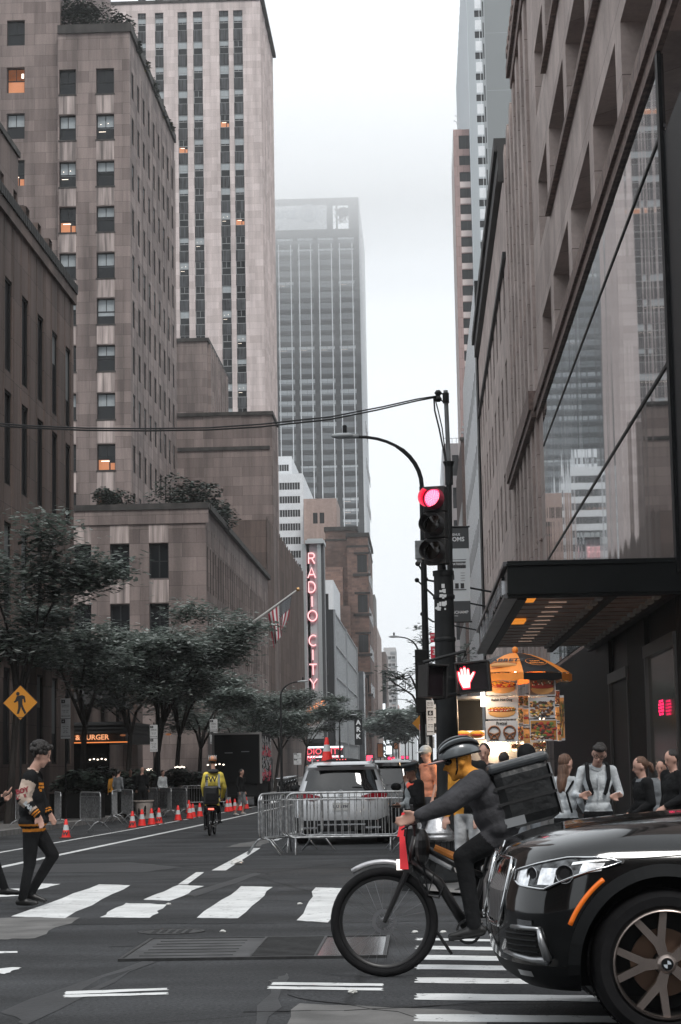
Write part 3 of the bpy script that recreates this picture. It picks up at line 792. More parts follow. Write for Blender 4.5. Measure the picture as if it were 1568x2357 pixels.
# upper wall, face towards the street (local u runs towards the camera)
ops = []
bays = [(51.3,57.2),(44.45,50.2),(38.2,43.4),(31.9,37.1),(25.6,30.8),(58.5,62.7)]
for a, b in bays:
    for zh in (15.55, 20.0, 24.35): ops.append((Y1-b, Y1-a, zh-(2.15 if zh < 16 else 2.2)-13.0, zh-13.0))
fc.face((XR, Y1, 13.0), -90, Y1-Y0, H-13.0, ops, .95, varf=lambda k,o: None, m=0)
for a, b in bays:
    for zh in (15.55, 20.0, 24.35):
        zl = zh-(2.15 if zh < 16 else 2.2)
        n = 3
        for k in range(n):
            w_ = (b-a)/n; fc.wins.append((T(XR+.8, b-k*w_, zl) @ RZ(R(-90)), w_-.12, zh-zl, 'two', [0,0,1][k], WM2))
        for k in range(1, n):
            yy = a+(b-a)*k/n
            fc.mb.lathe([(.2,zl),(.2,zh)], (XR+.62, yy, 0), 10, 0)
# thin ledges
for a, b, z in ((24,57.7,17.45),(24,57.7,21.85),(24,57.7,26.2)): fc.mb.box(XR-.16, XR, a, b, z, z+.22, 1)
# fine vertical joints
# pilastered stretch and cornice
for k in range(7):
    y = 66.2+k*2.75; fc.mb.box(XR-.1, XR+.3, y, y+1.1, 4, 27.6, 0)
    for z in (5.2,9.5,14,18.4,22.6): 
        fc.mb.box(XR+.1, XR+.12, y+1.1, y+2.75, z, z+3.2, 2); fc.mb.box(XR-.04, XR+.1, y+1.3, y+2.5, z+3.2, z+3.5, 1)
fc.mb.quad((XR+.15,85,0),(XR+.15,66,0),(XR+.15,66,28),(XR+.15,85,28),0)
fc.mb.box(XR-.3, XR+.6, 24, 75.5, 28.0, 28.45, 1); fc.mb.box(XR-.16, XR+.4, 24, 75.3, 27.5, 28.0, 1)
for k in range(51): fc.mb.box(XR-.33, XR-.2, 24+k, 24.55+k, 28.45, 28.8, 1)
fc.mb.quad((XR+.6,24,29),(20,24,29),(20,85,29),(XR+.6,85,29),0)
fc.mb.quad((XR,24,0),(20,24,0),(20,24,29),(XR,24,29),0)
# main ledge over the glass and its kinked end
fc.mb.box(XR-.18, XR, 24, 66, 13.05, 13.42, 1); fc.mb.box(XR-.1, XR, 24, 66, 12.78, 13.05, 1)
fc.mb.box(XR-.34, XR, 66, 84, 13.1, 13.75, 1); fc.mb.box(XR-.26, XR, 66, 84, 12.85, 13.1, 1)
# stone pier past the glass, carved panel
fc.mb.quad((XR,69.2,0),(XR,63.6,0),(XR,63.6,13),(XR,69.2,13),0)
r_ = random.Random(4)
for k in range(70):
    y = r_.uniform(66.3,68.2); z = r_.uniform(5.2,9.4); fc.mb.ell((XR-.02,y,z),(.07,r_.uniform(.1,.3),r_.uniform(.06,.2)),6,4,1)
fc.done([stone_right, moulding, pane_grey])
# wavy glass front
wg = mat('wavy_mirror_glass', (.27,.305,.33), .03, .96, bump=.22, bscale=1.0, stretch=(1,.62,.07))
def wavy(m):
    t = m.node_tree; bp = [n for n in t.nodes if n.type == 'BUMP'][0]; bp.inputs['Distance'].default_value = .03
    nz = [n for n in t.nodes if n.type == 'TEX_NOISE'][0]; nz.inputs['Detail'].default_value = 1
wavy(wg)
gf = empty('glass_shopfront', (XR, 47, 0), 'wavy mirror glass shopfront above the black canopy reflecting the opposite towers', 'glass front')
zz = [4.3, 7.75, 11.5, 12.78]
for a, b in zip(zz, zz[1:]):
    mb = MB(); mb.box(XR-.03, XR+.02, 31.2, 63.6, a+.03, b-.02); mb.build('glass_pane', wg, gf)
mb = MB()
for z in zz[1:3]: mb.box(XR-.05, XR, 31.2, 63.6, z-.03, z+.03)
mb.build('joint', black_metal, gf)
mb = MB(); mb.box(XR-.06, XR+.02, 24, 31.2, 4.3, 11.3); mb.box(XR-.12, XR-.06, 30.9, 31.2, 4.3, 12.7); mb.build('dark_panel', black_metal, gf)
# black ribbed ground floor
gl = mat('glossy_black_panel', (.005,.006,.0065), .35, spec=.12, noise=.2, nscale=5)
bw = empty('black_ribbed_wall', (XR, 47, -.2), 'glossy black ribbed ground floor wall with dark doorways behind the people', 'wall')
mb = MB(); mb.box(XR+.1, XR+.3, 24, 75, -.4, 4.3)
y = 24.0
while y < 75:
    if not (32.3 < y < 36.8 or 40 < y < 44): mb.box(XR, XR+.1, y, y+.11, 0, 4.2)
    y += .17
mb.build('ribbed_cladding', gl, bw)
mir = mat('dim_mirror', (.16,.15,.14), .12, 1.0, noise=.3, nscale=1.5)
brz = mat('brushed_door_frame', (.09,.09,.09), .35, .6)
for (a, b, zt) in ((32.3,36.8,3.25),(40.0,44.0,3.05)):
    d = MB(); d.box(XR-.03, XR+.05, a, a+.14, -.1, zt); d.box(XR-.03, XR+.05, b-.14, b, -.1, zt); d.box(XR-.05, XR+.05, a, b, zt, zt+.22)
    o = d.build('door', [brz], bw)
    g = MB(); g.box(XR+.03, XR+.06, a+.14, b-.14, 0, zt)
    pn = g.build('door_pane', mir if a < 35 else gl, bw)
mb = MB()
for i in range(5):
    for j in range(9):
        if (i*3+j) % 4: mb.box(XR-.035, XR-.03, 34.0+j*.085, 34.06+j*.085, 2.16+i*.055, 2.2+i*.055)
tag(mb.build('led_ticker', emit('red_led', (1,.02,.12), 1.6)), 'small red led ticker glowing in the mirrored doorway', 'display')
# canopy
cn = empty('black_canopy', (2.6, 31, 4), 'long flat black metal canopy jutting over the pavement with a slatted underside', 'canopy')
cx0 = at(1169,1330,31).x; zb, zt = at(1169,1375,31).z, at(1169,1291,31).z
mb = MB(); mb.box(cx0, 7.5, 31.0, 31.25, zb, zt); mb.box(cx0, XR-.02, 31.25, 47.4, zt-.12, zt)
for z in (zb+.06, zt-.06): mb.box(cx0-.02, 7.5, 30.97, 31.0, z-.012, z+.012)
mb.build('fascia', mat('canopy_black_paint', (.010,.012,.0125), .55, spec=.12, noise=.15, nscale=2), cn)
chrome = mat('worn_chrome', (.42,.42,.43), .2, .95, noise=.3, nscale=5)
mb = MB(); mb.box(cx0, cx0+.15, 31.25, 47.4, zb, zt); mb.box(cx0-.06, cx0, 31.1, 47.4, zt-.07, zt); mb.box(cx0-.06, cx0, 31.1, 47.4, zb, zb+.06)
mb.build('side_fascia', mat('grey_canopy_side', (.13,.13,.135), .3, .7, noise=.4, nscale=2), cn)
mb = MB(); r_ = random.Random(8)
y = 32.2
while y < 38.6:
    mb.box(cx0-.05, cx0, y, y+.06, zb+.14, zt-.14)
    if r_.random() < .5: mb.box(cx0-.05, cx0, y, y+.28, zt-.2, zt-.14)
    if r_.random() < .5: mb.box(cx0-.05, cx0, y, y+.28, zb+.14, zb+.2)
    y += .42
for y in (40.5,42.6,44.5): mb.box(cx0-.05, cx0, y, y+.25, zb+.1, zt-.1)
mb.build('chrome_lettering', chrome, cn)
slat = mat('brown_soffit_slat', (.30,.225,.195), .4, .2, noise=.3, nscale=3)
for k in range(16):
    mb = MB(); y = 31.3+k*1.0
    mb.box(cx0+.3, XR-.05, y, y+.72, zb+.12, zb+.2); mb.box(cx0+.3, XR-.05, y+.72, y+.98, zb+.2, zb+.26)
    mb.build('soffit_slat', slat, cn)
mb = MB(); mb.box(cx0+.15, cx0+.3, 31.25, 47.4, zb-.02, zb+.2); mb.build('soffit_beam', black_metal, cn)
for bxx in (at(1408,1378,31).x, at(1600,1378,31).x-.35):
    mb = MB(); mb.box(bxx, bxx+.12, 31.25, 47.4, zb+.0, zb+.14)
    mb.build('soffit_beam', black_metal, cn)
    mb = MB()
    for k in range(16): mb.box(bxx-.1, bxx, 31.4+k*1.0, 31.9+k, zb+.06, zb+.125)
    mb.build('beam_bracket', mat('pale_bracket', (.3,.3,.3), .5) if 'pale_bracket' not in MATS else MATS['pale_bracket'], cn)
mb = MB(); mb.box(cx0+.31, cx0+.5, 31.35, 33.0, zb+.07, zb+.11); mb.box(cx0+.31, cx0+.6, 37.3, 38.3, zb+.07, zb+.11)
mb.build('cove_light', emit('amber_cove_light', (1,.33,.04), .55), cn)
mb = MB()
for k in range(12): mb.box(2.15, 2.45, 32.4+k*1.1, 32.43+k*1.1, zb+.1, zb+.115)
mb.build('slit_light', emit('soffit_slit', (1,.7,.55), .18), cn)
# --- second building with heavy cornice
b2 = empty('corniced_stone_building', (8, 105, 0), 'narrow stone building with heavy black cornice beyond the shopfront on the right', 'building')
fc = Facade(b2); ops = []
for k in range(9):
    for z in (2.5,7,11.5,16,20.5): ops.append((1.4+k*4.5, 3.0+k*4.5, z+.5, z+3.2))
fc.face((XR-.05, 126, 0), -90, 41, 27, ops, .06, varf=lambda k,o: [0,0,1,3][k%4])
fc.solid(XR-.05, 20, 85, 126, 0, 27, 0, 'BTF')
fc.mb.box(XR-.3, XR+.5, 85, 126, 27.2, 28.0, 1); fc.mb.box(XR-.45, XR+.5, 84.9, 126, 28.0, 28.6, 1); fc.mb.box(XR-.2, XR+.3, 85, 126, 23.2, 23.5, 1)
fc.mb.box(XR-.3, 6, 84.8, 85, 26.6, 28.3, 1)
fc.done([stone_right, mat('black_cornice', (.018,.017,.017), .6)])
# dark downpipe strip
b3 = empty('white_panel_building', (8, 140, 0), 'building clad in bright white vertical panels squeezed beside the dark brick block', 'building')
fc = Facade(b3)
fc.mb.box(XR-.15, 6, 126, 129, 0, 30.5, 1); fc.solid(XR-.1, 18, 129, 168, 0, 33.0, 0, 'LRBT'); fc.solid(XR-.1, 18, 129, 168, 0, 33.0, 1, 'F')
for k in range(26): fc.mb.box(XR-.104, XR-.1, 129.4+k*1.5, 129.52+k*1.5, 0, 33.0, 1)
for k in range(12):
    for z in (6,11,16,21,26): fc.mb.box(XR-.107, XR-.1, 130+k*3.1, 131.0+k*3.1, z, z+1.6, 1)
fc.done([mat('bright_white_panel', (.82,.85,.87), .35), black_metal])
# --- dark brick block with roof frames
b4 = empty('dark_brick_block', (6, 200, 0), 'dark brick building with a steel frame on its roof standing behind the traffic signal', 'building')
fc = Facade(b4); yb4 = 200; x0, x1 = at(1064,1100,yb4).x, 16; zt = at(1080,1008,yb4).z
fc.solid(x0, x1, yb4, 232, 0, zt, 0, 'LRBTF'); fc.mb.box(x0-.15, x1, yb4-.15, yb4, zt-.25, zt+.1, 1)
for z in (6,12,18,24): fc.mb.box(x0-.06, x0, 201.5, 230, z, z+3.6, 2)
fc.done([brick_dk, stone_cap, frame_lt])
mb = MB(); 
for px in (1068,1078,1088,1098):
    p = at(px,1006,yb4+1); q = at(px+ (8 if px<1080 else 0),940,yb4+1); mb.tube((p.x,yb4+1,zt),(q.x,yb4+1,q.z),.12,n=5)
for py in (945,957,970,983,995):
    a, b = at(1066+ (1000-py)*.12,py,yb4+1), at(1100,py,yb4+1); mb.box(a.x-.2, b.x, yb4+.8, yb4+1.1, a.z-.12, a.z+.12)
mb.build('roof_frame', mat('roof_steel', (.25,.26,.27), .5), b4)
# --- beige tower and ribbed tower
b5 = empty('beige_granite_tower', (5, 375, 0), 'slim brownish pink tower with alternating pale panels and window pairs', 'tower')
fc = Facade(b5); y5 = 375; x0, x1 = at(1043,300,y5).x, at(1086,300,y5).x; zt = at(1060,297,y5).z
wx0 = at(1058,400,y5).x-x0; ops = []
zrow = [at(1070,320+37.5*k+22,y5).z for k in range(0, 34)]
for k, z in enumerate(zrow): ops.append((wx0, x1-x0, z, z+1.9+(.8 if k == 0 else 0)))
rr = random.Random(9)
fc.face((x0, y5, 0), 0, x1-x0, zt, ops, .15, style='two', varf=lambda k,o: rr.choice([0,0,0,0,3,0,6]) if k > 12 else 0)
for z in zrow[2:]: fc.mb.box(x0+wx0+.05, x1, y5-.03, y5, z-1.15, z-.05, 1)
fc.solid(x0, x1, y5, 400, 0, zt, 0, 'BT'); fc.mb.quad((x0,400,0),(x0,y5,0),(x0,y5,zt),(x0,400,zt),2)
for k in range(8): fc.mb.box(x0-.03, x0, y5+1+k*3, y5+2+k*3, 0, zt-3, 1)
granite = stone('pink_granite', (.34,.24,.225), (.30,.21,.20), (.12,.09,.085), 1.2, 2.0, .03, stain=.1)
fc.done([granite, mat('pale_pink_panel', (.60,.52,.50), .7), pane_grey])
mb = MB()
for p0, p1 in (((1056,297),(1051,280)),((1059,297),(1053,268))):
    a, b = at(*p0, y5), at(*p1, y5); mb.path([a, b, b+Vector((-.5,0,.3))], .08, 5)
mb.build('davit_arm', steel, b5)
b6 = empty('ribbed_metal_tower', (9, 371, 0), 'very tall grey metal tower with ribbed corner and one column of white panels', 'tower')
fc = Facade(b6); y6 = 371; x0 = at(1082,300,y6).x; H = 165
xA, xB, xC, xD = at(1099,300,y6).x, at(1116,300,y6).x, at(1123,300,y6).x, at(1230,300,y6).x
ops = []; zrow = [at(1105,38+48.5*k,y6).z for k in range(0, 25)]
for z in zrow: ops.append((xA-x0, xB-x0, z, z+1.35))
fc.face((x0, y6, 0), 0, xC-x0, H, ops, .12, style='two', varf=lambda k,o: 0)
k = x0
while k < xA: fc.mb.box(k, k+.16, y6-.12, y6, 0, H, 0); k += .3
for z in zrow: fc.mb.box(xA+.1, xB-.1, y6-.03, y6, z+1.7, z+3.6, 1)
fc.mb.box(xA+.9, xA+.98, y6-.08, y6, 0, H, 1); fc.mb.box(xB, xC, y6-.2, y6, 0, H, 3)
for z in zrow: fc.mb.box(xB+.15, xB+.35, y6-.22, y6-.2, z, z+3, 4)
fc.mb.box(xC, xD, y6-.25, y6+30, 0, H, 2)
for k in range(14): fc.mb.box(xC, xD, y6-.255, y6-.25, k*11.5+3, k*11.5+3.08, 3)
fc.solid(x0, xD, y6, 470, 0, H, 1, 'LBT')
for k in range(20): fc.mb.box(x0-.06, x0, y6+2+k*5, y6+3.2+k*5, 0, H, 0)
fc.done([mat('ribbed_grey_metal', (.36,.39,.41), .45, .3), white_metal, mat('smooth_grey_panel', (.16,.175,.18), .6, noise=.08, nscale=.05), mat('mid_grey_metal', (.25,.27,.28), .5), pane_dark])
b7 = empty('railed_roof_building', (6, 440, 0), 'pale office block with a railed roof and dark window bands behind the lamp pole', 'building')
fc = Facade(b7); y7 = 420; x0, x1 = at(1022,1040,y7).x, at(1080,1040,y7).x; zt = at(1040,1020,y7).z
ops = [(at(1042,1100,y7).x-x0, x1-x0-1.2, z, z+4.5) for z in [zt-7-k*7 for k in range(12)] if z > 5]
fc.face((x0, y7, 0), 0, x1-x0, zt, ops, .3, style='three', varf=lambda k,o: 0)
fc.solid(x0, x1, y7, 470, 0, zt, 0, 'LBT'); fc.mb.box(x0-.4, x0, y7+1, 470, 0, zt-1, 1)
fc.done([mat('pale_pink_concrete', (.45,.40,.39), .8, noise=.1, nscale=.3), white_metal])
mb = MB(); a = zt
for k in range(9): mb.tube((x0+k*.9,y7,a),(x0+k*.9,y7,a+1.1),.06,n=4)
mb.box(x0, x0+7.2, y7-.05, y7+.05, a+1.05, a+1.15); mb.build('roof_railing', steel, b7)

# ================================================================ DISTANT LEFT BUILDINGS
def simple(name, label, px0, px1, ptop, D, depth, mats, cat='building', ops=None, style='three', varf=None, dep=.3, wm_=None, side=None, base=0):
    x0, x1 = at(px0, ptop+60, D).x, at(px1, ptop+60, D).x; zt = at((px0+px1)/2, ptop, D).z
    e = empty(name, ((x0+x1)/2, D, 0), label, cat); fc = Facade(e)
    fc.face((x0, D, 0), 0, x1-x0, zt, ops(x0, x1, zt) if ops else [], dep, style=style, varf=varf, mats=wm_)
    fc.solid(x0, x1, D, D+depth, 0, zt, 0, 'LBT')
    if side: side(fc, x0, x1, zt, D, depth)
    else: fc.solid(x0, x1, D, D+depth, 0, zt, 0, 'R')
    fc.done(mats); return e
# glass tower in the cloud
yt = 700; x0, x1 = at(560,700,yt).x, at(830,760,yt).x; zt = at(822,453,yt).z
al = empty('dark_glass_skyscraper', ((x0+x1)/2, yt, 0), 'dark glass skyscraper with white vertical mullions and its sign fading into low cloud', 'skyscraper')
fc = Facade(al); zs = [at(740,y,yt).z for y in range(560, 1330, 25)]
mull = [at(px,760,yt).x for px in (644,672,691,718,737,766,785,814)]
bays = [(at(a,760,yt).x-x0, at(b,760,yt).x-x0) for a, b in ((596,626),(640,678),(687,724),(734,771),(781,819))]
ops = []
for z in zs:
    for a, b in bays: ops.append((a, b, z, z+2.3))
rr = random.Random(5)
WM3 = [mat('slate_frame', (.035,.04,.043), .5), glass('slate_glass', (.12,.137,.148), .14), mat('slate_blind', (.42,.45,.47), .5), lit_warm, emit('office_tube_light', (1,.8,.7), 1.6), lit_red]
def va_(k, o):
    r = k//5
    return {0:1,1:1,6:0,7:0}.get(r, 2 if 13 <= r <= 17 and rr.random() < .9 else (8 if r in (4,7,10,24,25,26,28) and rr.random() < .75 else (1 if r == 21 else 0)))
fc.face((x0, yt, 0), 0, x1-x0, zt-14, ops, .25, style='grid', varf=va_, mats=WM3)
for xm in mull: fc.mb.box(xm-.16, xm+.16, yt-.5, yt, 0, zt-17, 1)
for z in zs: fc.mb.box(x0, x1, yt-.06, yt, z-.5, z-.3, 2)
# crown: frame, sign panel, open bay with lattice
cz0 = zt-14
fc.mb.box(x0, x1, yt, yt+1.2, cz0, cz0+2.4, 2); fc.mb.box(x0, x1, yt, yt+1.2, zt-2.6, zt, 2)
for a, b in ((at(752,490,yt).x, at(766,490,yt).x), (at(773,490,yt).x, at(777,490,yt).x), (at(802,490,yt).x, x1)): fc.mb.box(a, b, yt, yt+1.2, cz0+2.4, zt-2.6, 2)
fc.mb.box(x0, at(752,490,yt).x, yt-.2, yt+1, cz0+2.4, zt-2.6, 1)
fc.solid(x0, x1, yt, yt+75, 0, cz0, 3, 'LRBT'); fc.mb.quad((x1,yt,cz0),(x1,yt+75,cz0),(x1,yt+75,zt),(x1,yt,zt),3)
for k in range(36): fc.mb.box(x1, x1+.25, yt+1+k*2.05, yt+1.9+k*2.05, 0, zt, 1)
fc.done([mat('dark_curtain_wall', (.03,.034,.037), .4, spec=.3), white_metal, WM3[0], mat('grey_side_glass', (.17,.19,.2), .3)])
mb = MB(); p = at(700,490,yt); mb.text('Allianz', 6.2, TF(at(683,490,yt).x, yt-.3, p.z), 0, .1, .12, 'RIGHT')
q = at(711,490,yt); mb.lathe([(2.75,0),(3.3,0),(3.3,.25),(2.75,.25),(2.75,0)], (q.x, yt-.3, q.z), 24, 0, RX(R(90)))
for dx, h in ((-1.0,1.7),(0,2.1),(1.0,1.7)): mb.box(q.x+dx-.3, q.x+dx+.3, yt-.4, yt-.2, q.z-1.7, q.z+h*.8)
mb.build('sign_lettering', mat('pale_blue_letter', (.42,.46,.5), .6), al)
mb = MB(); r_ = random.Random(2)
for k in range(26):
    a, b = at(r_.uniform(767,801), r_.uniform(472,508), yt), at(r_.uniform(767,801), r_.uniform(472,508), yt); mb.tube(a+Vector((0,3,0)), b+Vector((0,4,0)), .13, n=4)
mb.lathe([(.1,0),(2.4,.9),(2.6,1.3)], tuple(at(790,488,yt)+Vector((0,3,0))), 12, 0, RX(R(60))); mb.build('antenna_lattice', WM3[0], al)
# white banded office
wb = lambda pitch, h, n: (lambda x0, x1, zt: [(.9+k*((x1-x0-1.6)/n), .9+(k+.86)*((x1-x0-1.6)/n), z, z+h) for k in range(n) for z in [zt-2.2-h-j*pitch for j in range(int(zt/pitch)-1)] if z > 3])
simple('white_banded_office', 'white office block with dark window bands just left of the red lettered sign', 612, 698, 1090, 480, 45, [white_metal, stone_cap], ops=wb(3.35,1.75,12), varf=lambda k,o: [0,0,0,3,0,0,6,0][(k*7)%8] if k < 60 else 0)
simple('white_roof_box', 'white plant room block standing on top of the banded office', 625, 672, 1050, 520, 30, [white_metal], ops=wb(3.35,1.75,6), varf=lambda k,o: 0)
simple('grey_side_office', 'small grey white office block between the red lettered sign and the brick tower', 700, 768, 1335, 318, 26, [white_metal, stone_cap], ops=wb(4.2,2.7,5), varf=lambda k,o: 0)
# glass building along the street
def gside(fc, x0, x1, zt, D, dp):
    fc.mb.quad((x1,D,0),(x1,D+dp,0),(x1,D+dp,zt),(x1,D,zt),1)
    for z in [zt-.15-k*(zt/5) for k in range(5)]: fc.mb.box(x1, x1+.14, D, D+dp, z-.1, z+.1, 2)
    for f in (0, .42, .93): fc.mb.box(x1, x1+.3, D+dp*f, D+dp*f+1.8, 0, zt, 3)
    for k in range(70): fc.mb.box(x1, x1+.05, D+dp*k/70, D+dp*k/70+.15, 0, zt, 2)
glb = glass('bluish_curtain_glass', (.55,.6,.63), .08, .25, .6, (1,1,.3), .85)
simple('glass_curtain_building', 'pale glass curtain wall building running down the street right of the red lettered sign', 690, 768, 1403, 305, 110, [mat('dark_bay', (.02,.022,.024), .2), glb, steel, mat('grey_fin', (.2,.21,.22), .5)],
       ops=lambda x0,x1,zt: [(.3, x1-x0-1.1, zt-4.9-k*4.95, zt-.5-k*4.95) for k in range(5)], style='plain', varf=lambda k,o: 0, side=gside)
simple('lower_glass_annex', 'darker lower glass annex at the far end of the curtain wall building', 800, 838, 1545, 425, 28, [mat('annex_glass', (.12,.13,.14), .2, .3, noise=.3, nscale=.8)])
# brick tower with setbacks
bt = empty('brick_setback_tower', (-18, 440, 0), 'tall brown brick tower stepping down in many setbacks with carved stone window bays', 'tower')
fc = Facade(bt)
def blk(px0, px1, ptop, D, dp, win=None, cap=1, m=0):
    x0, x1 = at(px0,ptop+80,D).x, at(px1,ptop+80,D).x; zt = at((px0+px1)/2,ptop,D).z
    ops = win(x0, x1, zt) if win else []
    fc.face((x0,D,0),0,x1-x0,zt,ops,.2,varf=lambda k,o: 0,style='two',m=m); fc.solid(x0,x1,D,D+dp,0,zt,m,'LRBT')
    if cap: fc.mb.box(x0-.3,x1+.3,D-.3,D+dp,zt-.9,zt,1); fc.mb.box(x0-.15,x1+.15,D-.15,D+dp,zt-3.2,zt-2.8,1)
    return x0, x1, zt
blk(700,776,1147,470,20,lambda a,b,zt:[(2.2,3.3,zt-6,zt-3.4),(3.8,4.9,zt-6,zt-3.4),(1.6,2.6,zt-14,zt-11.5),(6.2,7.6,zt-14.5,zt-11)],0,2)
blk(750,822,1212,455,20)
x0,x1,zt = blk(800,848,1226,445,38,lambda a,b,zt:[(2.2,4.4,zt-9-k*9,zt-5-k*9) for k in range(5)])
for k in range(5): fc.mb.box(x0+1.2,x0+5.2,444.7,445,zt-9.8-k*9,zt-9.2-k*9,1); fc.mb.box(x0+1.5,x0+5,444.75,445,zt-4.8-k*9,zt-4.4-k*9,1)
x1_ = x1
for px0, px1, pt, D in ((735,790,1305,443),(760,808,1395,441),(780,824,1470,439),(800,846,1560,437)): blk(px0,px1,pt,D,6,None,0)
for k in range(60):
    y = 446+ (k%7)*5; z = 8+(k//7)*8.5
    if z < 115: fc.mb.box(x1_, x1_+.08, y, y+1.6, z, z+2.6, 3)
fc.done([brick_m, stone_cap, stone('pinkish_brick', (.42,.31,.27), (.36,.26,.225), (.3,.22,.2), .6, .3, .02, stain=.2), pane_dark])
def rows(w_, h_, p_, n): return lambda x0, x1, zt: [(.5+k*((x1-x0-.6)/n), .5+k*((x1-x0-.6)/n)+w_, z, z+h_) for k in range(n) for z in [zt-6-j*p_ for j in range(26)] if z > 8]
simple('cornice_brick_hotel', 'narrow pale brick building with small windows and cornice next to the brick tower', 846, 868, 1440, 520, 60, [stone('buff_brick', (.40,.31,.28), (.35,.27,.24), (.24,.18,.16), .8, .8, .03), stone_cap], ops=rows(1.1,1.5,3.9,1), varf=lambda k,o: 0, dep=.15)
simple('dark_roof_penthouse', 'dark rooftop block behind the narrow pale brick building', 848, 864, 1368, 560, 20, [mat('dark_stucco', (.13,.125,.12), .8)])
simple('dark_brick_corner', 'dark brown brick building with rounded roof corner far down the street', 862, 889, 1500, 640, 40, [stone('umber_brick', (.15,.11,.10), (.12,.09,.08), (.1,.08,.07), .9, .9, .03), stone_cap])
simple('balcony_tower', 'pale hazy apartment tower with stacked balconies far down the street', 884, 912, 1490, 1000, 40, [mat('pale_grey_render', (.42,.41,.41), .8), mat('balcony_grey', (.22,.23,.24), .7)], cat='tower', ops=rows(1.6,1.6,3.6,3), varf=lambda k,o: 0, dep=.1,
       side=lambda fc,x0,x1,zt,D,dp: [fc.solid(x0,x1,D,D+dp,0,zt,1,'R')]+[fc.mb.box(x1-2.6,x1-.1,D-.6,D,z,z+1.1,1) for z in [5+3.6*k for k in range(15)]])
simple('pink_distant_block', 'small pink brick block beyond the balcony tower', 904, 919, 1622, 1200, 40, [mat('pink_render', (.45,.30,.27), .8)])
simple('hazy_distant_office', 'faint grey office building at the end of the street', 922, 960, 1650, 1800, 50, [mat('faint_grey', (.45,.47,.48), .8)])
# ================================================================ TREES AND PLANTS
bark = mat('dark_bark', (.035,.03,.027), .9, noise=.4, nscale=5, bump=.6, bscale=15, stretch=(1,1,.3))
leafA = leafy(mat('locust_leaf', (.12,.150,.132), .6, noise=.5, nscale=1.3, spec=.35))
leafB = leafy(mat('pale_locust_leaf', (.40,.44,.42), .5, noise=.4, nscale=1.3, spec=.4))  # paler leaf copy; crown highlights are put into its colour
leafD = mat('dark_shrub_leaf', (.022,.034,.026), .55, noise=.5, nscale=2, spec=.35)
leafY = mat('yellowish_leaf', (.16,.15,.05), .6)
def leaf(mb, p, L, W, r, m, droop=.3, flat=1.0):
    a = r.uniform(0, 2*math.pi); t = r.uniform(-.9, .9)*flat; d = Vector((math.cos(a), math.sin(a), -droop*r.random()+t*.25)).normalized()
    s_ = d.cross(Vector((r.uniform(-.6,.6)*flat, r.uniform(-.6,.6)*flat, 1))).normalized()
    q = p + d*L
    mb.quad(p, p+d*L*.5+s_*W, q, p+d*L*.5-s_*W, m)
def crown(mb, pts, n, L, W, spread, r, flat=.5, mpal=.22):
    for i in range(n):
        c = pts[r.randrange(len(pts))]
        p = Vector(c)+Vector((r.gauss(0,spread), r.gauss(0,spread), r.gauss(0,spread*.32)))
        leaf(mb, p, L*r.uniform(.6,1.2), W*r.uniform(.7,1.2), r, 1 if r.random() < mpal else 0, .35, flat)
def locust(base, H, spread, seed, label, lean=(0,0), nleaf=6500, L=.33, W=.075, name='honey_locust_tree', grp='street trees along the left pavement', fork=.38, pal=.25, sp=.48, skew=(0,0)):
    r = random.Random(seed); B = Vector(base)
    e = empty(name, B, label, 'tree', grp); tm = MB(); pts = []
    f = B+Vector((lean[0]*fork, lean[1]*fork, H*fork))
    tm.path([B-Vector((0,0,.1)), B+Vector((lean[0]*.1,lean[1]*.1,H*.12)), f], [.17,.12,.10], 7)
    nb = 5
    for k in range(nb):
        a = 2*math.pi*k/nb+r.uniform(-.5,.5); R_ = spread*r.uniform(.55,1.0)
        e1 = f+Vector((math.cos(a)*R_*.42+lean[0]*.3+skew[0]*.3, math.sin(a)*R_*.42, H*(1-fork)*r.uniform(.35,.5)))
        e2 = f+Vector((math.cos(a)*R_+lean[0]*.6+skew[0], math.sin(a)*R_, H*(1-fork)*r.uniform(.45,.98)))
        tm.path([f, (f+e1)/2+Vector((r.uniform(-.25,.25),r.uniform(-.2,.2),.12)), e1, (e1+e2)/2+Vector((r.uniform(-.3,.3),r.uniform(-.3,.3),.2)), e2], [.075,.06,.045,.03,.012], 5)
        for j in range(11):
            t = r.uniform(.15,1.1); s0 = e1.lerp(e2, min(t,1)) if t > .3 else f.lerp(e1, .5+t)
            a2 = a+r.uniform(-1.6,1.6); l = spread*r.uniform(.18,.42)
            s1 = s0+Vector((math.cos(a2)*l, math.sin(a2)*l, r.uniform(-.25,.5)*l+.15))
            mid = (s0+s1)/2+Vector((0,0,r.uniform(.0,.25)))
            tm.path([s0, mid, s1], [.022,.014,.006], 4)
            for q in range(4): 
                tt = r.uniform(.25,1.05); pts.append(s0.lerp(s1, tt)+Vector((r.uniform(-.3,.3),r.uniform(-.3,.3),r.uniform(-.1,.2))))
    tm.build('trunk', bark, e)
    cm = MB(); crown(cm, pts, int(nleaf*(2.1 if grp and 'street' in grp else 1)), L, W, sp, r, .5, pal)
    cm.build('crown', [leafA, leafB], e)
    return e
def gp(px, D, dy=0): p = at(px, 1750, D); return Vector((p.x, D, gz(D)+.15+dy))
locust(gp(20,62), 9.6, 2.3, 11, 'feathery honey locust nearest the left edge, its crown against the dark corner building', (.7,0), 5200)
locust(gp(184,73), 8.6, 3.6, 12, 'honey locust with thin forked trunk behind the first parking signs', (.5,0), 8000, skew=(-.3,0))
locust(gp(345,88), 8.4, 3.1, 13, 'honey locust whose trunk leans right beside the second parking signs', (1.3,0), 8000, fork=.42)
locust(gp(292,84), 8.2, 3.0, 22, 'honey locust rising behind the restaurant canopy corner', (.4,0), 6500)
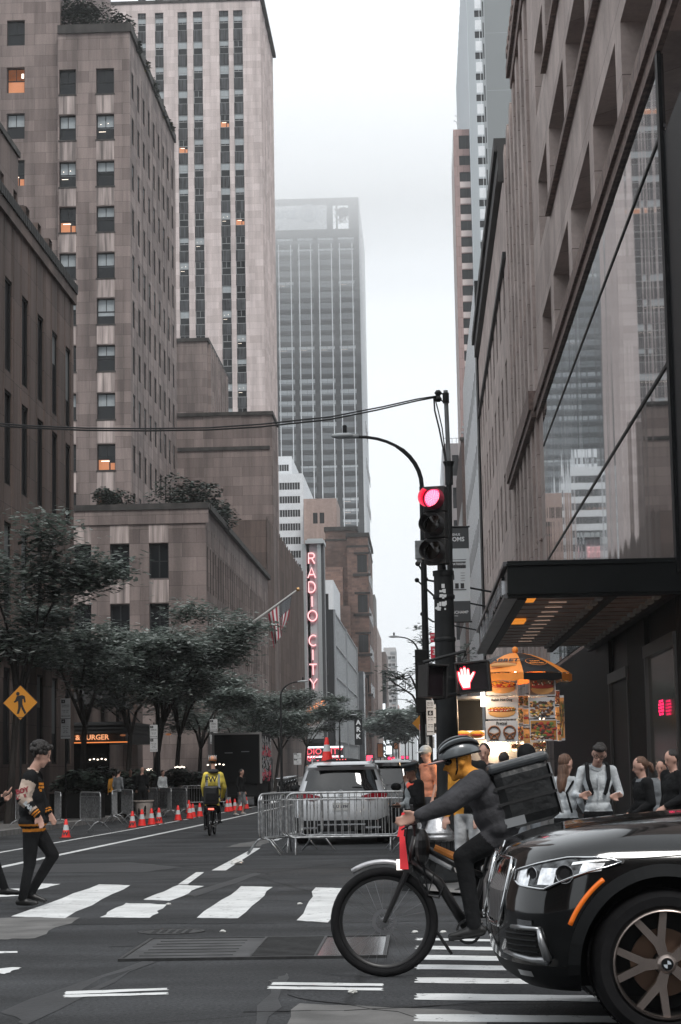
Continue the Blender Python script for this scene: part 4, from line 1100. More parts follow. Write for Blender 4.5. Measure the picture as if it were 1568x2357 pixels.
locust(gp(401,97), 8.8, 3.4, 14, 'slim honey locust just right of the leaning tree', (.7,0), 7000)
locust(gp(456,109), 7.6, 3.4, 15, 'honey locust left of the black box truck', (.4,0), 7000)
locust(gp(632,152), 7.6, 4.0, 16, 'wide honey locust with crooked trunk behind the box truck', (1.0,0), 7500, L=.4, W=.07)
locust(gp(560,128), 6.6, 3.4, 18, 'honey locust rising directly above the box truck roof', (.4,0), 6500, L=.36, W=.06)
locust(gp(700,205), 8.6, 4.2, 17, 'farthest honey locust on the left, in front of the red lettered sign base', (.8,0), 5000, L=.5, W=.09)
locust(Vector((.35,84,gz(84)+.15)), 7.6, 2.4, 21, 'sparse street tree on the right pavement behind the parking signs', (-.5,0), 900, .2, .09, name='street_tree', grp=None, pal=.05, sp=.13)
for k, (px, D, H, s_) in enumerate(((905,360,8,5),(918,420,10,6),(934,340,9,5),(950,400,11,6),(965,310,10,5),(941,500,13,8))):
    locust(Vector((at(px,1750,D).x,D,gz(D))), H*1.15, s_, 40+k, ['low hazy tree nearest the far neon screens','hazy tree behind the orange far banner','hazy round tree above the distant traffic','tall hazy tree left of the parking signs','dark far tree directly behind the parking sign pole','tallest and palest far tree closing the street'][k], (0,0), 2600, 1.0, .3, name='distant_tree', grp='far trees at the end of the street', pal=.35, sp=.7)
def shrub(c, r3, n, seed, name, label, cat='shrub', grp=None, trunk=None, L=.22, W=.07, mats=None, parent=None):
    r = random.Random(seed); C = Vector(c)
    e = empty(name, C, label, cat, grp); mb = MB()
    lobes = [(C+Vector((r.uniform(-.6,.6)*r3[0], r.uniform(-.6,.6)*r3[1], r.uniform(.3,.8)*r3[2])), r.uniform(.3,.55)) for _ in range(9)]
    for i in range(n):
        p, q = lobes[r.randrange(len(lobes))]
        d = Vector((r.gauss(0,1), r.gauss(0,1), r.gauss(0,1))).normalized()*q*r.uniform(.75,1.05)
        leaf(mb, p+Vector((d.x*r3[0], d.y*r3[1], d.z*r3[2]*.8)), L, W, r, 1 if r.random() < .08 else 0, .3, 1)
    mb.build('foliage', mats or [leafD, leafA], e)
    t = MB()
    for k in range(3): t.path([C+Vector((0,0,0 if trunk is None else -trunk)), C+Vector((r.uniform(-.3,.3)*r3[0],0,r3[2]*.5)), C+Vector((r.uniform(-.6,.6)*r3[0],0,r3[2]*.9))], [.06,.04,.02], 5)
    t.build('stem', bark, e); return e
p = at(271,1168,134); shrub((p.x,134,18.4), (1.75,1.4,1.9), 2600, 1, 'roof_tree', 'small dense round tree alone at the front of the planted roof', 'tree', None, L=.24, W=.08)
for k, (px, y_, D) in enumerate(((430,1165,135),(462,1165,142),(496,1180,150),(527,1210,159),(556,1245,169))):
    x = -15.6; s_ = (1.5 if k < 2 else 1.15); shrub((x-.2*(k<1),D,18.3), (1.7*s_ if k<2 else 1.3,3.6,2.5-.22*k), 2600, 5+k, 'roof_shrub', ['bushiest roof shrub at the front corner of the planted roof','second roof shrub counting from the corner','middle roof shrub of the row along the parapet','fourth roof shrub, lower than those before it','last and lowest roof shrub before the blank tower wall'][k], 'shrub', 'dark shrubs along the planted roof', L=.3, W=.09)
p = at(222,60,163); shrub((p.x,164,63.6), (3.4,2,3.6), 3600, 31, 'roof_shrub', 'large dark shrub on top of the brown office block', 'shrub', None, L=.34, W=.1)
for k in range(5):
    D = 165+k*5.6; shrub((X2-.1,D,62.9), (.55,1.9,1.1), 500, 33+k, 'hanging_ivy', ['ivy clump','ivy clump','ivy clump','ivy clump','ivy clump'][k]+' on the brown block roof edge, '+['nearest of five','second of five','middle of five','fourth of five','farthest of five'][k], 'ivy', 'ivy clumps along the brown block roof edge', L=.3, W=.1, mats=[leafD, leafY if k in (1,3,4) else leafA])
planter = mat('black_planter', (.010,.010,.010), .7, spec=.1)
for k, (px, D, s_) in enumerate(((236,74.5,1.5),(178,69.5,1.2),(372,91,1.4),(424,100,1.2),(302,82,1.5))):
    b = gp(px, D); c = shrub(b+Vector((0,0,.85)), (s_*.8,.7,.85), 1500, 60+k, 'planter_shrub', ['broad leafy shrub in the widest black planter','dark shrub in a black planter behind the walking man','leafy shrub in a black planter near the leaning tree','small shrub in a planter behind the far barriers','shrub in a black planter under the canopy end'][k], 'planter', 'shrubs in black planters on the left pavement')
    mb = MB(); mb.box(b.x-s_*.75,b.x+s_*.75,D-.45,D+.45,b.z,b.z+.85); mb.build('planter_box', planter, c)

# ================================================================ LAMPS, WIRES, SIGNAL POSTS
pole_m = mat('dark_street_pole', (.014,.015,.016), .5, .0, spec=.2, noise=.3, nscale=4)
galv = mat('weathered_galvanised_pipe', (.17,.18,.185), .5, .5, noise=.3, nscale=5)
lamp_w = mat('lamp_housing', (.35,.37,.38), .4)
def streetlight(px0, D, lamp, label, grp='cobra head street lamps', r=.06, h0=None, far=False):
    """pole at px0, arm curving up to the lamp head at pixel lamp, all at depth D"""
    tip = at(lamp[0], lamp[1], D); b = gp(px0, D); e = empty('street_lamp', b, label, 'street lamp', grp)
    sg = 1 if b.x > tip.x else -1; top = tip.z-1.7*abs(b.x-tip.x)/2.2
    mb = MB(); mb.path([b, Vector((b.x,D,top))], [r*1.6, r], 8); mb.build('pole', pole_m, e)
    pts = []
    for i in range(11):
        a = math.pi/2*i/10; pts.append(Vector((tip.x+(b.x-tip.x)*math.cos(a)**.9 if i else b.x, D, top+(tip.z-top)*math.sin(a))))
    mb = MB(); mb.path(pts, [r*.85]*6+[r*.6]*5, 7); mb.build('arm', pole_m, e)
    mb = MB(); s_ = sg
    mb.ell((tip.x-s_*.24, D, tip.z+.03), (.29,.13,.07), 12, 6); mb.box(tip.x-.12, tip.x+.12, D-.06, D+.06, tip.z-.03, tip.z+.06)
    mb.build('lamp_head', lamp_w, e, smooth=True)
    mb = MB(); mb.lathe([(.05,.1),(.05,.26),(.03,.28)], (tip.x-s_*.2, D, tip.z), 8); mb.build('photocell', pole_m, e)
    return e
streetlight(986, 45, (814,1005), 'street lamp with long curved arm reaching over the road above the traffic signal')
streetlight(968, 118, (915,1466), 'second street lamp on the right, its head small against the sky')
streetlight(968, 230, (915,1609), 'third and smallest street lamp on the right beside the sparse tree')
streetlight(783, 168, (808,1646), 'street lamp curving right in front of the glass curtain building')
streetlight(648, 122, (690,1569), 'street lamp half hidden in the trees before the ribbed theatre wall')
# utility pipe with the overhead cables
up = empty('cable_pole', at(1034,1750,30.2), 'thin galvanised pipe carrying the overhead cables above the traffic signal', 'pole')
a, b, c = at(1026,898,30.2), at(1033,1062,30.2), at(1045,1985,30.2)
mb = MB(); mb.path([a, b], .034, 8); mb.build('upper_pipe', galv, up)
mb = MB(); mb.path([b, Vector((c.x,30.2,.0))], .042, 8); mb.lathe([(.06,0),(.06,.28),(.09,.36)], (b.x,30.2,b.z-.36), 10); mb.build('lower_pipe', pole_m, up)
mb = MB(); q = at(1009,911,30.2); mb.lathe([(.05,-.08),(.05,.08)], (a.x,30.2,a.z-.12), 8); mb.tube((a.x,30.2,a.z-.06),(q.x,30.2,a.z-.04),.012); mb.tube((a.x,30.2,a.z-.2),(q.x,30.2,q.z-.04),.012)
mb.lathe([(.03,-.09),(.06,-.05),(.03,0),(.06,.05),(.03,.09)], (q.x,30.2,q.z), 8); mb.build('insulator_bracket', pole_m, up)
def wire(pts, D0, D1, r, name, label):
    P = [at(px, py, D0+(D1-D0)*i/(len(pts)-1)) for i, (px, py) in enumerate(pts)]
    mb = MB(); mb.path(P, r, 5); return tag(mb.build(name, mat('cable_rubber', (.012,.013,.014), .6) if 'cable_rubber' not in MATS else MATS['cable_rubber']), label, 'cable', 'overhead cables across the street')
wire([(1005,911),(960,918),(880,936),(760,959),(600,976),(480,984),(340,986),(200,985),(60,979),(-80,968)], 30.2, 24, .011, 'overhead_cable', 'upper of the two sagging cables crossing the whole street')
wire([(1003,914),(960,922),(870,943),(760,965),(600,982),(480,989),(340,991),(200,990),(60,984),(-80,974)], 30.2, 24, .012, 'overhead_cable', 'lower of the two sagging cables crossing the whole street')
wire([(999,915),(1001,945),(1011,985),(1021,1035),(1026,1062)], 30.2, 30.1, .014, 'drop_cable', 'left looped cable dropping down to the pole')
wire([(1001,915),(1009,945),(1018,985),(1025,1040),(1028,1062)], 30.2, 30.1, .010, 'drop_cable', 'right looped cable dropping down to the pole')
# main signal post
DS = 28.0
sp_ = empty('signal_post', gp(1028, DS), 'thick black signal post with torn stickers beside the food cart', 'post')
b = at(1034,1985,DS); t = at(1017,1322,DS)
mb = MB(); mb.lathe([(.30,-.05),(.30,.35),(.2,.45),(.165,.7),(.15,2.2),(.135,t.z)], (b.x*.5+t.x*.5+.02,DS,0), 16); mb.lathe([(.15,t.z-.02),(.15,t.z+.05),(.0,t.z+.07)], (b.x*.5+t.x*.5+.02,DS,0), 16)
for z in (t.z-.35, t.z-.95, t.z-1.5): mb.lathe([(.15,z),(.155,z+.01),(.155,z+.05),(.15,z+.06)], (b.x*.5+t.x*.5+.02,DS,0), 16)
mb.build('shaft', pole_m, sp_, smooth='auto')
PXS = b.x*.5+t.x*.5+.02
mb = MB(); r = random.Random(5)
for (px, py) in ((1019,1352),(1009,1396),(1024,1393),(1020,1372)):
    q = at(px, py, DS-.17)
    for k in range(6): mb.cbox((q.x+r.uniform(-.03,.03), DS-.155, q.z+r.uniform(-.05,.05)), (r.uniform(.02,.05),.006,r.uniform(.02,.06)), r.uniform(-.3,.3))
mb.build('torn_sticker', mat('sticker_white', (.55,.56,.57), .6), sp_)
# vehicle signal head, turned slightly left
sg = empty('traffic_signal', at(1000,1210,DS-.1), 'three lens traffic signal with its top lamp glowing red', 'traffic light')
yel = mat('signal_black', (.022,.021,.021), .45, noise=.3, nscale=12)
visor = mat('visor_inner', (.05,.048,.05), .4)
body = MB(); 
hx0, hx1 = at(978,1210,DS).x, at(1029,1210,DS).x
M0 = T((hx0+hx1)/2, DS-.12, 0) @ RZ(R(-14)); z0, z1 = at(1000,1302,DS).z, at(1000,1122,DS).z; hw = (hx1-hx0)/2
for k in range(3):
    za, zb_ = z0+(z1-z0)*k/3+.006, z0+(z1-z0)*(k+1)/3-.006; body.box(-hw,hw,-.1,.14,za,zb_,0,M0)
body.tube((PXS,DS,t.z),(PXS-.02,DS,z0+.1),.05)
body.build('housing', yel, sg, bevel=.012)
for k, nm in ((2,'red'),(1,'amber'),(0,'green')):
    zc = z0+(z1-z0)*(k+.5)/3
    Ml = M0 @ T(0,-.1,zc) @ RX(R(90))
    v = MB(); Rr = .155
    n = 20; base = []
    for i in range(n+1):
        a = R(-235)+R(290)*i/n   # open at the bottom
        for rr_, L_ in ((Rr,0),(Rr,.30-.05*math.sin(a)),): base.append(Ml @ Vector((rr_*math.cos(a), rr_*math.sin(a), L_)))
    for i in range(n): v.quad(base[2*i],base[2*i+1],base[2*i+3],base[2*i+2])
    v.build('visor', visor if k != 2 else mat('red_lit_visor', (.55,.04,.09), .35), sg, smooth=True)  # red lamp's light on the top visor is put into its colour
    lm = MB(); lm.lathe([(.0,.035),(.08,.028),(.135,.0)], (0,0,0), 20, 0, Ml); 
    l = lm.build('lens', emit('red_signal', (1,.03,.12), 2.2) if k == 2 else mat('dark_lens_%s' % nm, (.02,.015,.012), .15), sg, smooth=True)
    if k == 2:
        dm = MB()
        for rr_ in (0,.03,.055,.08,.105):
            for j in range(max(1, int(rr_*190))):
                a = 2*math.pi*j/max(1, int(rr_*190)); c = Ml @ Vector((rr_*math.cos(a), rr_*math.sin(a), .04)); dm.ell(tuple(c), (.008,.008,.008), 5, 3)
        dm.build('led_cluster', emit('hot_red_led', (1,.55,.6), 3.0), sg)
cb = MB(); q0, q1 = at(956,1292,DS), at(977,1245,DS); cb.box(q0.x,q1.x,DS-.1,DS+.05,q0.z+.03,q1.z); cb.box(q0.x+.02,q1.x-.04,DS-.08,DS+.03,q0.z-.02,q0.z+.03); 
cc = empty('control_box', (q0.x,DS,q0.z), 'small pale box hanging left of the green lens', 'box'); cb.build('case', mat('grey_box_plastic', (.30,.31,.31), .5, noise=.4, nscale=12), cc, bevel=.01)
c2 = MB(); c2.tube((q1.x,DS,q0.z+.1),(hx0+.05,DS,q0.z+.12),.015); c2.build('bracket', pole_m, cc)
# pedestrian signals
def pedsig(px0, px1, py0, py1, D, rot, label, hand, tilt):
    a, b = at(px0, py1, D), at(px1, py0, D); w_, h_ = (b.x-a.x), (b.z-a.z)
    e = empty('pedestrian_signal', ((a.x+b.x)/2, D, (a.z+b.z)/2), label, 'pedestrian signal')
    M = T((a.x+b.x)/2, D, (a.z+b.z)/2) @ RZ(rot) @ RY(tilt)
    mb = MB(); mb.box(-w_/2,w_/2,-.02,.22,-h_/2,h_/2,0,M); mb.box(-w_/2-.012,w_/2+.012,-.13,-.02,h_/2-.015,h_/2+.01,0,M)
    for s_ in (-1,1): mb.box(s_*(w_/2)-.012,s_*(w_/2)+.012,-.11,-.02,-h_/2,h_/2,0,M)
    mb.build('housing', yel, e, bevel=.006)
    f = MB(); f.box(-w_/2+.03,w_/2-.03,-.028,-.021,-h_/2+.03,h_/2-.03,0,M); f.build('screen', mat('ped_screen', (.012,.008,.010), .25) if 'ped_screen' not in MATS else MATS['ped_screen'], e)
    if hand:
        def hd(mb, s_, y):
            cx_ = -w_*.22; H_ = h_*.66*s_
            pts = [(-.2,-.5),(.17,-.5),(.2,-.25),(.42,.08),(.5,.22),(.42,.27),(.25,.08),(.22,.1),(.2,.4),(.14,.43),(.09,.4),(.07,.12),(.05,.12),(.03,.5),(-.03,.53),(-.09,.5),(-.09,.12),(-.11,.12),(-.15,.45),(-.21,.47),(-.26,.43),(-.24,.1),(-.26,.1),(-.32,.32),(-.38,.33),(-.41,.28),(-.36,-.12)]
            mb.prism([(cx_+x*H_*.92, z*H_) for x, z in pts], y, y+.006, 0, M)
        g = MB(); hd(g, 1.0, -.037); g.build('hand_symbol', emit('hand_red', (1,.42,.40), 2.3), e)
        g = MB(); hd(g, 1.14, -.031); g.build('hand_glow', emit('hand_halo', (1,.02,.06), 1.2), e)
    return e
pedsig(1053,1126,1523,1594,DS-.9,R(-8),'pedestrian signal showing a red raised hand in front of the food cart',True,R(-4))
pedsig(976,1024,1530,1606,DS-.7,R(25),'unlit pedestrian signal seen from the side left of the thick post',False,R(3))
mb = MB(); mb.tube(at(975,1524,DS-.5), at(1072,1498,DS-.5), .022); mb.tube(at(1000,1608,DS-.5), at(1110,1585,DS-.5), .026); mb.tube(at(1000,1608,DS-.5), (PXS,DS,at(0,1608,DS).z), .03)
mb.build('bracket_arm', pole_m, sp_)
# banner on its own post
bn = empty('street_banner', at(1064,1430,33), 'tall white and dark street banner with a drawn shop front hanging behind the signal', 'banner')
DB = 33.0; x0, x1 = at(1020,1300,DB).x, at(1081,1300,DB).x
def bz(py): return at(1060, py, DB).z
mb = MB(); mb.box(x0,x1,DB,DB+.008,bz(1308),bz(1262),0); mb.box(x0,x1,DB,DB+.008,bz(1262),bz(1213),1); mb.box(x0,x1,DB,DB+.008,bz(1383),bz(1308),0); mb.box(x0,x1,DB,DB+.008,bz(1430),bz(1383),1)
mb.build('banner_cloth', [mat('banner_white', (.50,.53,.55), .8), mat('banner_charcoal', (.05,.054,.058), .8)], bn)
mb = MB(); mb.text('AVENUE', .052, TF(at(1046,1230,DB).x, DB-.004, bz(1230)), 0, 0, .001); mb.text('BLOOMS', .1, TF(at(1042,1241,DB).x, DB-.004, bz(1241)), 0, 0, .003)
mb.text('LONGCHAMP', .066, TF(at(1050,1409,DB).x, DB-.004, bz(1409)), 0, 0, .001, sx=1.0); mb.text('PARIS', .028, TF(at(1050,1416,DB).x, DB-.004, bz(1417)))
mb.build('banner_lettering', mat('banner_letter', (.6,.62,.64), .8), bn)
mb = MB(); k0 = at(1033,1360,DB).x; k1 = at(1074,1360,DB).x
mb.box(k0,k1,DB-.004,DB-.002,bz(1303),bz(1292)); mb.box(k0-.01,k1+.01,DB-.004,DB-.002,bz(1288),bz(1287))
for i in range(10): mb.ell((k0+(k1-k0)*(i+.5)/10, DB-.003, bz(1305)), (.017,.001,.022), 8, 4)
for i in range(3): mb.box(k0+.02+i*.09,k0+.08+i*.09,DB-.004,DB-.002,bz(1354),bz(1342))
for z in (1318,1324,1330,1336): mb.box(k1-.09,k1-.02,DB-.004,DB-.002,bz(z+.8),bz(z))
mb.box(k0,k1,DB-.004,DB-.002,bz(1358),bz(1356)); mb.box(k0+.02,k0+.1,DB-.004,DB-.002,bz(1334),bz(1322))
mb.build('drawn_shop', mat('banner_ink', (.03,.03,.032), .8), bn)
mb = MB(); mb.text('LA PATISSERIE', .05, TF((k0+k1)/2, DB-.0055, bz(1298)), 0, 0, .001); mb.build('shop_lettering', MATS['banner_letter'], bn)
mb = MB()
for py in (1212,1431): mb.tube((x0-.1,DB,bz(py)),(x1+.02,DB,bz(py)),.014)
mb.tube((x0-.06,DB+.02,.1),(x0-.06,DB+.02,bz(1200)),.035); mb.build('banner_post', pole_m, bn)
# street signs on the right
def plate(name, label, px0, px1, py0, py1, D, face, lines, cat='sign', grp=None, post=True, rot=0, pside=0):
    a, b = at(px0, py1, D), at(px1, py0, D); cx_, cz_ = (a.x+b.x)/2, (a.z+b.z)/2; w_, h_ = b.x-a.x, b.z-a.z
    e = empty(name, (cx_, D, gz(D)+.15), label, cat, grp); M = T(cx_, D, cz_) @ RZ(rot)
    mb = MB(); mb.box(-w_/2,w_/2,0,.006,-h_/2,h_/2,0,M); mb.build('sign_plate', face, e)
    by = {}
    for (tx, s_, fx, fz, m_) in lines: by.setdefault(m_.name, (m_, []))[1].append((tx, s_, fx, fz))
    for nm, (m_, L_) in by.items():
        t_ = MB()
        for tx, s_, fx, fz in L_:
            if tx.startswith('#'):
                q = [float(v) for v in tx[1:].split(',')]; t_.box(q[0]*w_,q[1]*w_,-.003,-.001,q[2]*h_,q[3]*h_,0,M)
            elif tx in ('<','>','<>'):
                z = fz*h_; t_.box(-w_*.35,w_*.35,-.003,-.001,z-s_*.12,z+s_*.12,0,M)
                if '<' in tx: t_.prism([(-w_*.35,z-s_*.4),(-w_*.35,z+s_*.4),(-w_*.47,z)],-.003,-.001,0,M)
                if '>' in tx: t_.prism([(w_*.35,z-s_*.4),(w_*.35,z+s_*.4),(w_*.47,z)],-.003,-.001,0,M)
            else: t_.text(tx, s_, M @ T(fx*w_, -.004, fz*h_) @ RX(R(90)), 0, 0, s_*.03)
        t_.build('sign_lettering', m_, e)
    if post:
        mb = MB(); mb.tube((cx_+pside,D+.04,gz(D)),(cx_+pside,D+.04,b.z+.1),.03); mb.build('post', pole_m, e)
    return e
sw = mat('sign_white', (.58,.59,.60), .5); sr = mat('sign_red', (.50,.02,.05), .5); sk = mat('sign_black_ink', (.02,.02,.022), .6); sy = mat('sign_orange_yellow', (.72,.30,.03), .5)
D = 31.0
plate('no_standing_sign', 'red no standing sign with white letters beside the thick post', 991,1012,1456,1478,D,sr,[('NO',.045,-.15,.24,sw),('Anytime',.034,.0,-.2,sw)],post=False)
plate('no_standing_sign', 'red sign with a white 3 under the no standing sign', 992,1012,1486,1515,D,sr,[('3',.13,-.1,.0,sw),('#-.45,.45,.42,.47',.1,0,0,sw)],post=True,pside=.03)
plate('parking_rule_sign', 'tall white parking sign with a black 6 and arrows near the cap man', 983,999,1611,1692,33,sw,[('Monday',.028,0,.42,sk),('7am - 7pm',.024,0,.36,sk),('<',.045,0,.28,sk),('#-.35,.35,.06,.2',.1,0,0,sk),('6',.075,0,.13,sw),('Monday',.024,0,.0,sk),('6pm - 8am',.02,0,-.06,sk),('Saturday',.022,0,-.2,sk),('8am - 6pm',.02,0,-.26,sk),('<',.045,0,-.4,sk)],grp=None)
plate('parking_rule_sign', 'narrow white parking sign with a black 10 tucked against the thick post', 999,1011,1621,1688,32.5,sw,[('8am',.03,0,.36,sk),('<',.04,0,.05,sk),('#-.45,.45,-.48,-.15',.1,0,0,sk),('10',.06,0,-.33,sw)],post=False)
plate('parking_rule_sign', 'lower white commercial vehicles sign with a red square behind the cap man', 966,981,1667,1712,38,sw,[('#-.45,-.1,.2,.45',.1,0,0,sr),('COMMERCIAL',.022,0,.02,sk),('VEHICLES ONLY',.02,0,-.05,sk),('7am - 7pm',.02,0,-.2,sk),('>',.04,0,-.35,sk)])
plate('notice_sheet', 'pale paper notice taped below the parking signs', 983,1000,1695,1722,34,mat('paper_notice',(.42,.43,.44),.8),[('NOTICE',.02,0,.3,sk)],post=False,cat='notice')
a = at(978,1664,60); mb = MB(); mb.prism([(-.38,0),(0,.38),(.38,0),(0,-.38)],0,.01,0,T(a)); e = empty('warning_sign',(a.x,60,gz(60)+.15),'small orange diamond sign peeking out behind the parking signs','sign'); mb.build('sign_plate', sy, e); mb = MB(); mb.tube((a.x,60.03,gz(60)),(a.x,60.03,a.z+.4),.03); mb.build('post', pole_m, e)
mb = MB(); a, b = at(958,1640,36), at(984,1494,36); mb.box(a.x,b.x,36,36.25,a.z,b.z); e = empty('dark_sign_case',(a.x,36,a.z),'tall black sign case seen from behind, left of the thick post','sign'); mb.build('case', black_metal, e, bevel=.01)
mb = MB(); mb.tube(((a.x+b.x)/2,36.3,gz(36)),((a.x+b.x)/2,36.3,b.z),.05); mb.build('post', pole_m, e)
# flagstaffs high on the right
for k, (p0, p1) in enumerate((((985,1335),(962,1297)),((1000,1372),(960,1335)),((996,1430),(972,1413)))):
    a, b = at(*p0, 60+k*8), at(*p1, 58+k*8); e = empty('small_flagstaff', a, ['upper','middle','lower'][k]+' thin bare flagstaff with ball tip left of the signal post', 'flagstaff', 'bare flagstaffs by the signal post')
    mb = MB(); mb.tube(a, b, .035, .025); mb.build('staff', pole_m, e); mb = MB(); mb.ell(tuple(b), (.08,.08,.08), 8, 5); mb.build('ball', pole_m, e)
    mb = MB(); w_ = 3.9 if k < 2 else 3.7; mb.tube(a, (XR, a.y, a.z-.8), .03); mb.build('stay', pole_m, e)
# silver topped bollard (fire box) and a dark hydrant
hy = gat(1011,2046); e = empty('ribbed_post', hy, 'black fluted post with a large silver bell shaped top behind the bicycle', 'bollard'); k = 1/ (4573/hy.y)
s_ = hy.y/4573; zt_ = at(1010,1868,hy.y).z
mb = MB(); mb.lathe([(.30,0),(.30,.12),(.2,.2),(.17,.3),(.17,zt_-.30-hy.z)], tuple(hy), 14)
for i in range(14): a = 2*math.pi*i/14; mb.tube((hy.x+.17*math.cos(a),hy.y+.17*math.sin(a),hy.z+.25),(hy.x+.17*math.cos(a),hy.y+.17*math.sin(a),zt_-.32),.012,n=4)
mb.build('fluted_shaft', pole_m, e)
mb = MB(); mb.lathe([(.17,-.36),(.20,-.33),(.205,-.30),(.19,-.28),(.195,-.25),(.15,-.2),(.12,-.12),(.085,-.07),(.085,-.02),(.07,0),(0,.005)], (hy.x,hy.y,zt_), 22); mb.build('silver_cap', mat('cast_silver', (.42,.42,.43), .35, .85, noise=.3, nscale=12, bump=.3), e, smooth='auto')
hy2 = Vector((hy.x-.32,hy.y-.2,hy.z)); e = empty('short_post', hy2, 'shorter black post with a domed silver rim left of the ribbed post', 'bollard')
mb = MB(); z2 = at(965,1880,hy2.y).z-hy2.z; mb.lathe([(.16,0),(.16,.1),(.11,.16),(.11,z2-.14)], tuple(hy2), 12); mb.build('shaft', pole_m, e)
mb = MB(); mb.lathe([(.12,z2-.14),(.13,z2-.1),(.1,z2-.03),(0,z2)], tuple(hy2), 14); mb.build('domed_cap', MATS['cast_silver'], e, smooth=True)

# ================================================================ LEFT SIDE SIGNS
D = 60; c = at(47,1617,D); hw = at(88,1617,D).x-c.x
e = empty('pedestrian_sign', (c.x, D, gz(D)+.15), 'orange yellow diamond sign with a black walking figure at the left edge', 'sign')
mb = MB(); mb.prism([(-hw,0),(0,hw),(hw,0),(0,-hw)],0,.012,0,T(c)); mb.build('sign_plate', sk, e)
mb = MB(); q = hw*.95; mb.prism([(-q,0),(0,q),(q,0),(0,-q)],-.004,0,0,T(c)); mb.build('sign_face', sy, e)
mb = MB(); M = T(c)@T(0,-.008,0)@Matrix.Diagonal((hw,1,hw,1))
mb.lathe([(0,0),(.1,0),(.1,.01)], (c.x-.14*hw,D-.012,c.z+.5*hw), 14, 0, RX(R(90)) @ Matrix.Diagonal((hw,hw,1,1)))
for pts in ([(-.2,.36),(.1,.42),(.25,.36),(.3,.02),(.22,0),(.17,.22),(.12,.18),(.12,-.1),(-.12,-.1),(-.13,.1),(-.32,.0),(-.38,.06),(-.3,.12)],[(-.12,-.1),(.06,-.1),(.02,-.3),(-.08,-.62),(-.2,-.62),(-.12,-.3)],[(.0,-.1),(.12,-.1),(.2,-.3),(.34,-.58),(.24,-.64),(.08,-.35)]): mb.prism(pts,-.004,.002,0,M)
mb.box(c.x-.1,c.x+.1,D-.012,D-.008,c.z-hw*.83,c.z-hw*.8); mb.build('walking_figure', sk, e)
mb = MB(); mb.tube((c.x,D+.04,gz(D)),(c.x,D+.04,c.z+hw*.9),.035); mb.build('post', pole_m, e)
def parks(px, py0, py1, D, label):
    w_ = 11 if D < 80 else 8.6
    L = [('#-.45,-.05,.38,.47',.1,0,0,sk),('3',.07,-.25,.425,sw),('COMMERCIAL',.04,0,.33,sk),('VEHICLES ONLY',.036,0,.29,sk),('Monday - Friday',.032,0,.2,sk),('7am - 7pm',.035,0,.16,sk),('<>',.06,0,.06,sk),
         ('#-.5,.5,-.012,.002',.1,0,0,sk),('#-.45,-.05,-.12,-.02',.1,0,0,sk),('6',.07,-.25,-.07,sw),('Monday - Friday',.032,0,-.2,sk),('7pm - 10pm',.035,0,-.25,sk),('Saturday',.035,0,-.31,sk),('8am - 10pm',.035,0,-.35,sk),('<>',.06,0,-.44,sk)]
    return plate('parking_rule_sign', label, px-w_, px+w_, py0, py1, D, sw, L, grp=None)
parks(151,1607,1700,66,'double white parking sign with 3 and 6 squares hung before the restaurant canopy')
parks(354,1668,1730,82,'double white parking sign beside the leaning tree trunk')
parks(492,1655,1712,104,'narrow white parking sign just left of the box truck')
parks(685,1733,1760,170,'tiny parking sign against the ribbed theatre wall, right of the truck')
lp = gp(364,86); e = empty('banner_lamp_post', lp, 'dark lamp post with twin hanging banners among the left trees', 'lamp post')
mb = MB(); mb.path([lp, lp+Vector((0,0,6.6))], [.11,.08], 8); mb.build('pole', pole_m, e)
mb = MB(); a, b = at(316,1614,86), at(357,1508,86); mb.box(a.x,a.x+.35,86,86.02,a.z,b.z); mb.box(b.x-.4,b.x,86,86.02,a.z,b.z-.3); mb.tube((a.x,86,b.z),(lp.x,86,b.z),.03); mb.build('hanging_banner', mat('dark_banner', (.025,.026,.028), .8), e)

# ================================================================ FLAG
fb = atx(562,1446,-14.1); tip = at(686,1356,fb.y)
e = empty('flag', fb, 'american flag hanging from a long white staff angled off the ribbed stone wall', 'flag')
mb = MB(); mb.path([fb, tip], [.09,.06], 8); mb.build('flagstaff', mat('staff_white', (.55,.55,.54), .5), e)
mb = MB(); mb.ell(tuple(tip), (.17,.17,.17), 10, 6); mb.build('finial', mat('gold_ball', (.55,.33,.15), .3, .8), e, smooth=True)
mb = MB(); mb.lathe([(.2,-.4),(.13,.3)], tuple(fb), 8, 0, RY(R(50))); mb.build('wall_bracket', black_metal, e)
# cloth: hoist edge along the staff, fly hanging down, gathered at the bottom
h0, h1 = at(672,1369,fb.y-.1), at(617,1413,fb.y-.1); f0, f1 = at(659,1435,fb.y-.5), at(631,1492,fb.y-.5)
mb = MB(); NU, NV = 26, 26; P = []
for j in range(NV+1):
    for i in range(NU+1):
        u, v = i/NU, j/NV
        A = h0.lerp(h1, v); B_ = f0.lerp(f1, v); p = A.lerp(B_, u); 
        p = p+Vector((math.sin(v*9+u*3)*.07*u, math.sin(v*13+u*2)*.35*(.3+u), -.25*math.sin(u*math.pi)*(1-v)*.4)); P.append(p)
for j in range(NV):
    for i in range(NU):
        st_ = j*13//NV; m_ = 0 if st_ % 2 == 0 else 1
        if j < 14 and i < 11: m_ = 2
        a = j*(NU+1)+i; mb.quad(P[a],P[a+1],P[a+NU+2],P[a+NU+1],m_)
        if m_ == 2 and i % 2 == 1 and j % 2 == 1:
            c = (P[a]+P[a+NU+2])/2+Vector((0,-.06,0)); mb.prism([(.06*math.cos(k_*math.pi/5+.3)*(1 if k_%2 else .45), .06*math.sin(k_*math.pi/5+.3)*(1 if k_%2 else .45)) for k_ in range(10)],0,.01,1,T(c))
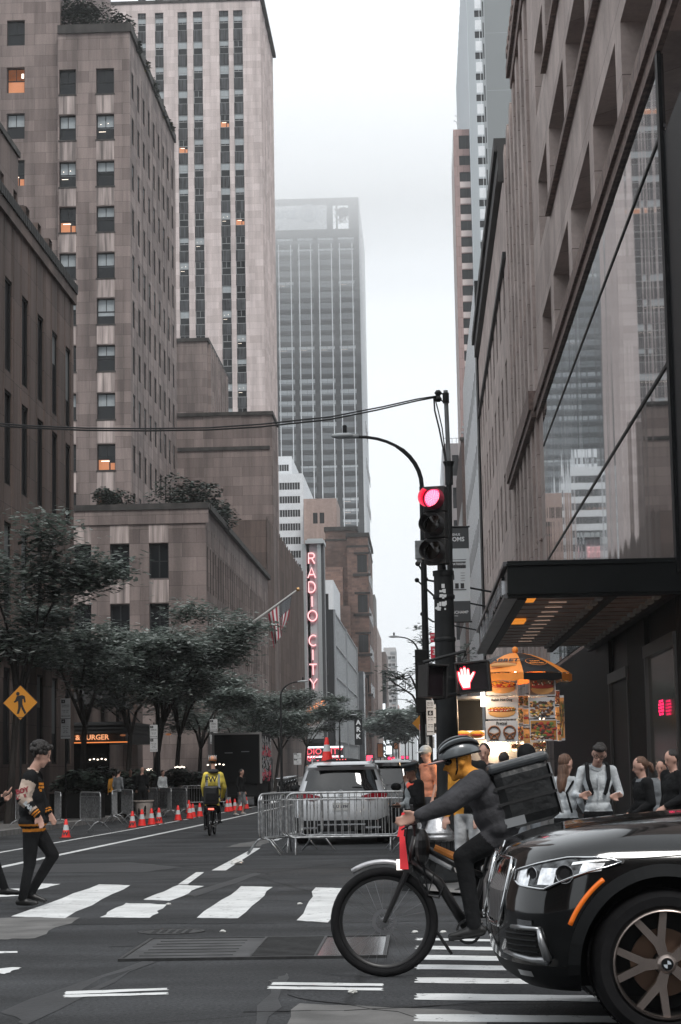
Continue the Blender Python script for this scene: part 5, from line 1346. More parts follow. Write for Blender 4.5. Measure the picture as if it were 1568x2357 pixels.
mb.build('cloth', [mat('flag_red', (.28,.015,.035), .8), mat('flag_white', (.55,.55,.55), .8), mat('flag_navy', (.012,.018,.03), .8)], e)

# ================================================================ THEATRE SIGNS
D = 252.0
def arc_(cx_, cy_, rx, ry, a0, a1, n=10): return [(cx_+rx*math.cos(R(a0+(a1-a0)*i/n)), cy_+ry*math.sin(R(a0+(a1-a0)*i/n))) for i in range(n+1)]
STROKES = dict(R=[[(.08,0),(.08,1),(.4,1)]+arc_(.4,.76,.24,.24,90,-90)+[(.08,.52)],[(.38,.52),(.66,0)]], A=[[(0,0),(.36,1),(.72,0)],[(.14,.32),(.58,.32)]], D=[[(.06,0),(.06,1),(.3,1)]+arc_(.3,.5,.38,.5,90,-90)+[(.06,0)]],
               I=[[(.36,0),(.36,1)]], O=[arc_(.36,.5,.42,.5,0,360,20)], C=[arc_(.42,.5,.4,.5,50,310,16)], T=[[(.0,1),(.72,1)],[(.36,1),(.36,0)]], Y=[[(0,1),(.36,.5),(.72,1)],[(.36,.5),(.36,0)]])
e = empty('theatre_blade_sign', at(718,1250,D), 'tall vertical grey theatre sign with glowing red letters reading RADIO CITY', 'sign')
sgm = mat('sign_grey_metal', (.42,.45,.47), .5, .1, noise=.15, nscale=.8); sgl = mat('sign_pale_fin', (.50,.53,.54), .3, .5); sgd = mat('sign_dark_fin', (.06,.062,.066), .4)
def zz_(py, px=718): return at(px, py, D).z
xa, xb = at(701,1450,D).x, at(741,1450,D).x; zb, zt = zz_(1700), zz_(1252)
mb = MB(); mb.box(xa,xb,D,D+3.4,zb,zt); mb.build('sign_body', sgm, e)
mb = MB()
for f in (0,.1,.86,.97): mb.box(xa+(xb-xa)*f-.12, xa+(xb-xa)*f+.1, D-.28, D, zb, zt)
mb.build('pale_fin', sgl, e)
mb = MB()
for f in (.04,.93): mb.box(xa+(xb-xa)*f-.02, xa+(xb-xa)*f+.05, D-.2, D, zb, zt)
mb.box(xb, xb+.4, D+.3, D+3.2, zb, zt); mb.build('dark_fin', sgd, e)
mb = MB(); mb.box(at(683,0,D).x,xb+.5,D-.8,D+4,zt,zt+.45); mb.box(at(688,0,D).x,xb+.3,D-.5,D+4,zt+.45,zt+.65); mb.box(at(686,0,D).x, at(692,0,D).x, D, D+3, zb+4, zt); mb.build('cap', sgl, e)
for ch, py, px in (('R',1285,717),('A',1318,717.5),('D',1351,718),('I',1384,718.5),('O',1417,719.5),('C',1474,720),('I',1507,720.5),('T',1541,721),('Y',1574,722)):
    q = at(px, py, D-.3)
    for nm, rad, dy, m_ in (('neon_tube', .118, 0, MATS.get('neon_red') or emit('neon_red', (1,.12,.16), .95)), ('white_letter', .088, -.1, MATS.get('letter_white') or emit('letter_white', (1,.74,.74), .72))):
        mb = MB()
        for st_ in STROKES[ch]: mb.path([(q.x+(a-.36)*1.32, D-.3+dy, q.z+(b-.5)*1.32) for a, b in st_], rad, 6)
        mb.build(nm, m_, e)
q = at(726,1628,D-.4); mb = MB(); mb.text('MUSIC', 1.0, T(q) @ RY(R(-25)) @ RX(R(90)), 0, .02, .02); q = at(724,1655,D-.4); mb.text('HALL', .9, T(q) @ RY(R(-25)) @ RX(R(90)), 0, .02, .02)
mb.build('script_letters', emit('neon_orange', (1,.33,.12), 1.1), e)
D = 246; e = empty('theatre_marquee', at(740,1740,D), 'theatre marquee with red neon letters seen behind the white suv cone', 'marquee')
a, b = at(702,1768,D), at(790,1716,D)
mb = MB(); mb.box(a.x,b.x,D,D+6,a.z,b.z); mb.build('marquee_box', mat('marquee_dark', (.05,.06,.065), .5), e)
mb = MB()
for z in (b.z-.15, at(0,1755,D).z): mb.box(a.x,b.x,D-.1,D,z-.1,z+.12)
mb.build('light_strip', emit('marquee_white', (.9,.95,1), 1.1), e)
for tx, py, px, s_ in (('RADIO CITY',1730,735,1.05),('MUSIC  HALL',1746,735,.95)):
    mb = MB(); mb.text(tx, s_, TF(at(px,py,D).x,D-.15,at(px,py,D).z),0,.02,.012,sx=1.0); mb.build('marquee_lettering', MATS['neon_red'], e)
# far signs and screens
def fbox(name, label, px0, px1, py0, py1, D, m, cat='sign', th=1.0, post=False):
    a, b = at(px0, py1, D), at(px1, py0, D); e = empty(name, ((a.x+b.x)/2, D, a.z), label, cat)
    mb = MB(); mb.box(a.x,b.x,D,D+th,a.z,b.z); mb.build('panel', m, e)
    f = MB(); f.box(a.x-.15,b.x+.15,D+.1,D+th+.1,a.z-.15,b.z+.15); f.build('frame', black_metal, e)
    if post: p_ = MB(); p_.tube(((a.x+b.x)/2,D+th,gz(D)),((a.x+b.x)/2,D+th,a.z),.12); p_.build('post', pole_m, e)
    return e
def vtext(e, txt, px, py0, dpy, D, size, m):
    for k, ch in enumerate(txt):
        mb = MB(); q = at(px, py0+dpy*k, D-.1); mb.text(ch, size, TF(q.x, D-.12, q.z), 0, .02, size*.03); mb.build('sign_letter', m, e)
scr = emit('bright_screen', (.9,.96,1), 1.0)
e = fbox('parking_blade_sign', 'dark vertical parking sign with white stacked letters on the glass building', 819,831,1636,1712,300,black_metal); vtext(e, 'PARK', 825, 1647, 16, 300, 1.0, sw)
e = fbox('park_tower_sign', 'black wall sign with white stacked letters far down the street', 869,894,1650,1745,640,mat('black_sign_wall',(.02,.022,.024),.5)); vtext(e, 'PARK', 884, 1697, 13.5, 640, 1.9, scr)
fbox('black_screen_wall', 'tall black sign wall mounted on the dark far brick building', 868,888,1543,1618,635,black_metal)
fbox('bright_billboard', 'white glowing billboard far down the street, upper one', 868,887,1619,1648,632,scr,'billboard')
fbox('bright_billboard', 'slanted white glowing billboard right of the black far sign', 888,900,1632,1690,660,scr,'billboard')
fbox('bright_screen', 'small white glowing screen below the stacked park letters', 889,902,1716,1736,620,scr,'screen')
fbox('bright_screen', 'thin white glowing screen strip above the lowest far screen', 890,902,1702,1711,618,scr,'screen')
fbox('orange_street_banner', 'orange banner with a dark face shape on the left far lamp post', 870,881,1712,1742,420,mat('orange_banner',(.65,.22,.08),.7),'banner',.1,True)
fbox('orange_street_banner', 'small plain orange banner on the right far lamp post', 908,915,1710,1723,430,MATS['orange_banner'],'banner',.1,True)
fbox('pink_neon_sign', 'small pink neon sign over the far left pavement', 844,858,1738,1752,330,emit('pink_neon',(1,.08,.15),1.3))
fbox('billboard_picture', 'small warm picture screen behind the left edge of the glass building', 745,752,1522,1550,304,emit('warm_picture',(1,.42,.2),.8),'screen')
for k, (px, py, D) in enumerate(((896,1745,300),(899,1747,420),(905,1744,520),(927,1743,500),(938,1743,520),(887,1762,330))):
    a = at(px,py,D); e = empty('far_traffic_light', a, ['far red traffic light, leftmost','far red light just right of the leftmost','far red light, third from the left','red light left of the dark tree','rightmost far red light','lowest far red light above the traffic'][k], 'traffic light', 'tiny red traffic lights down the street')
    s_ = D/330*.22; mb = MB(); mb.lathe([(0,0),(s_,0),(s_,.1)], tuple(a+Vector((0,-.2,0))), 10, 0, RX(R(90))); mb.build('lens', MATS['red_signal'], e); mb = MB(); mb.box(a.x-s_*1.2,a.x+s_*1.2,D-.1,D+.2,a.z-s_*4,a.z+s_*1.3); mb.build('housing', yel, e)
    mb = MB(); mb.tube((a.x,D+.2,gz(D)),(a.x,D+.2,a.z+.4),.08); mb.build('post', pole_m, e)
# ================================================================ BARRIERS AND CONES
bar_m = mat('barrier_steel', (.37,.38,.39), .4, .55, noise=.45, nscale=14)
def barrier():
    """crowd barrier 2.25 m long, 1.1 m high, standing along local x"""
    e = empty('crowd_barrier', (0,0,0)); L, H, zl, r = 1.12, 1.1, .30, .019
    mb = MB(); pts = [(-L,0,zl+.12)]
    c = .14
    P = []
    for cx_, cz_, a0 in ((-L+c,H-c,180),(L-c,H-c,90),(L-c,zl+c,0),(-L+c,zl+c,-90)):
        for i in range(6):
            a = R(a0-18*i); P.append((cx_+c*math.cos(a),0,cz_+c*math.sin(a)))
    P.append(P[0]); mb.path(P, r, 7, cap=False); mb.build('frame', bar_m, e, smooth=True)
    mb = MB()
    for k in range(17):
        x = -L+.13*(k+1)*.985; mb.tube((x,0,zl),(x,0,H),.008,n=5)
    mb.tube((-L,0,H-.12),(L,0,H-.12),.009,n=5); mb.build('bars', bar_m, e)
    for s in (-1, 1):
        mb = MB(); x = s*(L-.16)
        mb.path([(x,-.36,.0),(x,-.14,.26),(x,-.05,zl),(x,.05,zl),(x,.14,.26),(x,.36,0)], .016, 6); mb.build('foot', bar_m, e, smooth=True)
    return e
B0 = barrier()
def place(proto, used, p, rz, label, cat, group, tilt=0):
    o = proto if used else copy_tree(proto)
    o.location = p; o.rotation_euler = (tilt, 0, rz); tag(o, label, cat, group); return o
first = True
bl_ = [(60,1915,104,'leftmost dark crowd barrier behind the walking man'),(133,1907,92,'crowd barrier just right of the walking man, end on'),(208,1915,101,'crowd barrier seen almost edge on beside the first whole cone'),(264,1898,82,'broad crowd barrier left of the white tub'),(293,1893,95,'crowd barrier tight against the white tub'),
       (352,1880,93,'crowd barrier directly behind the pair of W cones'),(369,1878,104,'narrow crowd barrier between two others right of the tub'),(390,1882,88,'crowd barrier leaning open right of the four cones'),(411,1880,100,'crowd barrier by the single middle cone'),(431,1862,85,'crowd barrier behind the clustered cones'),
       (470,1860,12,'crowd barrier directly behind the yellow vest cyclist'),(524,1850,8,'crowd barrier behind the man in shorts')]
GB = 'crowd barriers standing along the bike lane'
for px, py, rz, lb in bl_:
    g = gat(px, py); place(B0, first, (g.x, g.y, gz(g.y)), R(rz+(13 if rz > 80 else 0)), lb, 'barrier', GB); first = False
# four around the white suv
GB2 = 'crowd barriers fencing off the white suv'
place(B0, False, (-1.42, 36.6, gz(36.6)), R(3), 'front crowd barrier spanning the rear of the white suv', 'barrier', GB2)
place(B0, False, (-1.62, 37.7, gz(37.7)), R(-2), 'second crowd barrier close behind the front one at the white suv', 'barrier', GB2)
place(B0, False, (-2.72, 38.0, gz(38.0)), R(74), 'outer left crowd barrier of the white suv, turned along the road', 'barrier', GB2)
place(B0, False, (-2.5, 37.3, gz(37.3)), R(62), 'inner left crowd barrier at the corner of the white suv', 'barrier', GB2)
place(B0, False, (-.35, 38.0, gz(38.0)), R(-86), 'right crowd barrier of the white suv next to the officer', 'barrier', GB2)
cone_r = mat('cone_orange_red', (.85,.035,.03), .5); cone_w = mat('cone_reflective_band', (.55,.57,.58), .35)
def cone():
    e = empty('traffic_cone', (0,0,0))
    mb = MB(); mb.box(-.15,.15,-.15,.15,0,.025); mb.build('base', mat('cone_base_rubber', (.09,.025,.02), .7), e, bevel=.006)
    mb = MB(); mb.lathe([(.115,.02),(.098,.1),(.08,.2)], n=18); mb.lathe([(.055,.33),(.03,.46),(.022,.47),(0,.47)], n=18); mb.build('body', cone_r, e, smooth='auto')
    mb = MB(); mb.lathe([(.0805,.2),(.0555,.33)], n=18); mb.build('reflective_band', cone_w, e, smooth=True); return e
C0 = cone(); first = True; lettered = []
cl = [(152,1929,1.0,'W','nearest orange cone with a black W, standing alone'),(90,1942,1.0,'','cone showing only its orange foot behind the walking man'),(305,1906,1.08,'W','leftmost of the four cones before the white tub, marked W'),(327,1902,1.13,'','plain cone in front of the white tub'),(349,1899,1.12,'','plain cone right of the white tub, third of four'),(366,1896,1.1,'W','rightmost of the four cones near the tub, marked W'),
      (410,1889,1.12,'','single cone between the four cones and the cluster'),(435,1871,1.15,'','rear cone of the cluster left of the cyclist'),(437,1885,1.15,'','front cone of the cluster left of the cyclist'),(444,1882,1.1,'','small right cone of the cluster left of the cyclist'),(460,1880,1.1,'','cone half hidden by the cyclist leg'),
      (523,1869,1.12,'','left one of the cone pair behind the cyclist'),(530,1868,1.12,'','right one of the cone pair behind the cyclist'),(541,1866,1.12,'','cone just left of the man in shorts'),(553,1866,1.1,'','cone hidden behind the legs of the man in shorts'),(567,1862,1.2,'','cone right of the man in shorts before the truck')]
for px, py, sc_, wr, lb in cl:
    g = gat(px, py); o = place(C0, first, (g.x, g.y, gz(g.y)), rnd.uniform(-.5,.5), lb, 'traffic cone', 'orange traffic cones along the bike lane'); first = False; o.scale = (sc_, sc_, sc_)
    if wr: lettered.append(o)
# white tub
g = gat(331,1884); e = empty('white_tub', g, 'chipped off white tub standing between crowd barriers at the kerb', 'tub')
mb = MB(); mb.lathe([(0,0),(.26,0),(.36,.62),(.39,.63),(.39,.68),(.35,.68)], tuple(g), 24, 0); mb.build('body', mat('chipped_white_paint', (.42,.37,.34), .7, noise=.25, nscale=4), e, smooth='auto')
mb = MB(); mb.lathe([(.0,.64),(.35,.65)], tuple(g), 20); mb.build('lid', mat('tub_lid', (.3,.29,.28), .7), e)

# ================================================================ CARS
car_white = mat('white_car_paint', (.58,.60,.62), .25, .1, coat=1); car_black = mat('black_car_paint', (.006,.0065,.007), .22, .0, coat=1, spec=.6)
tint = glass('tinted_car_glass', (.006,.007,.008), .04); rubber = mat('tyre_rubber', (.011,.011,.012), .8, spec=.15, noise=.2, nscale=20)
trim = mat('black_plastic_trim', (.011,.012,.013), .6, spec=.15); chrome2 = mat('bright_chrome', (.62,.63,.64), .14, 1); tail = mat('red_tail_lens', (.16,.006,.015), .12, emis=(1,.02,.05), es=.06)
rimm = mat('alloy_rim', (.30,.31,.32), .3, .8)
def sel(w, L, n, p=2.6):
    w = min(abs(w), 1); return n+L*(1-(1-w**p)**(1/p))
def ringpts(hw, y0, y1, Lr, Lf, N=44):
    """closed outline: rear at y0, front at y1, half width hw"""
    out = []
    for i in range(N):
        t = -math.pi/2+math.pi*i/(N-1)*1; w = math.copysign(abs(math.sin(t))**(2/2.8), math.sin(t)); c = abs(math.cos(t))**(2/2.8)
        out.append((hw*w, y0+Lr*(1-c)))
    for i in range(N):
        t = math.pi/2-math.pi*i/(N-1); w = math.copysign(abs(math.sin(t))**(2/2.8), math.sin(t)); c = abs(math.cos(t))**(2/2.8)
        out.append((hw*w, y1-Lf*(1-c)))
    return out
def stack(mb, lv, matf):
    rings = []; N = None
    for (z, hw, y0, y1, Lr, Lf) in lv:
        P = ringpts(hw, y0, y1, Lr, Lf); N = len(P); rings.append(len(mb.v)); mb.v += [(x, y, z) for x, y in P]
    for j in range(len(lv)-1):
        for i in range(N):
            k = (i+1) % N; a, b = rings[j]+i, rings[j]+k; c, d = rings[j+1]+k, rings[j+1]+i
            x = (mb.v[a][0]+mb.v[b][0]+mb.v[c][0]+mb.v[d][0])/4; y = (mb.v[a][1]+mb.v[b][1]+mb.v[c][1]+mb.v[d][1])/4; z = (mb.v[a][2]+mb.v[c][2])/2
            mb.f.append((a,b,c,d)); mb.m.append(matf(x, y, z))
    mb.f.append(tuple(range(rings[-1], rings[-1]+N))); mb.m.append(0)
    mb.f.append(tuple(range(rings[0]+N-1, rings[0]-1, -1))); mb.m.append(2)
def wheel(mb_t, mb_r, c, Rr=.37, w=.25, axis='x', n=24):
    M = RY(R(90)) if axis == 'x' else Matrix.Identity(4)
    mb_t.lathe([(Rr*.68,-w/2),(Rr*.94,-w/2),(Rr,-w*.36),(Rr,w*.36),(Rr*.94,w/2),(Rr*.68,w/2),(Rr*.68,-w/2)], c, n, 0, M)
    mb_r.lathe([(0,-w*.42),(Rr*.2,-w*.42),(Rr*.66,-w*.3),(Rr*.69,-w*.5),(Rr*.69,w*.5),(Rr*.66,w*.3),(Rr*.2,w*.42),(0,w*.42)], c, n, 0, M)
def suv(name, label, loc, rz, paint_, H=1.72, W=.97, Ln=4.85, lights=True, group=None, cat='suv'):
    e = empty(name, (0,0,0), label, cat, group); hb = 1.04*H/1.72
    lv = [(.27,W*.88,.12,Ln-.14,.25,.3),(.42,W*.96,.03,Ln-.04,.3,.5),(.62,W,0,Ln,.34,.7),(.82,W,.02,Ln-.02,.36,.8),(hb-.06,W*.985,.06,Ln-.12,.36,.9),(hb,W*.96,.10,Ln-.3,.36,.8),
          (hb+.03,W*.93,.13,Ln-1.25,.36,.45),(hb+.28,W*.85,.25,Ln-1.62,.36,.4),(hb+.50,W*.765,.36,Ln-1.98,.3,.3),(hb+.56,W*.74,.30,Ln-2.05,.3,.3),(H-.06,W*.70,.30,Ln-2.15,.34,.4),(H,W*.60,.44,Ln-2.35,.34,.4)]
    def mf(x, y, z):
        if z < .40: return 2
        if hb+.03 < z < hb+.5:
            if y < .7 and abs(x) < W*.74: return 1
            if y > Ln-2.3 and abs(x) < W*.7: return 1
            if abs(x) > W*.7 and .75 < y < Ln-1.9 and not (abs(y-1.75) < .09 or abs(y-2.6) < .09): return 1
        return 0
    mb = MB(); stack(mb, lv, mf)
    body = mb.build('body', [paint_, tint, trim], None, smooth='auto')
    # wheel arches
    cut = MB()
    for y in (.95, Ln-.92):
        cut.lathe([(0,-1.3),(.44,-1.3),(.44,1.3),(0,1.3)], (0,y,.37), 28, 0, RY(R(90)))
    co = cut.build('cut', trim); md = body.modifiers.new('b','BOOLEAN'); md.object = co; md.operation = 'DIFFERENCE'; md.solver = 'EXACT'
    me = bpy.data.meshes.new_from_object(body.evaluated_get(bpy.context.evaluated_depsgraph_get())); body.modifiers.clear(); body.data = me; me.name = 'body'
    me.polygons.foreach_set('use_smooth', [True]*len(me.polygons)); me.set_sharp_from_angle(angle=R(32))
    bpy.data.objects.remove(co); attach(body, e)
    for y in (.95, Ln-.92):
        for s in (-1, 1):
            t_, r_ = MB(), MB(); wheel(t_, r_, (s*(W-.14), y, .37)); w_ = t_.build('wheel', rubber, e, smooth='auto'); r_.build('rim', rimm, w_, smooth='auto')
    for s in (-1,1):
        m_ = MB(); m_.ell((s*(W+.12), Ln-1.95, hb+.1), (.12,.07,.09), 10, 6); m_.build('wing_mirror', paint_ if paint_ is car_black else trim, e, smooth=True)
        t_ = MB(); t_.box(s*W*.60-.2 if s>0 else -W*.60-.2, s*W*.60+.2 if s>0 else -W*.60+.2, .015, .12, hb-.15, hb-.03)
        if not lights: t_.build('tail_light', tail, e, bevel=.02)
    e.location = loc; e.rotation_euler = (0,0,rz)
    return e, hb
WX, WY = -1.75, 41.4
s1, hb = suv('white_suv', 'white suv seen from behind with a traffic cone on its roof, fenced by barriers', (WX,WY,gz(WY)), 0, car_white, 1.70, .985)
def sub(e, mb, name, m, **k):
    o = mb.build(name, m, None, **k); o.parent = e; return o
mb = MB(); mb.box(-.70,.70,-.0,.02,1.07,1.1); 
for s in (-1, 1):
    t_ = MB(); t_.prism([(s*.42,.99),(s*.60,.925),(s*.93,.95),(s*.955,1.03),(s*.80,1.065),(s*.60,1.04)], .0, .10)
    t_.v = [(x, y+(.02 if abs(x) < .65 else .02+(abs(x)-.65)*.75), z) for x, y, z in t_.v]; sub(s1, t_, 'tail_light', tail)
    r_ = MB(); r_.box(s*.72-.14,s*.72+.14,-.012,.03,.445,.475); sub(s1, r_, 'reflector', tail)
    x_ = MB(); x_.box(s*.66-.16,s*.66+.16,-.02,.04,.33,.37); sub(s1, x_, 'exhaust_trim', chrome2)
    rr_ = MB(); rr_.path([(s*.62,.75,1.66),(s*.63,.85,1.755),(s*.64,2.4,1.755),(s*.63,2.6,1.66)], .022, 6); sub(s1, rr_, 'roof_rail', rimm)
mb = MB(); mb.prism([(-.93,.30),(.93,.30),(.96,.58),(.75,.50),(-.75,.50),(-.96,.58)], -.016, .12); sub(s1, mb, 'lower_bumper', trim)
mb = MB(); mb.box(-.5,.5,-.022,.02,.40,.43); mb.box(-.42,.42,-.004,.03,.955,.985); sub(s1, mb, 'chrome_strip', chrome2)
mb = MB(); mb.box(-.17,.17,-.012,.02,.70,.86); pl = sub(s1, mb, 'number_plate', mat('plate_white', (.55,.56,.55), .5))
mb = MB(); mb.text('LJU 5396', .085, TF(0,-.014,.78), 0, 0, .002); sub(s1, mb, 'plate_lettering', mat('plate_ink', (.03,.03,.06), .6))
mb = MB(); mb.text('GLE 350', .06, TF(-.62,.085,1.095-.0), 0, .002, .002); mb.text('4MATIC', .05, TF(.62,.085,1.095-.02), 0, .002, .002)
mb.v = [(x,y-.02,z-.01) for x,y,z in mb.v]; sub(s1, mb, 'badge_lettering', trim)
mb = MB(); mb.lathe([(.052,0),(.062,0),(.062,.012),(.052,.012),(.052,0)], (0,.055,1.06), 20, 0, RX(R(90)))
for k in range(3):
    a = R(90+120*k); mb.prism([(.014*math.cos(a+1.57),.014*math.sin(a+1.57)),(.014*math.cos(a-1.57),.014*math.sin(a-1.57)),(.056*math.cos(a),.056*math.sin(a))], .045,.055,0,T(0,0,1.06))
sub(s1, mb, 'badge', chrome2)
mb = MB(); mb.tube((-.05,.20,1.17),(.42,.21,1.15),.014); mb.ell((.3,.2,1.155),(.16,.02,.03),10,5); sub(s1, mb, 'wiper', black_metal)
mb = MB(); mb.box(-.5,.5,.23,.33,1.60,1.625); mb.ell((0,.9,1.70),(.42,.3,.08),16,6); mb.build; sub(s1, mb, 'spoiler_lamp', trim)
mb = MB()
for k in range(4): mb.ell((-.09+k*.06,.6,1.745),(.014,.01,.01),6,4)
sub(s1, mb, 'roof_beacon', emit('beacon_red', (1,.1,.1), 1.5))
o = copy_tree(C0); p = at(753,1752,42.3); o.location = (p.x, 42.3, gz(WY)+1.70); o.scale = (1.06,1.06,1.1); o.rotation_euler[2] = .3; tag(o, 'orange cone with white band balanced on the roof of the white suv', 'traffic cone', 'orange traffic cones along the bike lane')
for c_o in lettered:
    mb = MB(); mb.text('W', .13, T(0,-.098,.115) @ RX(R(74)), 0, .004, .006); w_ = mb.build('letter', sk, None); w_.parent = c_o; c_o.rotation_euler[2] = 0
suv('black_suv', 'black suv parked just ahead of the white suv, its side showing', (-.85,48.6,gz(48.6)), R(-1), car_black, 1.78, .95, lights=False, cat='suv')
for k, (px, D, m_, H_, lb) in enumerate(((884,80,car_black,1.5,'dark car behind the black suv'),(905,95,car_black,1.45,'dark car seen left of the officer cap'),(898,150,car_white,1.5,'pale car farther down the street'),(925,190,car_black,1.6,'small dark car right in the distant traffic'),(912,260,car_white,1.8,'smallest white car before the far trees'),(872,240,car_black,1.6,'far dark car left in the distant traffic'),(938,300,car_white,1.5,'tiny pale car at the right of the far traffic'))):
    suv('distant_car', lb, (at(px,1750,D).x,D,gz(D)), 0, m_, H_, .9, 4.5, lights=False, group='cars in the distant traffic', cat='car')
# pale box van in the distance
D = 120; a, b = at(884,1804,D), at(899,1768,D)
e = empty('delivery_truck', ((a.x+b.x)/2,D,gz(D)), 'pale grey box truck seen from behind in the distance between cars', 'truck'); mb = MB(); mb.box(a.x-.9,a.x+1.1,D,D+5,gz(D)+.75,b.z+.1); mb.build('cargo_box', mat('truck_grey', (.42,.42,.43), .6), e, bevel=.03)
mb = MB(); mb.box(a.x-.8,a.x+1.0,D+.2,D+6.5,gz(D)+.4,gz(D)+.75); mb.build('chassis', trim, e)
for x in (a.x-.6,a.x+.8):
    t_, r_ = MB(), MB(); wheel(t_, r_, (x,D+1.2,gz(D)+.42), .42); t_.build('wheel', rubber, e)
# black box truck on the left
D = 100.0; a, b = at(491,1845,D), at(601,1686,D)
e = empty('box_truck', ((a.x+b.x)/2,D,gz(D)), 'tall black box truck parked on the left, roller door closed, graffiti on its side', 'truck')
zb, zt = gz(D)+1.15, b.z
mb = MB(); mb.box(a.x,b.x,D,D+6.4,zb,zt); mb.build('cargo_box', mat('truck_black', (.008,.009,.010), .6, spec=.1, noise=.3, nscale=2), e, bevel=.03)
mb = MB(); mb.box(a.x+.12,b.x-.12,D-.03,D,zb+.1,zt-.25)
for k in range(8): mb.box(a.x+.12,b.x-.12,D-.045,D-.03,zb+.1+k*.28,zb+.12+k*.28)
mb.build('roller_door', mat('door_black', (.007,.008,.009), .5, spec=.1), e)
mb = MB(); mb.box(a.x-.03,b.x+.03,D-.06,D+.05,zt-.08,zt+.02); mb.box(a.x-.03,a.x+.08,D-.05,D,zb,zt); mb.box(b.x-.08,b.x+.03,D-.05,D,zb,zt); mb.build('edge_trim', mat('truck_edge', (.26,.25,.245), .5), e)
mb = MB(); r = random.Random(6)
for k in range(150):
    y = r.uniform(D+.3,D+6); z = r.uniform(zb+.2,zt-.3); mb.box(b.x, b.x+.012, y, y+r.uniform(.1,.5), z, z+r.uniform(.03,.25))
mb.build('graffiti', mat('graffiti_white', (.4,.41,.42), .7), e)
mb = MB()
for k in range(90):
    y = r.uniform(D+.3,D+6); z = r.choice([zb+1.5,zb+.35])+r.gauss(0,.14); mb.box(b.x+.012, b.x+.02, y, y+r.uniform(.1,.4), z, z+r.uniform(.03,.2))
mb.build('graffiti', mat('graffiti_pink', (.75,.10,.16), .7), e)
mb = MB(); mb.box(a.x+.2,b.x-.2,D+.1,D+8.6,gz(D)+.62,zb); mb.box(a.x+.1,b.x-.1,D-.1,D+.05,gz(D)+.5,gz(D)+.62); mb.build('chassis', trim, e)
mb = MB(); mb.box(a.x+.05,b.x-.05,D+6.5,D+8.3,gz(D)+.6,gz(D)+2.5); mb.build('cab', mat('cab_black', (.014,.014,.015), .4), e, bevel=.1)
for x in (a.x+.35,b.x-.35):
    for y in (D+1.6,D+7.4):
        t_, r_ = MB(), MB(); wheel(t_, r_, (x,y,gz(D)+.45), .45, .3); w_ = t_.build('wheel', rubber, e); r_.build('rim', rimm, w_)
mb = MB(); mb.box(a.x+.6,a.x+1.0,D-.04,D-.03,zt-1.0,zt-.96); mb.box(b.x-1.0,b.x-.6,D-.05,D-.04,zt-.95,zt-.91); mb.build('door_handle', rimm, e)
# motorcycles parked beyond
for k in range(5):
    D = 128+k*7; p = gp(648+k*7, D); e = empty('parked_motorcycle', p, ['nearest parked motorcycle right of the truck','second parked motorcycle from the truck','middle parked motorcycle of the row','fourth parked motorcycle of the row','farthest parked motorcycle by the marquee'][k], 'motorcycle', 'motorcycles parked behind the truck')
    for s in (-1,1):
        t_, r_ = MB(), MB(); wheel(t_, r_, (p.x+.2*s, D+.6*s, p.z+.32), .32, .14, n=14); t_.build('wheel', rubber, e)
    mb = MB(); mb.ell((p.x,D,p.z+.75),(.25,.6,.2),10,6); mb.ell((p.x,D-.35,p.z+.85),(.2,.35,.1),8,5); mb.build('body', black_metal, e, smooth=True)
    mb = MB(); mb.tube((p.x-.4,D+.5,p.z+1.1),(p.x+.4,D+.5,p.z+1.12),.02); mb.ell((p.x+.1,D-.7,p.z+.8),(.06,.04,.06),6,4); mb.build('handlebar', chrome2, e)

# ================================================================ FOREGROUND BLACK SUV
YAW_C = R(2.5); wc = at(1537,2228,10.55); WCU = .85
# local frame: x = rearwards along the car, y = away from the camera across the car, z up; y=0 is the near side
fo = Vector((math.cos(YAW_C), math.sin(YAW_C), 0)); la = Vector((-math.sin(YAW_C), math.cos(YAW_C), 0))
near0 = Vector((wc.x, wc.y, 0)) - fo*WCU - la*.04
CM = Matrix(((fo.x, la.x, 0, near0.x),(fo.y, la.y, 0, near0.y),(0,0,1,0),(0,0,0,1)))
HWD = 1.0
LV = [(.24,.16,.16),(.30,.07,.07),(.38,.035,.03),(.50,.01,.005),(.62,0,.0),(.72,.0,.01),(.80,.008,.03),(.87,.02,.05),(.93,.045,.085),(.965,.062,.105),(1.0,.09,.16),(1.03,.13,.235),(1.06,.18,.34),(1.09,.24,.50),(1.115,.31,.74),(1.14,.40,1.05),(1.16,.54,1.45)]
def lerpLV(z):
    if z <= LV[0][0]: return LV[0][1:]
    for a, b in zip(LV, LV[1:]):
        if z <= b[0]:
            t = (z-a[0])/(b[0]-a[0]); return (a[1]+(b[1]-a[1])*t, a[2]+(b[2]-a[2])*t)
    return LV[-1][1:]
LF = .47
def SP(t, z, off=0):
    """point on the body skin: t 0 nose centre .. 1 near corner .. >1 back along the near side (1 unit = 1 m)"""
    ins, n = lerpLV(z); hw = HWD-ins; p = 2.9
    def raw(t):
        if t <= 1:
            a = max(t, 0)*math.pi/2; w = math.sin(a)**(2/p); c = math.cos(a)**(2/p) if a < math.pi/2 else 0
            return Vector((n+LF*(1-c), HWD-w*hw, z))
        return Vector((n+LF+(t-1), ins, z))
    q = raw(t)
    if off:
        d = (raw(min(t+.02, 9))-raw(max(t-.02, 0))); nrm = Vector((-d.y, d.x, 0)); nrm = Vector((d.y, -d.x, 0)) if False else nrm
        nrm.normalize(); nrm = -nrm if nrm.dot(q-Vector((1.5,HWD,z))) < 0 else nrm
        q = q+nrm*off
    return q
mb = MB(); N1, N2 = 40, 34
rings = []
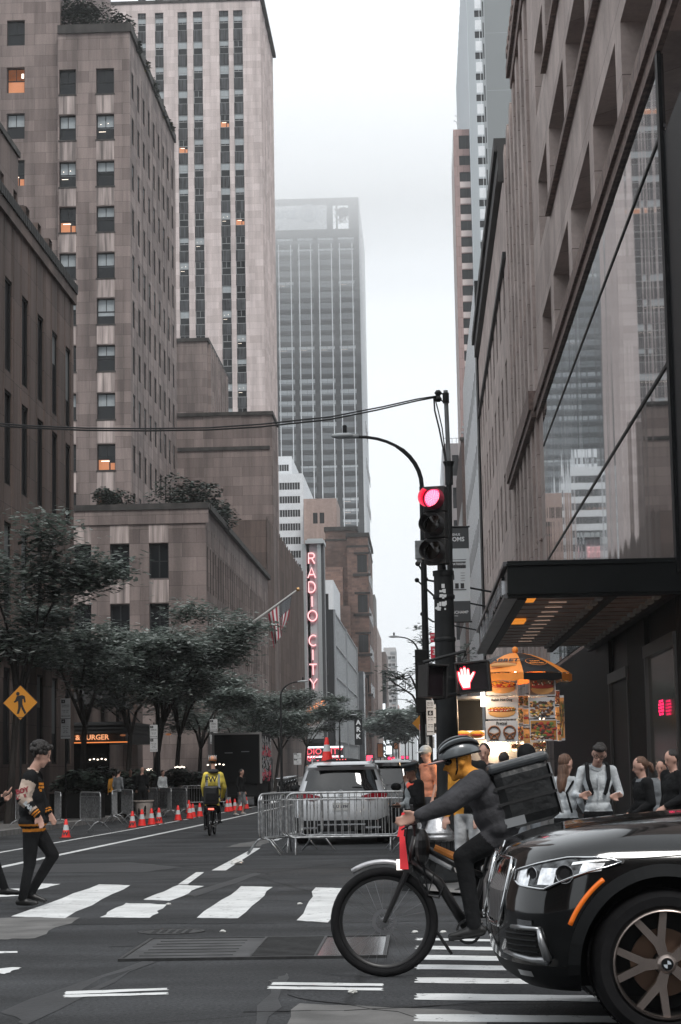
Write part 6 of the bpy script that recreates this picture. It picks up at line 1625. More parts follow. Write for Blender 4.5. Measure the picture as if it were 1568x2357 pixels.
for z, ins, n in LV:
    near = [SP(t/N1, z) for t in range(N1+1)]+[SP(1+k*(4.85-.47-n-.35)/N2, z) for k in range(1, N2+1)]
    far = [Vector((p.x, 2*HWD-p.y, p.z)) for p in near]
    ring = near[::-1]+far[1:]; rings.append(len(mb.v)); mb.v += [tuple(CM @ p) for p in ring]
NR = len(ring)
for j in range(len(LV)-1):
    for i in range(NR):
        k = (i+1) % NR; mb.f.append((rings[j]+i, rings[j]+k, rings[j+1]+k, rings[j+1]+i)); mb.m.append(1 if LV[j][0] < .36 else 0)
mb.f.append(tuple(range(rings[-1], rings[-1]+NR))); mb.m.append(0); mb.f.append(tuple(range(rings[0]+NR-1, rings[0]-1, -1))); mb.m.append(1)
blk_ = empty('black_front_suv', CM @ Vector((.87,1,0)), 'glossy black suv nose entering from the right edge, closest vehicle to the camera', 'suv')
gpaint = mat('deep_black_paint', (.0025,.003,.0033), .10, 0, coat=.6, spec=.4)
body = mb.build('body', [gpaint, trim], None, smooth='auto')
cut = MB()
for u in (.85, .85+2.97): cut.lathe([(0,-.45),(.455,-.45),(.455,.45),(0,.45)], (0,0,0), 40, 0, CM @ T(u,0,.385) @ RX(R(90))); cut.lathe([(0,-.45),(.455,-.45),(.455,.45),(0,.45)], (0,0,0), 40, 0, CM @ T(u,2*HWD,.385) @ RX(R(90)))
co = cut.build('cut', trim); bmx = bmesh.new(); bmx.from_mesh(co.data); bmesh.ops.recalc_face_normals(bmx, faces=bmx.faces); bmesh.ops.remove_doubles(bmx, verts=bmx.verts, dist=1e-5); bmx.to_mesh(co.data); bmx.free()
bmx = bmesh.new(); bmx.from_mesh(body.data); bmesh.ops.recalc_face_normals(bmx, faces=bmx.faces); bmx.to_mesh(body.data); bmx.free()
md = body.modifiers.new('b','BOOLEAN'); md.object = co; md.operation = 'DIFFERENCE'; md.solver = 'EXACT'
me = bpy.data.meshes.new_from_object(body.evaluated_get(bpy.context.evaluated_depsgraph_get())); body.modifiers.clear(); body.data = me; me.name = 'body'
me.polygons.foreach_set('use_smooth', [True]*len(me.polygons)); me.set_sharp_from_angle(angle=R(70)); bpy.data.objects.remove(co); attach(body, blk_)
def patch(name, t0, t1, zlo, zhi, off, m, n=18, k=5, th=None):
    mb = MB(); P = []
    for i in range(n+1):
        t = t0+(t1-t0)*i/n; f = i/n; a, b = zlo(f), zhi(f)
        for j in range(k+1): P.append(CM @ SP(t, a+(b-a)*j/k, off))
    for i in range(n):
        for j in range(k): q = i*(k+1)+j; mb.quad(P[q],P[q+k+1],P[q+k+2],P[q+1])
    return mb.build(name, m, blk_, smooth=True)
def pl(pts):
    def f(x):
        for a, b in zip(pts, pts[1:]):
            if x <= b[0]: return a[1]+(b[1]-a[1])*(x-a[0])/(b[0]-a[0])
        return pts[-1][1]
    return f
lampg = mat('headlamp_glass', (.10,.105,.11), .05, .6, noise=.9, nscale=22)
hl0, hl1 = pl([(0,.81),(.12,.785),(.45,.772),(1,.905)]), pl([(0,.875),(.3,.915),(.6,.945),(.85,.945),(1,.92)])
patch('headlight', .40, 1.10, hl0, hl1, .004, mat('lamp_housing_dark', (.02,.021,.022), .15, .3), 24)
h2 = patch('headlight_lens', .43, 1.08, lambda f: hl0(f)+.014, lambda f: hl1(f)-.012, .012, lampg, 24)
patch('lamp_reflector', .45, .58, lambda f: .80-.01*f, lambda f: .862+.02*f, .016, mat('lamp_bright', (.85,.87,.9), .12, .7, noise=.35, nscale=30), 6, 3)
patch('lamp_reflector', .66, .78, lambda f: .80, lambda f: .885, .016, MATS['lamp_bright'], 6, 3)
patch('lamp_reflector', .92, 1.0, lambda f: .85+.02*f, lambda f: .91, .016, MATS['lamp_bright'], 5, 2)
ol = [CM @ SP(.42+.66*i/22, hl0(i/22)+.006, .016) for i in range(23)]+[CM @ SP(1.08-.66*i/22, hl1(1-i/22)-.006, .016) for i in range(23)]
mb = MB(); mb.path(ol+[ol[0]], .0065, 5); mb.build('lamp_outline', chrome2, blk_, smooth=True)
for t, z, s in ((.60,.85,.036),(.84,.855,.043)):
    mb = MB(); c = CM @ SP(t, z, .02); d = (CM @ SP(t, z, .1)-c).normalized(); M = d.to_track_quat('Z','Y').to_matrix().to_4x4()
    mb.lathe([(0,.0),(s*.6,.0),(s*.75,-.01),(s,-.005),(s*1.1,.0)], tuple(c), 14, 0, M); mb.build('projector_lens', mat('projector', (.03,.03,.032), .05, .3) if 'projector' not in MATS else MATS['projector'], blk_)
    mb = MB(); mb.lathe([(s*1.05,.0),(s*1.13,.004),(s*1.15,.0)], tuple(c), 14, 0, M); mb.build('daylight_ring', mat('drl_white', (.55,.57,.6), .2, .6) if 'drl_white' not in MATS else MATS['drl_white'], blk_)
patch('headlight_strip', .86, 1.04, pl([(0,.90),(1,.925)]), pl([(0,.915),(1,.935)]), .016, chrome2, 10, 1)
# kidney grille
for side in (1, -1):
    def KS(t, z, off):
        p = SP(t, z, off)
        if side < 0: p = Vector((p.x, 2*HWD-p.y, p.z))
        return CM @ p
    mb = MB(); P = []
    for (t, z) in ((.04,.60),(.02,.89),(.05,.92),(.28,.92),(.32,.88),(.30,.62),(.25,.565),(.07,.565),(.04,.60)): P.append(KS(t, z, .012))
    mb.path(P, .011, 6); mb.build('grille_frame', chrome2, blk_, smooth=True)
    mb = MB()
    for k in range(8):
        t = .06+k*.031; a, b, c = KS(t,.59,.004), KS(t+.004,.75,.014), KS(t,.91,-.012); mb.path([a,b,c], .0085, 5)
    mb.build('grille_bars', mat('satin_bar', (.26,.25,.25), .3, .8) if 'satin_bar' not in MATS else MATS['satin_bar'], blk_)
    mb = MB(); Q = [KS(t, z, .001) for t, z in ((.03,.585),(.30,.585),(.31,.90),(.02,.91))]; mb.quad(*Q); mb.build('grille_back', black_metal, blk_)
mb = MB(); c = CM @ SP(0,.955,.01); mb.lathe([(0,.01),(.045,.006),(.048,0)], tuple(c), 18, 0, CM.to_3x3().to_4x4() @ RY(R(-65))); mb.build('badge', chrome2, blk_)
# lower bumper parts
patch('fog_lamp', .50, .64, lambda f: .585+.005*f, lambda f: .618-.004*f, .008, chrome2, 8, 2)
P = [CM @ SP(t, z, .012) for t, z in ((.44,.575),(.70,.573),(.74,.41),(.30,.435))]
mb = MB(); mb.path([P[0],CM @ SP(.57,.576,.014),P[1]], .011, 6); mb.path([P[1],CM @ SP(.72,.50,.014),P[2]], [.012,.02,.026], 6); mb.path([P[2],CM @ SP(.6,.412,.014),CM @ SP(.45,.424,.014),P[3]], [.026,.016,.013,.011], 6)
mb.build('bumper_trim', mat('satin_silver', (.36,.37,.38), .32, .85), blk_, smooth=True)
patch('air_intake', .33, .69, lambda f: .42, lambda f: .555, .003, mat('intake_black', (.004,.004,.004), .8), 10, 3)
mb = MB()
for z in (.45,.48,.51,.54): mb.path([CM @ SP(.35+.32*i/5, z, .010) for i in range(6)], .006, 4)
mb.build('intake_slats', trim, blk_)
patch('skid_trim', .40, .55, lambda f: .315, lambda f: .345, .01, MATS['satin_silver'], 6, 1)
# orange side marker following the arch
mb = MB(); ac = Vector((.85,0,.385)); P = []
for i in range(14):
    a = R(133+36*i/13); u, z = ac.x+.555*math.cos(a), ac.z+.555*math.sin(a); P.append(CM @ Vector((u, lerpLV(z)[0]-.006+max(0,(.62-u))*0.06 + (SP(1,z).y if False else 0), z)))
def skin_y(u, z):
    ins, n = lerpLV(z)
    if u >= n+LF: return ins
    lo, hi = 0., 1.
    for _ in range(30):
        m_ = (lo+hi)/2
        if SP(m_, z).x < u: lo = m_
        else: hi = m_
    return SP(lo, z).y
P = []
for i in range(14):
    a = R(126+31*i/13); u, z = ac.x+.545*math.cos(a), ac.z+.545*math.sin(a); P.append(CM @ Vector((u, skin_y(u,z)-.004, z)))
mb.path(P, .0135, 6); mb.build('side_marker', mat('amber_marker', (.75,.16,.015), .3, emis=(1,.2,.02), es=.12), blk_, smooth=True)
for u0 in (.85, .85+2.97):
    for yy in (0, 1):
        mb = MB(); A = []
        for i in range(33):
            a = R(-12+204*i/32)
            for rr_, pr in ((.452,-.012),(.515,-.012),(.452,.08)):
                u, z = u0+rr_*math.cos(a), .385+rr_*math.sin(a); y = skin_y(u, max(z,.26))+ (pr if pr < 0 else .1)
                p = Vector((u, y, z));
                if yy: p.y = 2*HWD-p.y
                A.append(CM @ p)
        for i in range(32):
            q = i*3; mb.quad(A[q],A[q+1],A[q+4],A[q+3]); mb.quad(A[q],A[q+2],A[q+5],A[q+3])
        mb.build('arch_cladding', trim, blk_, smooth='auto')
rim_c = mat('bronze_grey_rim', (.33,.28,.255), .26, .85, noise=.15, nscale=6); disc_m = mat('brake_disc', (.16,.10,.07), .4, .7)
for u0 in (.85, .85+2.97):
    for yy in (0, 1):
        sgn = 1 if yy == 0 else -1; M = CM @ T(u0, .04 if yy == 0 else 2*HWD-.04, .385) @ Matrix.Diagonal((1, sgn, 1, 1)) @ RX(R(90))   # local z points outward
        t_ = MB(); t_.lathe([(.275,-.02),(.30,.0),(.345,.002),(.372,-.02),(.385,-.06),(.385,-.22),(.372,-.26),(.345,-.28),(.27,-.27)], (0,0,0), 48, 0, M)
        for k in range(48): a = 2*math.pi*k/48; t_.box(-.006,.006,-.1,.1,-.002,.003,0,M @ RZ(a) @ T(.384,0,-.14) @ RY(R(90)))
        w_ = t_.build('wheel', rubber, blk_, smooth='auto')
        r_ = MB(); r_.lathe([(.276,-.03),(.282,.0),(.272,.006),(.262,-.01),(.258,-.09),(.258,-.24),(.0,-.25)], (0,0,0), 48, 0, M)
        for k in range(5):
            Mk = M @ RZ(R(72*k+20))
            r_.prism([(-.026,.05),(.026,.05),(.030,.12),(-.030,.12)], -.05, .0, 0, Mk @ RX(R(90)) @ Matrix.Diagonal((1,-1,1,1)) if False else Mk @ RX(R(-90)) @ RZ(0) )
        rm = MB()
        def spoke(Mk, pts, z0, z1):
            a = [Mk @ Vector((x, y, z1)) for x, y in pts]; b = [Mk @ Vector((x*1.0, y, z0)) for x, y in pts]; n_ = len(pts)
            rm.poly(a); 
            for i in range(n_): j = (i+1) % n_; rm.quad(a[i], b[i], b[j], a[j])
        for k in range(5):
            Mk = M @ RZ(R(72*k+18)); spoke(Mk, [(-.024,.045),(.024,.045),(.03,.11),(.095,.258),(.058,.266),(0,.145),(-.058,.266),(-.095,.258),(-.03,.11)], -.06, -.012)
        rm.lathe([(0,.0),(.034,.0),(.05,-.012),(.062,-.03)], (0,0,0), 24, 0, M)
        r2 = MB(); r2.lathe([(.272,.008),(.284,.004),(.276,-.03),(.262,-.02),(.268,.006)], (0,0,0), 48, 0, M); 
        rim = rm.build('rim', rim_c, w_, smooth='auto'); r2.build('rim_lip', rim_c, w_, smooth=True)
        bk = MB(); bk.lathe([(.26,-.26),(.262,-.03)], (0,0,0), 40, 0, M); bk.lathe([(0,-.245),(.26,-.25)], (0,0,0), 30, 0, M); bk.build('rim_barrel', mat('barrel_black', (.006,.006,.006), .6) if 'barrel_black' not in MATS else MATS['barrel_black'], w_)
        dk = MB(); dk.lathe([(.06,-.12),(.175,-.12),(.175,-.14)], (0,0,0), 36, 0, M); dk.build('brake_disc', disc_m, w_)
        cb = MB(); cb.lathe([(0,.004),(.03,.003),(.032,0)], (0,0,0), 20, 0, M); cb.build('hub_cap', black_metal, w_)
        for q in range(2):
            qb = MB(); a0 = R(90*q*2); qb.poly([M @ Vector((0,0,.0055))]+[M @ Vector((.02*math.cos(a0+R(90*i/6)), .02*math.sin(a0+R(90*i/6)), .0055)) for i in range(7)]); qb.build('hub_emblem', mat('emblem_pale', (.5,.55,.6), .4) if 'emblem_pale' not in MATS else MATS['emblem_pale'], w_)
# cabin, partly outside the frame
mb = MB(); lv = [(1.05,.92,1.35,4.6,.5,.3),(1.14,.90,1.5,4.55,.5,.3),(1.35,.80,1.95,4.5,.45,.3),(1.55,.70,2.35,4.4,.4,.3),(1.66,.66,2.6,4.25,.4,.3),(1.70,.55,2.8,4.1,.4,.3)]
stack(mb, lv, lambda x,y,z: 1 if 1.14 < z < 1.55 and not (abs(y-2.75) < .06 or abs(y-3.6) < .06) else 0)
mb.v = [tuple(CM @ Vector((y, HWD+x, z))) for x, y, z in mb.v]; mb.build('cabin', [gpaint, tint, trim], blk_, smooth='auto')
mb = MB(); mb.ell((0,0,0),(.12,.09,.08),12,8,0); mb.v = [tuple(CM @ (Vector(p)+Vector((1.95,-.02,1.12)))) for p in mb.v]; mb.build('wing_mirror', gpaint, blk_, smooth=True)
# underside, hood shut line and door lines
mb = MB(); mb.box(.5,4.5,.2,1.8,.21,.3,0,CM); mb.build('underbody', trim, blk_)
mb = MB(); mb.path([CM @ (SP(1.12+.06*i, .925+.045*(i/16)+.03*(i/16)**2, .0005)+Vector((0,.0,.0))) for i in range(17)], .0035, 4); mb.build('bonnet_shut_line', black_metal, blk_)
# ================================================================ HOT DOG CART
DC = 30.0
ct = empty('food_cart', (at(1165,1985,DC).x+.1, DC+.5, -.0), 'hot dog cart with bright interior lamps and hanging food pictures under an orange umbrella', 'food cart')
def cx(px): return at(px, 1750, DC).x
def cz(py, px=1150): return at(px, py, DC).z
sst = mat('cart_stainless', (.40,.40,.41), .28, .9, noise=.2, nscale=5); warm = emit('cart_lamp_warm', (1,.72,.45), 5.0)
x0, x1 = cx(1052), cx(1262)
mb = MB(); mb.box(x0,x1,DC+.2,DC+1.4,.35,1.12); mb.box(x0-.02,x1+.02,DC+.15,DC+1.45,1.12,1.16); mb.build('cart_body', sst, ct, bevel=.01)
mb = MB(); 
for x in (x0+.02,x1-.02): mb.tube((x,DC+.25,1.1),(x,DC+.25,cz(1602)),.02); mb.tube((x,DC+1.35,1.1),(x,DC+1.35,cz(1602)),.02)
mb.box(x0-.03,x1+.03,DC+.2,DC+1.4,cz(1606),cz(1600)); mb.build('cart_frame', sst, ct)
mb = MB(); mb.box(x0+.02,cx(1118),DC+1.0,DC+1.05,cz(1678),cz(1604)); mb.build('dark_back', black_metal, ct)
mb = MB(); mb.box(x0,cx(1118),DC+.22,DC+.26,cz(1700),cz(1680)); mb.build('lit_menu_strip', emit('lit_menu', (1,.85,.7), 1.1), ct)
mb = MB(); mb.box(x0+.05,x1-.05,DC+1.3,DC+1.35,1.16,cz(1700)); mb.build('back_panel', sst, ct)
mb = MB()
for px, py in ((1138,1712),(1150,1722),(1168,1716),(1184,1724),(1204,1712)): q = at(px,py,DC+.5); mb.ell(tuple(q), (.035,.035,.03), 8, 6)
mb.build('bulb', warm, ct)
mb = MB(); q = at(1112,1608,DC-.1); mb.box(q.x-.035,q.x+.03,DC-.15,DC-.1,cz(1626),cz(1590),0); mb.build('lamp_panel', emit('cart_white_lamp', (1,.95,.9), 4.0), ct)
for k, (px, py, dy, en) in enumerate(((1165,1640,.7,26),(1150,1712,.6,30),(1180,1545,.2,34),(1115,1606,-.45,5),(1206,1650,.0,7))):
    ld = bpy.data.lights.new('cart_lamp','POINT'); ld.energy = en; ld.color = (1,.70,.42); ld.shadow_soft_size = .08; lo = bpy.data.objects.new('cart_lamp', ld); col.objects.link(lo); lo.location = at(px,py,DC+dy); attach(lo, ct)
for x in (x0+.3,x1-.3):
    t_, r_ = MB(), MB(); wheel(t_, r_, (x,DC+.8,.12), .25, .1); w_ = t_.build('wheel', rubber, ct); r_.build('rim', rimm, w_)
# food on the counter
fm = [mat('food_red', (.42,.05,.03), .5), mat('food_bun', (.62,.33,.12), .6), mat('food_green', (.12,.2,.05), .6), mat('food_mustard', (.85,.5,.05), .4), mat('food_brown', (.20,.08,.035), .5), mat('food_dark', (.07,.04,.03), .6), mat('food_cream', (.7,.62,.5), .6)]
r = random.Random(12); mb = MB()
for k in range(40): q = at(r.uniform(1056,1250), r.uniform(1738,1752), DC+.5); mb.ell((q.x,DC+.3+r.random()*.5,1.18+r.random()*.06), (.05,.04,.03), 7, 5, r.randrange(7))
for px in (1065,1098): 
    q = at(px,1690,DC+.18); mb.ell((q.x,DC+.19,q.z), (.12,.02,.06), 10, 6, 1); mb.ell((q.x,DC+.17,q.z+.02), (.1,.02,.03), 9, 5, 3); mb.ell((q.x,DC+.16,q.z-.01), (.09,.02,.02), 9, 5, 0)
mb.build('food_pile', fm, ct)
brd = mat('menu_board_white', (.55,.56,.58), .6); ink = mat('menu_ink', (.03,.03,.035), .6)
def board(px0, px1, py0, py1, D, kind, txt, label, tz=.38, bgc=None, ts=.052, rot=0, tcol=None):
    a, b = at(px0, py1, D), at(px1, py0, D); w_, h_ = b.x-a.x, b.z-a.z
    e = empty('menu_board', ((a.x+b.x)/2, D, a.z), label, 'menu board', 'food picture boards hanging on the cart')
    M = T((a.x+b.x)/2, D, (a.z+b.z)/2) @ RZ(rot)
    mb = MB(); mb.box(-w_/2,w_/2,0,.01,-h_/2,h_/2,0,M); mb.build('board', brd, e)
    if bgc: mb = MB(); mb.box(-w_*.47,w_*.47,-.002,0,-h_*.45,h_*.45,0,M); mb.build('picture_ground', bgc, e)
    p = MB(); r = random.Random(len(label)*7+int(px0)); cy = -h_*.08
    def E(x, z, rx, rz_, m, y=-.004): p.ell(tuple(M @ Vector((x*w_, y, z*h_+cy))), (rx*w_, .006, rz_*h_), 14, 6, m)
    if kind in ('dog','chili','plain'):
        E(0,-.12,.43,.24,1); E(0,.02,.45,.13,4,-.007); E(0,.0,.43,.10,0,-.011)
        if kind == 'chili':
            for k in range(60): x = r.uniform(-.4,.4); E(x,.06+r.uniform(-.12,.14)*(1-abs(x)),.035,.02,3 if k%2 else 1,-.016)
        elif kind == 'dog':
            P = [M @ Vector(((-.4+.8*i/16)*w_, -.016, (.08+.035*(1 if i%2 else -1))*h_+cy)) for i in range(17)]; p.path(P, .006, 5, 3)
            for k in range(30): E(r.uniform(-.4,.4),-.03+r.uniform(-.04,.04),.018,.02,2 if k%2 else 6,-.016)
        else:
            for k in range(34): x = r.uniform(-.38,.38); E(x,.12+r.uniform(-.06,.1),.035,.035,r.choice([5,6,4,0]),-.014)
    elif kind == 'pretzel':
        for s_ in (-.24,.24):
            P = []
            for i in range(33):
                t = 2*math.pi*i/32; P.append(M @ Vector(((s_+.19*math.sin(t)*abs(math.cos(t/2))**.2)*w_, -.008, (.03+.30*math.cos(t))*h_+cy)))
            p.path(P, .0145, 6, 4)
            for q in (-1,1): p.path([M @ Vector(((s_+q*.15)*w_,-.014,.02*h_+cy)), M @ Vector(((s_-q*.03)*w_,-.016,-.08*h_+cy)), M @ Vector(((s_-q*.12)*w_,-.014,-.30*h_+cy))], .014, 6, 4)
    else:
        for k in range(90): E(r.uniform(-.42,.42), r.uniform(-.32,.40), r.uniform(.04,.1), r.uniform(.03,.09), r.choice([0,0,5,4,5,2] if kind == 'combo' else [5,2,4,4,1,5]), -.003-.004*r.random())
        for k in range(14): E(r.uniform(-.42,.0), r.uniform(-.35,-.1), .05,.03, r.choice([3,1,6]), -.009)
    p.build('food_picture', fm, e)
    if txt:
        t_ = MB(); t_.text(txt, ts, M @ T(0,-.012,tz*h_) @ RX(R(90)), 0, 0, .0022, sx=.95); t_.build('board_lettering', tcol or ink, e)
    return e
Dh = DC-.25
board(1120,1191,1547,1600,Dh,'chili','Chili Cheese Dog','picture board of a chili cheese dog, top of the left column',.44,ts=.05)
board(1119,1192,1604,1655,Dh,'dog','Relish Hot Dog','picture board of a relish hot dog, middle of the left column')
board(1119,1192,1658,1708,Dh,'pretzel','Pretzel','picture board of two brown pretzels, bottom of the left column',.38,ts=.06)
dkb = mat('picture_brown', (.22,.14,.10), .7)
board(1219,1278,1549,1602,Dh+.02,'plain','Beef Hot Dog','darker board of a bean topped hot dog, top of the right column',.46,dkb,ts=.044)
board(1218,1277,1604,1653,Dh+.02,'falafel','Falafel Over Rice','board of dark falafel balls over rice, middle right',-.42,ts=.034)
board(1221,1282,1655,1706,Dh+.02,'combo','Combo Over Rice','board of red meat combo over rice, bottom right',-.44,mat('picture_ochre', (.45,.22,.05), .7),ts=.036,tcol=brd)
org = mat('cart_orange_sheet', (.80,.34,.10), .6)
for k, (a_, b_, c_2, d_, kd, tx) in enumerate(((1194,1204,1600,1625,'combo',''),(1205,1216,1600,1625,'falafel',''),(1194,1204,1628,1665,'falafel',''),(1205,1217,1630,1668,'plain',''),(1192,1205,1670,1706,'combo','NY'),(1206,1220,1672,1712,'chili','Hot Sausage'),(1279,1288,1588,1622,'combo','burger'),(1279,1288,1625,1660,'chili',''),(1284,1292,1662,1706,'plain','Sausage'),(1290,1298,1600,1704,'falafel',''),(1178,1204,1712,1724,'','Over Rice'),(1226,1258,1708,1724,'combo','Lamb Gyro'))):
    board(a_,b_,c_2,d_,Dh+.06,kd or 'combo',tx,'small orange lit food picture number strip, %s' % ['top left of the gap','top right of the gap','second left of the gap','second right of the gap','lower left of the gap','lower right of the gap','top of the far right strip','middle of the far right strip','bottom of the far right strip','outermost narrow strip','low strip over the serving hatch','lowest dark strip below the right column'][k],.42 if k < 10 else -.3,org,ts=.022)
# umbrella
um = empty('cart_umbrella', (at(1188,1560,DC+.3).x, DC+.3, 0), 'orange and black paneled cart umbrella with lettering and a printed hot dog', 'umbrella')
uc = at(1186,1500,DC+.3); apex = Vector((uc.x, DC+.3, at(1171,1500,DC).z)); zr = cz(1552); rr_ = .86; NS = 8
um_o = mat('umbrella_orange', (.92,.30,.05), .55, noise=.1, nscale=6); um_k = mat('umbrella_black', (.015,.015,.016), .5)
mb = MB(); TT = Matrix.Translation(apex)
def UP(k, f, sub=0):
    a = R(45*k+22.5*2*sub/2+5); rad = rr_*f*(1-.06*math.sin(math.pi*(sub if sub else 0)))
    return apex+Vector((rad*math.cos(a), rad*math.sin(a), -(apex.z-zr)*(f**1.75)))
for k in range(NS):
    m_ = (k+1) % 2
    for i in range(6):
        f0, f1 = i/6, (i+1)/6
        for s_a, s_b in ((0,.25),(.25,.5),(.5,.75),(.75,1)):
            def Q(f, s):
                a0, a1 = UP(k, f), UP(k+1, f); p = a0.lerp(a1, s); p.z += -.03*math.sin(math.pi*s)*f*0+.02*math.sin(math.pi*s)*f; return p
            mb.quad(Q(f0,s_a), Q(f1,s_a), Q(f1,s_b), Q(f0,s_b), m_)
    a, b = UP(k,1), UP(k+1,1)
    for j in range(4):
        p, q = a.lerp(b, j/4), a.lerp(b, (j+1)/4); mb.quad(p, p+Vector((0,0,-.10-.02*(j%2))), q+Vector((0,0,-.10-.02*((j+1)%2))), q, m_)
mb.build('canopy', [um_o, um_k], um)
mb = MB(); mb.ell(tuple(apex+Vector((0,0,.04))), (.05,.05,.055), 10, 6); mb.build('finial', um_o, um, smooth=True)
mb = MB(); mb.tube((apex.x,apex.y,0), tuple(apex), .022); mb.build('shaft', steel, um)
for k in range(NS):
    mb = MB(); mb.path([UP(k,.05)-Vector((0,0,.02)), UP(k,.5)-Vector((0,0,.02)), UP(k,1.0)-Vector((0,0,.02))], .008, 4); mb.build('rib', steel, um)
# lettering on the panels facing the camera (panel 5 faces -y, orange)
def upanel(k):
    c = UP(k,.74).lerp(UP(k+1,.74), .5); n = (UP(k+1,.9)-UP(k,.9)).normalized(); dn = (UP(k,.9).lerp(UP(k+1,.9),.5)-UP(k,.5).lerp(UP(k+1,.5),.5)).normalized(); u_ = -dn; nn = n.cross(u_)
    return c, n, u_, nn
for k in range(NS):
    c, n, u_, nn = upanel(k); 
    if nn.y > -.3: continue
    M = Matrix(((n.x,u_.x,nn.x,c.x),(n.y,u_.y,nn.y,c.y),(n.z,u_.z,nn.z,c.z),(0,0,0,1)))
    mb = MB()
    if k % 2 == 1:
        mb.text('SABRETT', .125, M @ T(0,.07,.035), 0, 0, .006, sx=1.15); mb.build('panel_lettering', um_k, um)
        d = MB(); 
        for (y, ry, m_) in ((-.075,.035,0),(-.05,.026,1),(-.1,.03,0)): d.ell(tuple(M @ Vector((0,y,.03))), (.2,.02,ry), 12, 6, m_)
        d.build('printed_hot_dog', [fm[1], fm[0]], um)
    else:
        mb.lathe([(.17,.0),(.178,.002),(.17,.004)], (0,0,0), 28, 0, M @ T(0,.0,.035) @ Matrix.Diagonal((1,.62,1,1))); mb.text("DON'T", .055, M @ T(0,.03,.035), 0, 0, .002); mb.text('INSPECTED', .05, M @ T(0,-.035,.035), 0, 0, .002); mb.build('panel_lettering', um_o, um)
c = UP(5,1); 

# ================================================================ PEOPLE
SK = [mat('skin_light', (.46,.27,.21), .55), mat('skin_brown', (.22,.12,.085), .55), mat('skin_tan', (.42,.24,.17), .55)]
def cl_(n, c, r_=.85): return MATS[n] if n in MATS else mat(n, c, r_, spec=.12, noise=.3, nscale=5, bump=1.0, bscale=13)
BLK = cl_('black_cloth', (.011,.0115,.0125)); CHAR = cl_('charcoal_cloth', (.055,.055,.06)); WHT = cl_('white_shirt_cloth', (.50,.53,.55)); PKO = cl_('salmon_cloth', (.62,.25,.15)); YEL = cl_('orange_yellow_cloth', (.72,.33,.05)); GRY = cl_('grey_cloth', (.17,.18,.19)); HIV = cl_('yellow_vest_cloth', (.90,.72,.14)); CRM = cl_('cream_sleeve', (.46,.37,.31)); DEN = cl_('pale_trousers', (.40,.41,.42)); SHO = mat('shoe_black', (.012,.012,.012), .4); SHW = mat('shoe_pale', (.4,.38,.36), .6)
hairD = mat('dark_hair', (.014,.011,.010), .55, bump=.8, bscale=30, stretch=(3,3,.6)); hairB = mat('auburn_hair', (.11,.055,.033), .5, noise=.35, nscale=10, stretch=(6,6,.3), bump=.8, bscale=20); eye_m = mat('eye_dark', (.01,.01,.01), .2); lip_m = mat('lip', (.25,.09,.08), .5)
def cap_seg(mb, p0, p1, r0, r1, n=12):
    p0, p1 = Vector(p0), Vector(p1); d = (p1-p0); L = d.length; d.normalize(); pts = []; rs = []
    for i in range(4): a = math.pi/2*(i+.35)/4; pts.append(p0-d*r0*math.cos(a)); rs.append(r0*math.sin(a))
    for i in range(5): pts.append(p0.lerp(p1, i/4)); rs.append(r0+(r1-r0)*i/4)
    for i in range(4): a = math.pi/2*(i+1)/4.3; pts.append(p1+d*r1*math.sin(a)); rs.append(r1*math.cos(a))
    mb.path(pts, rs, n)
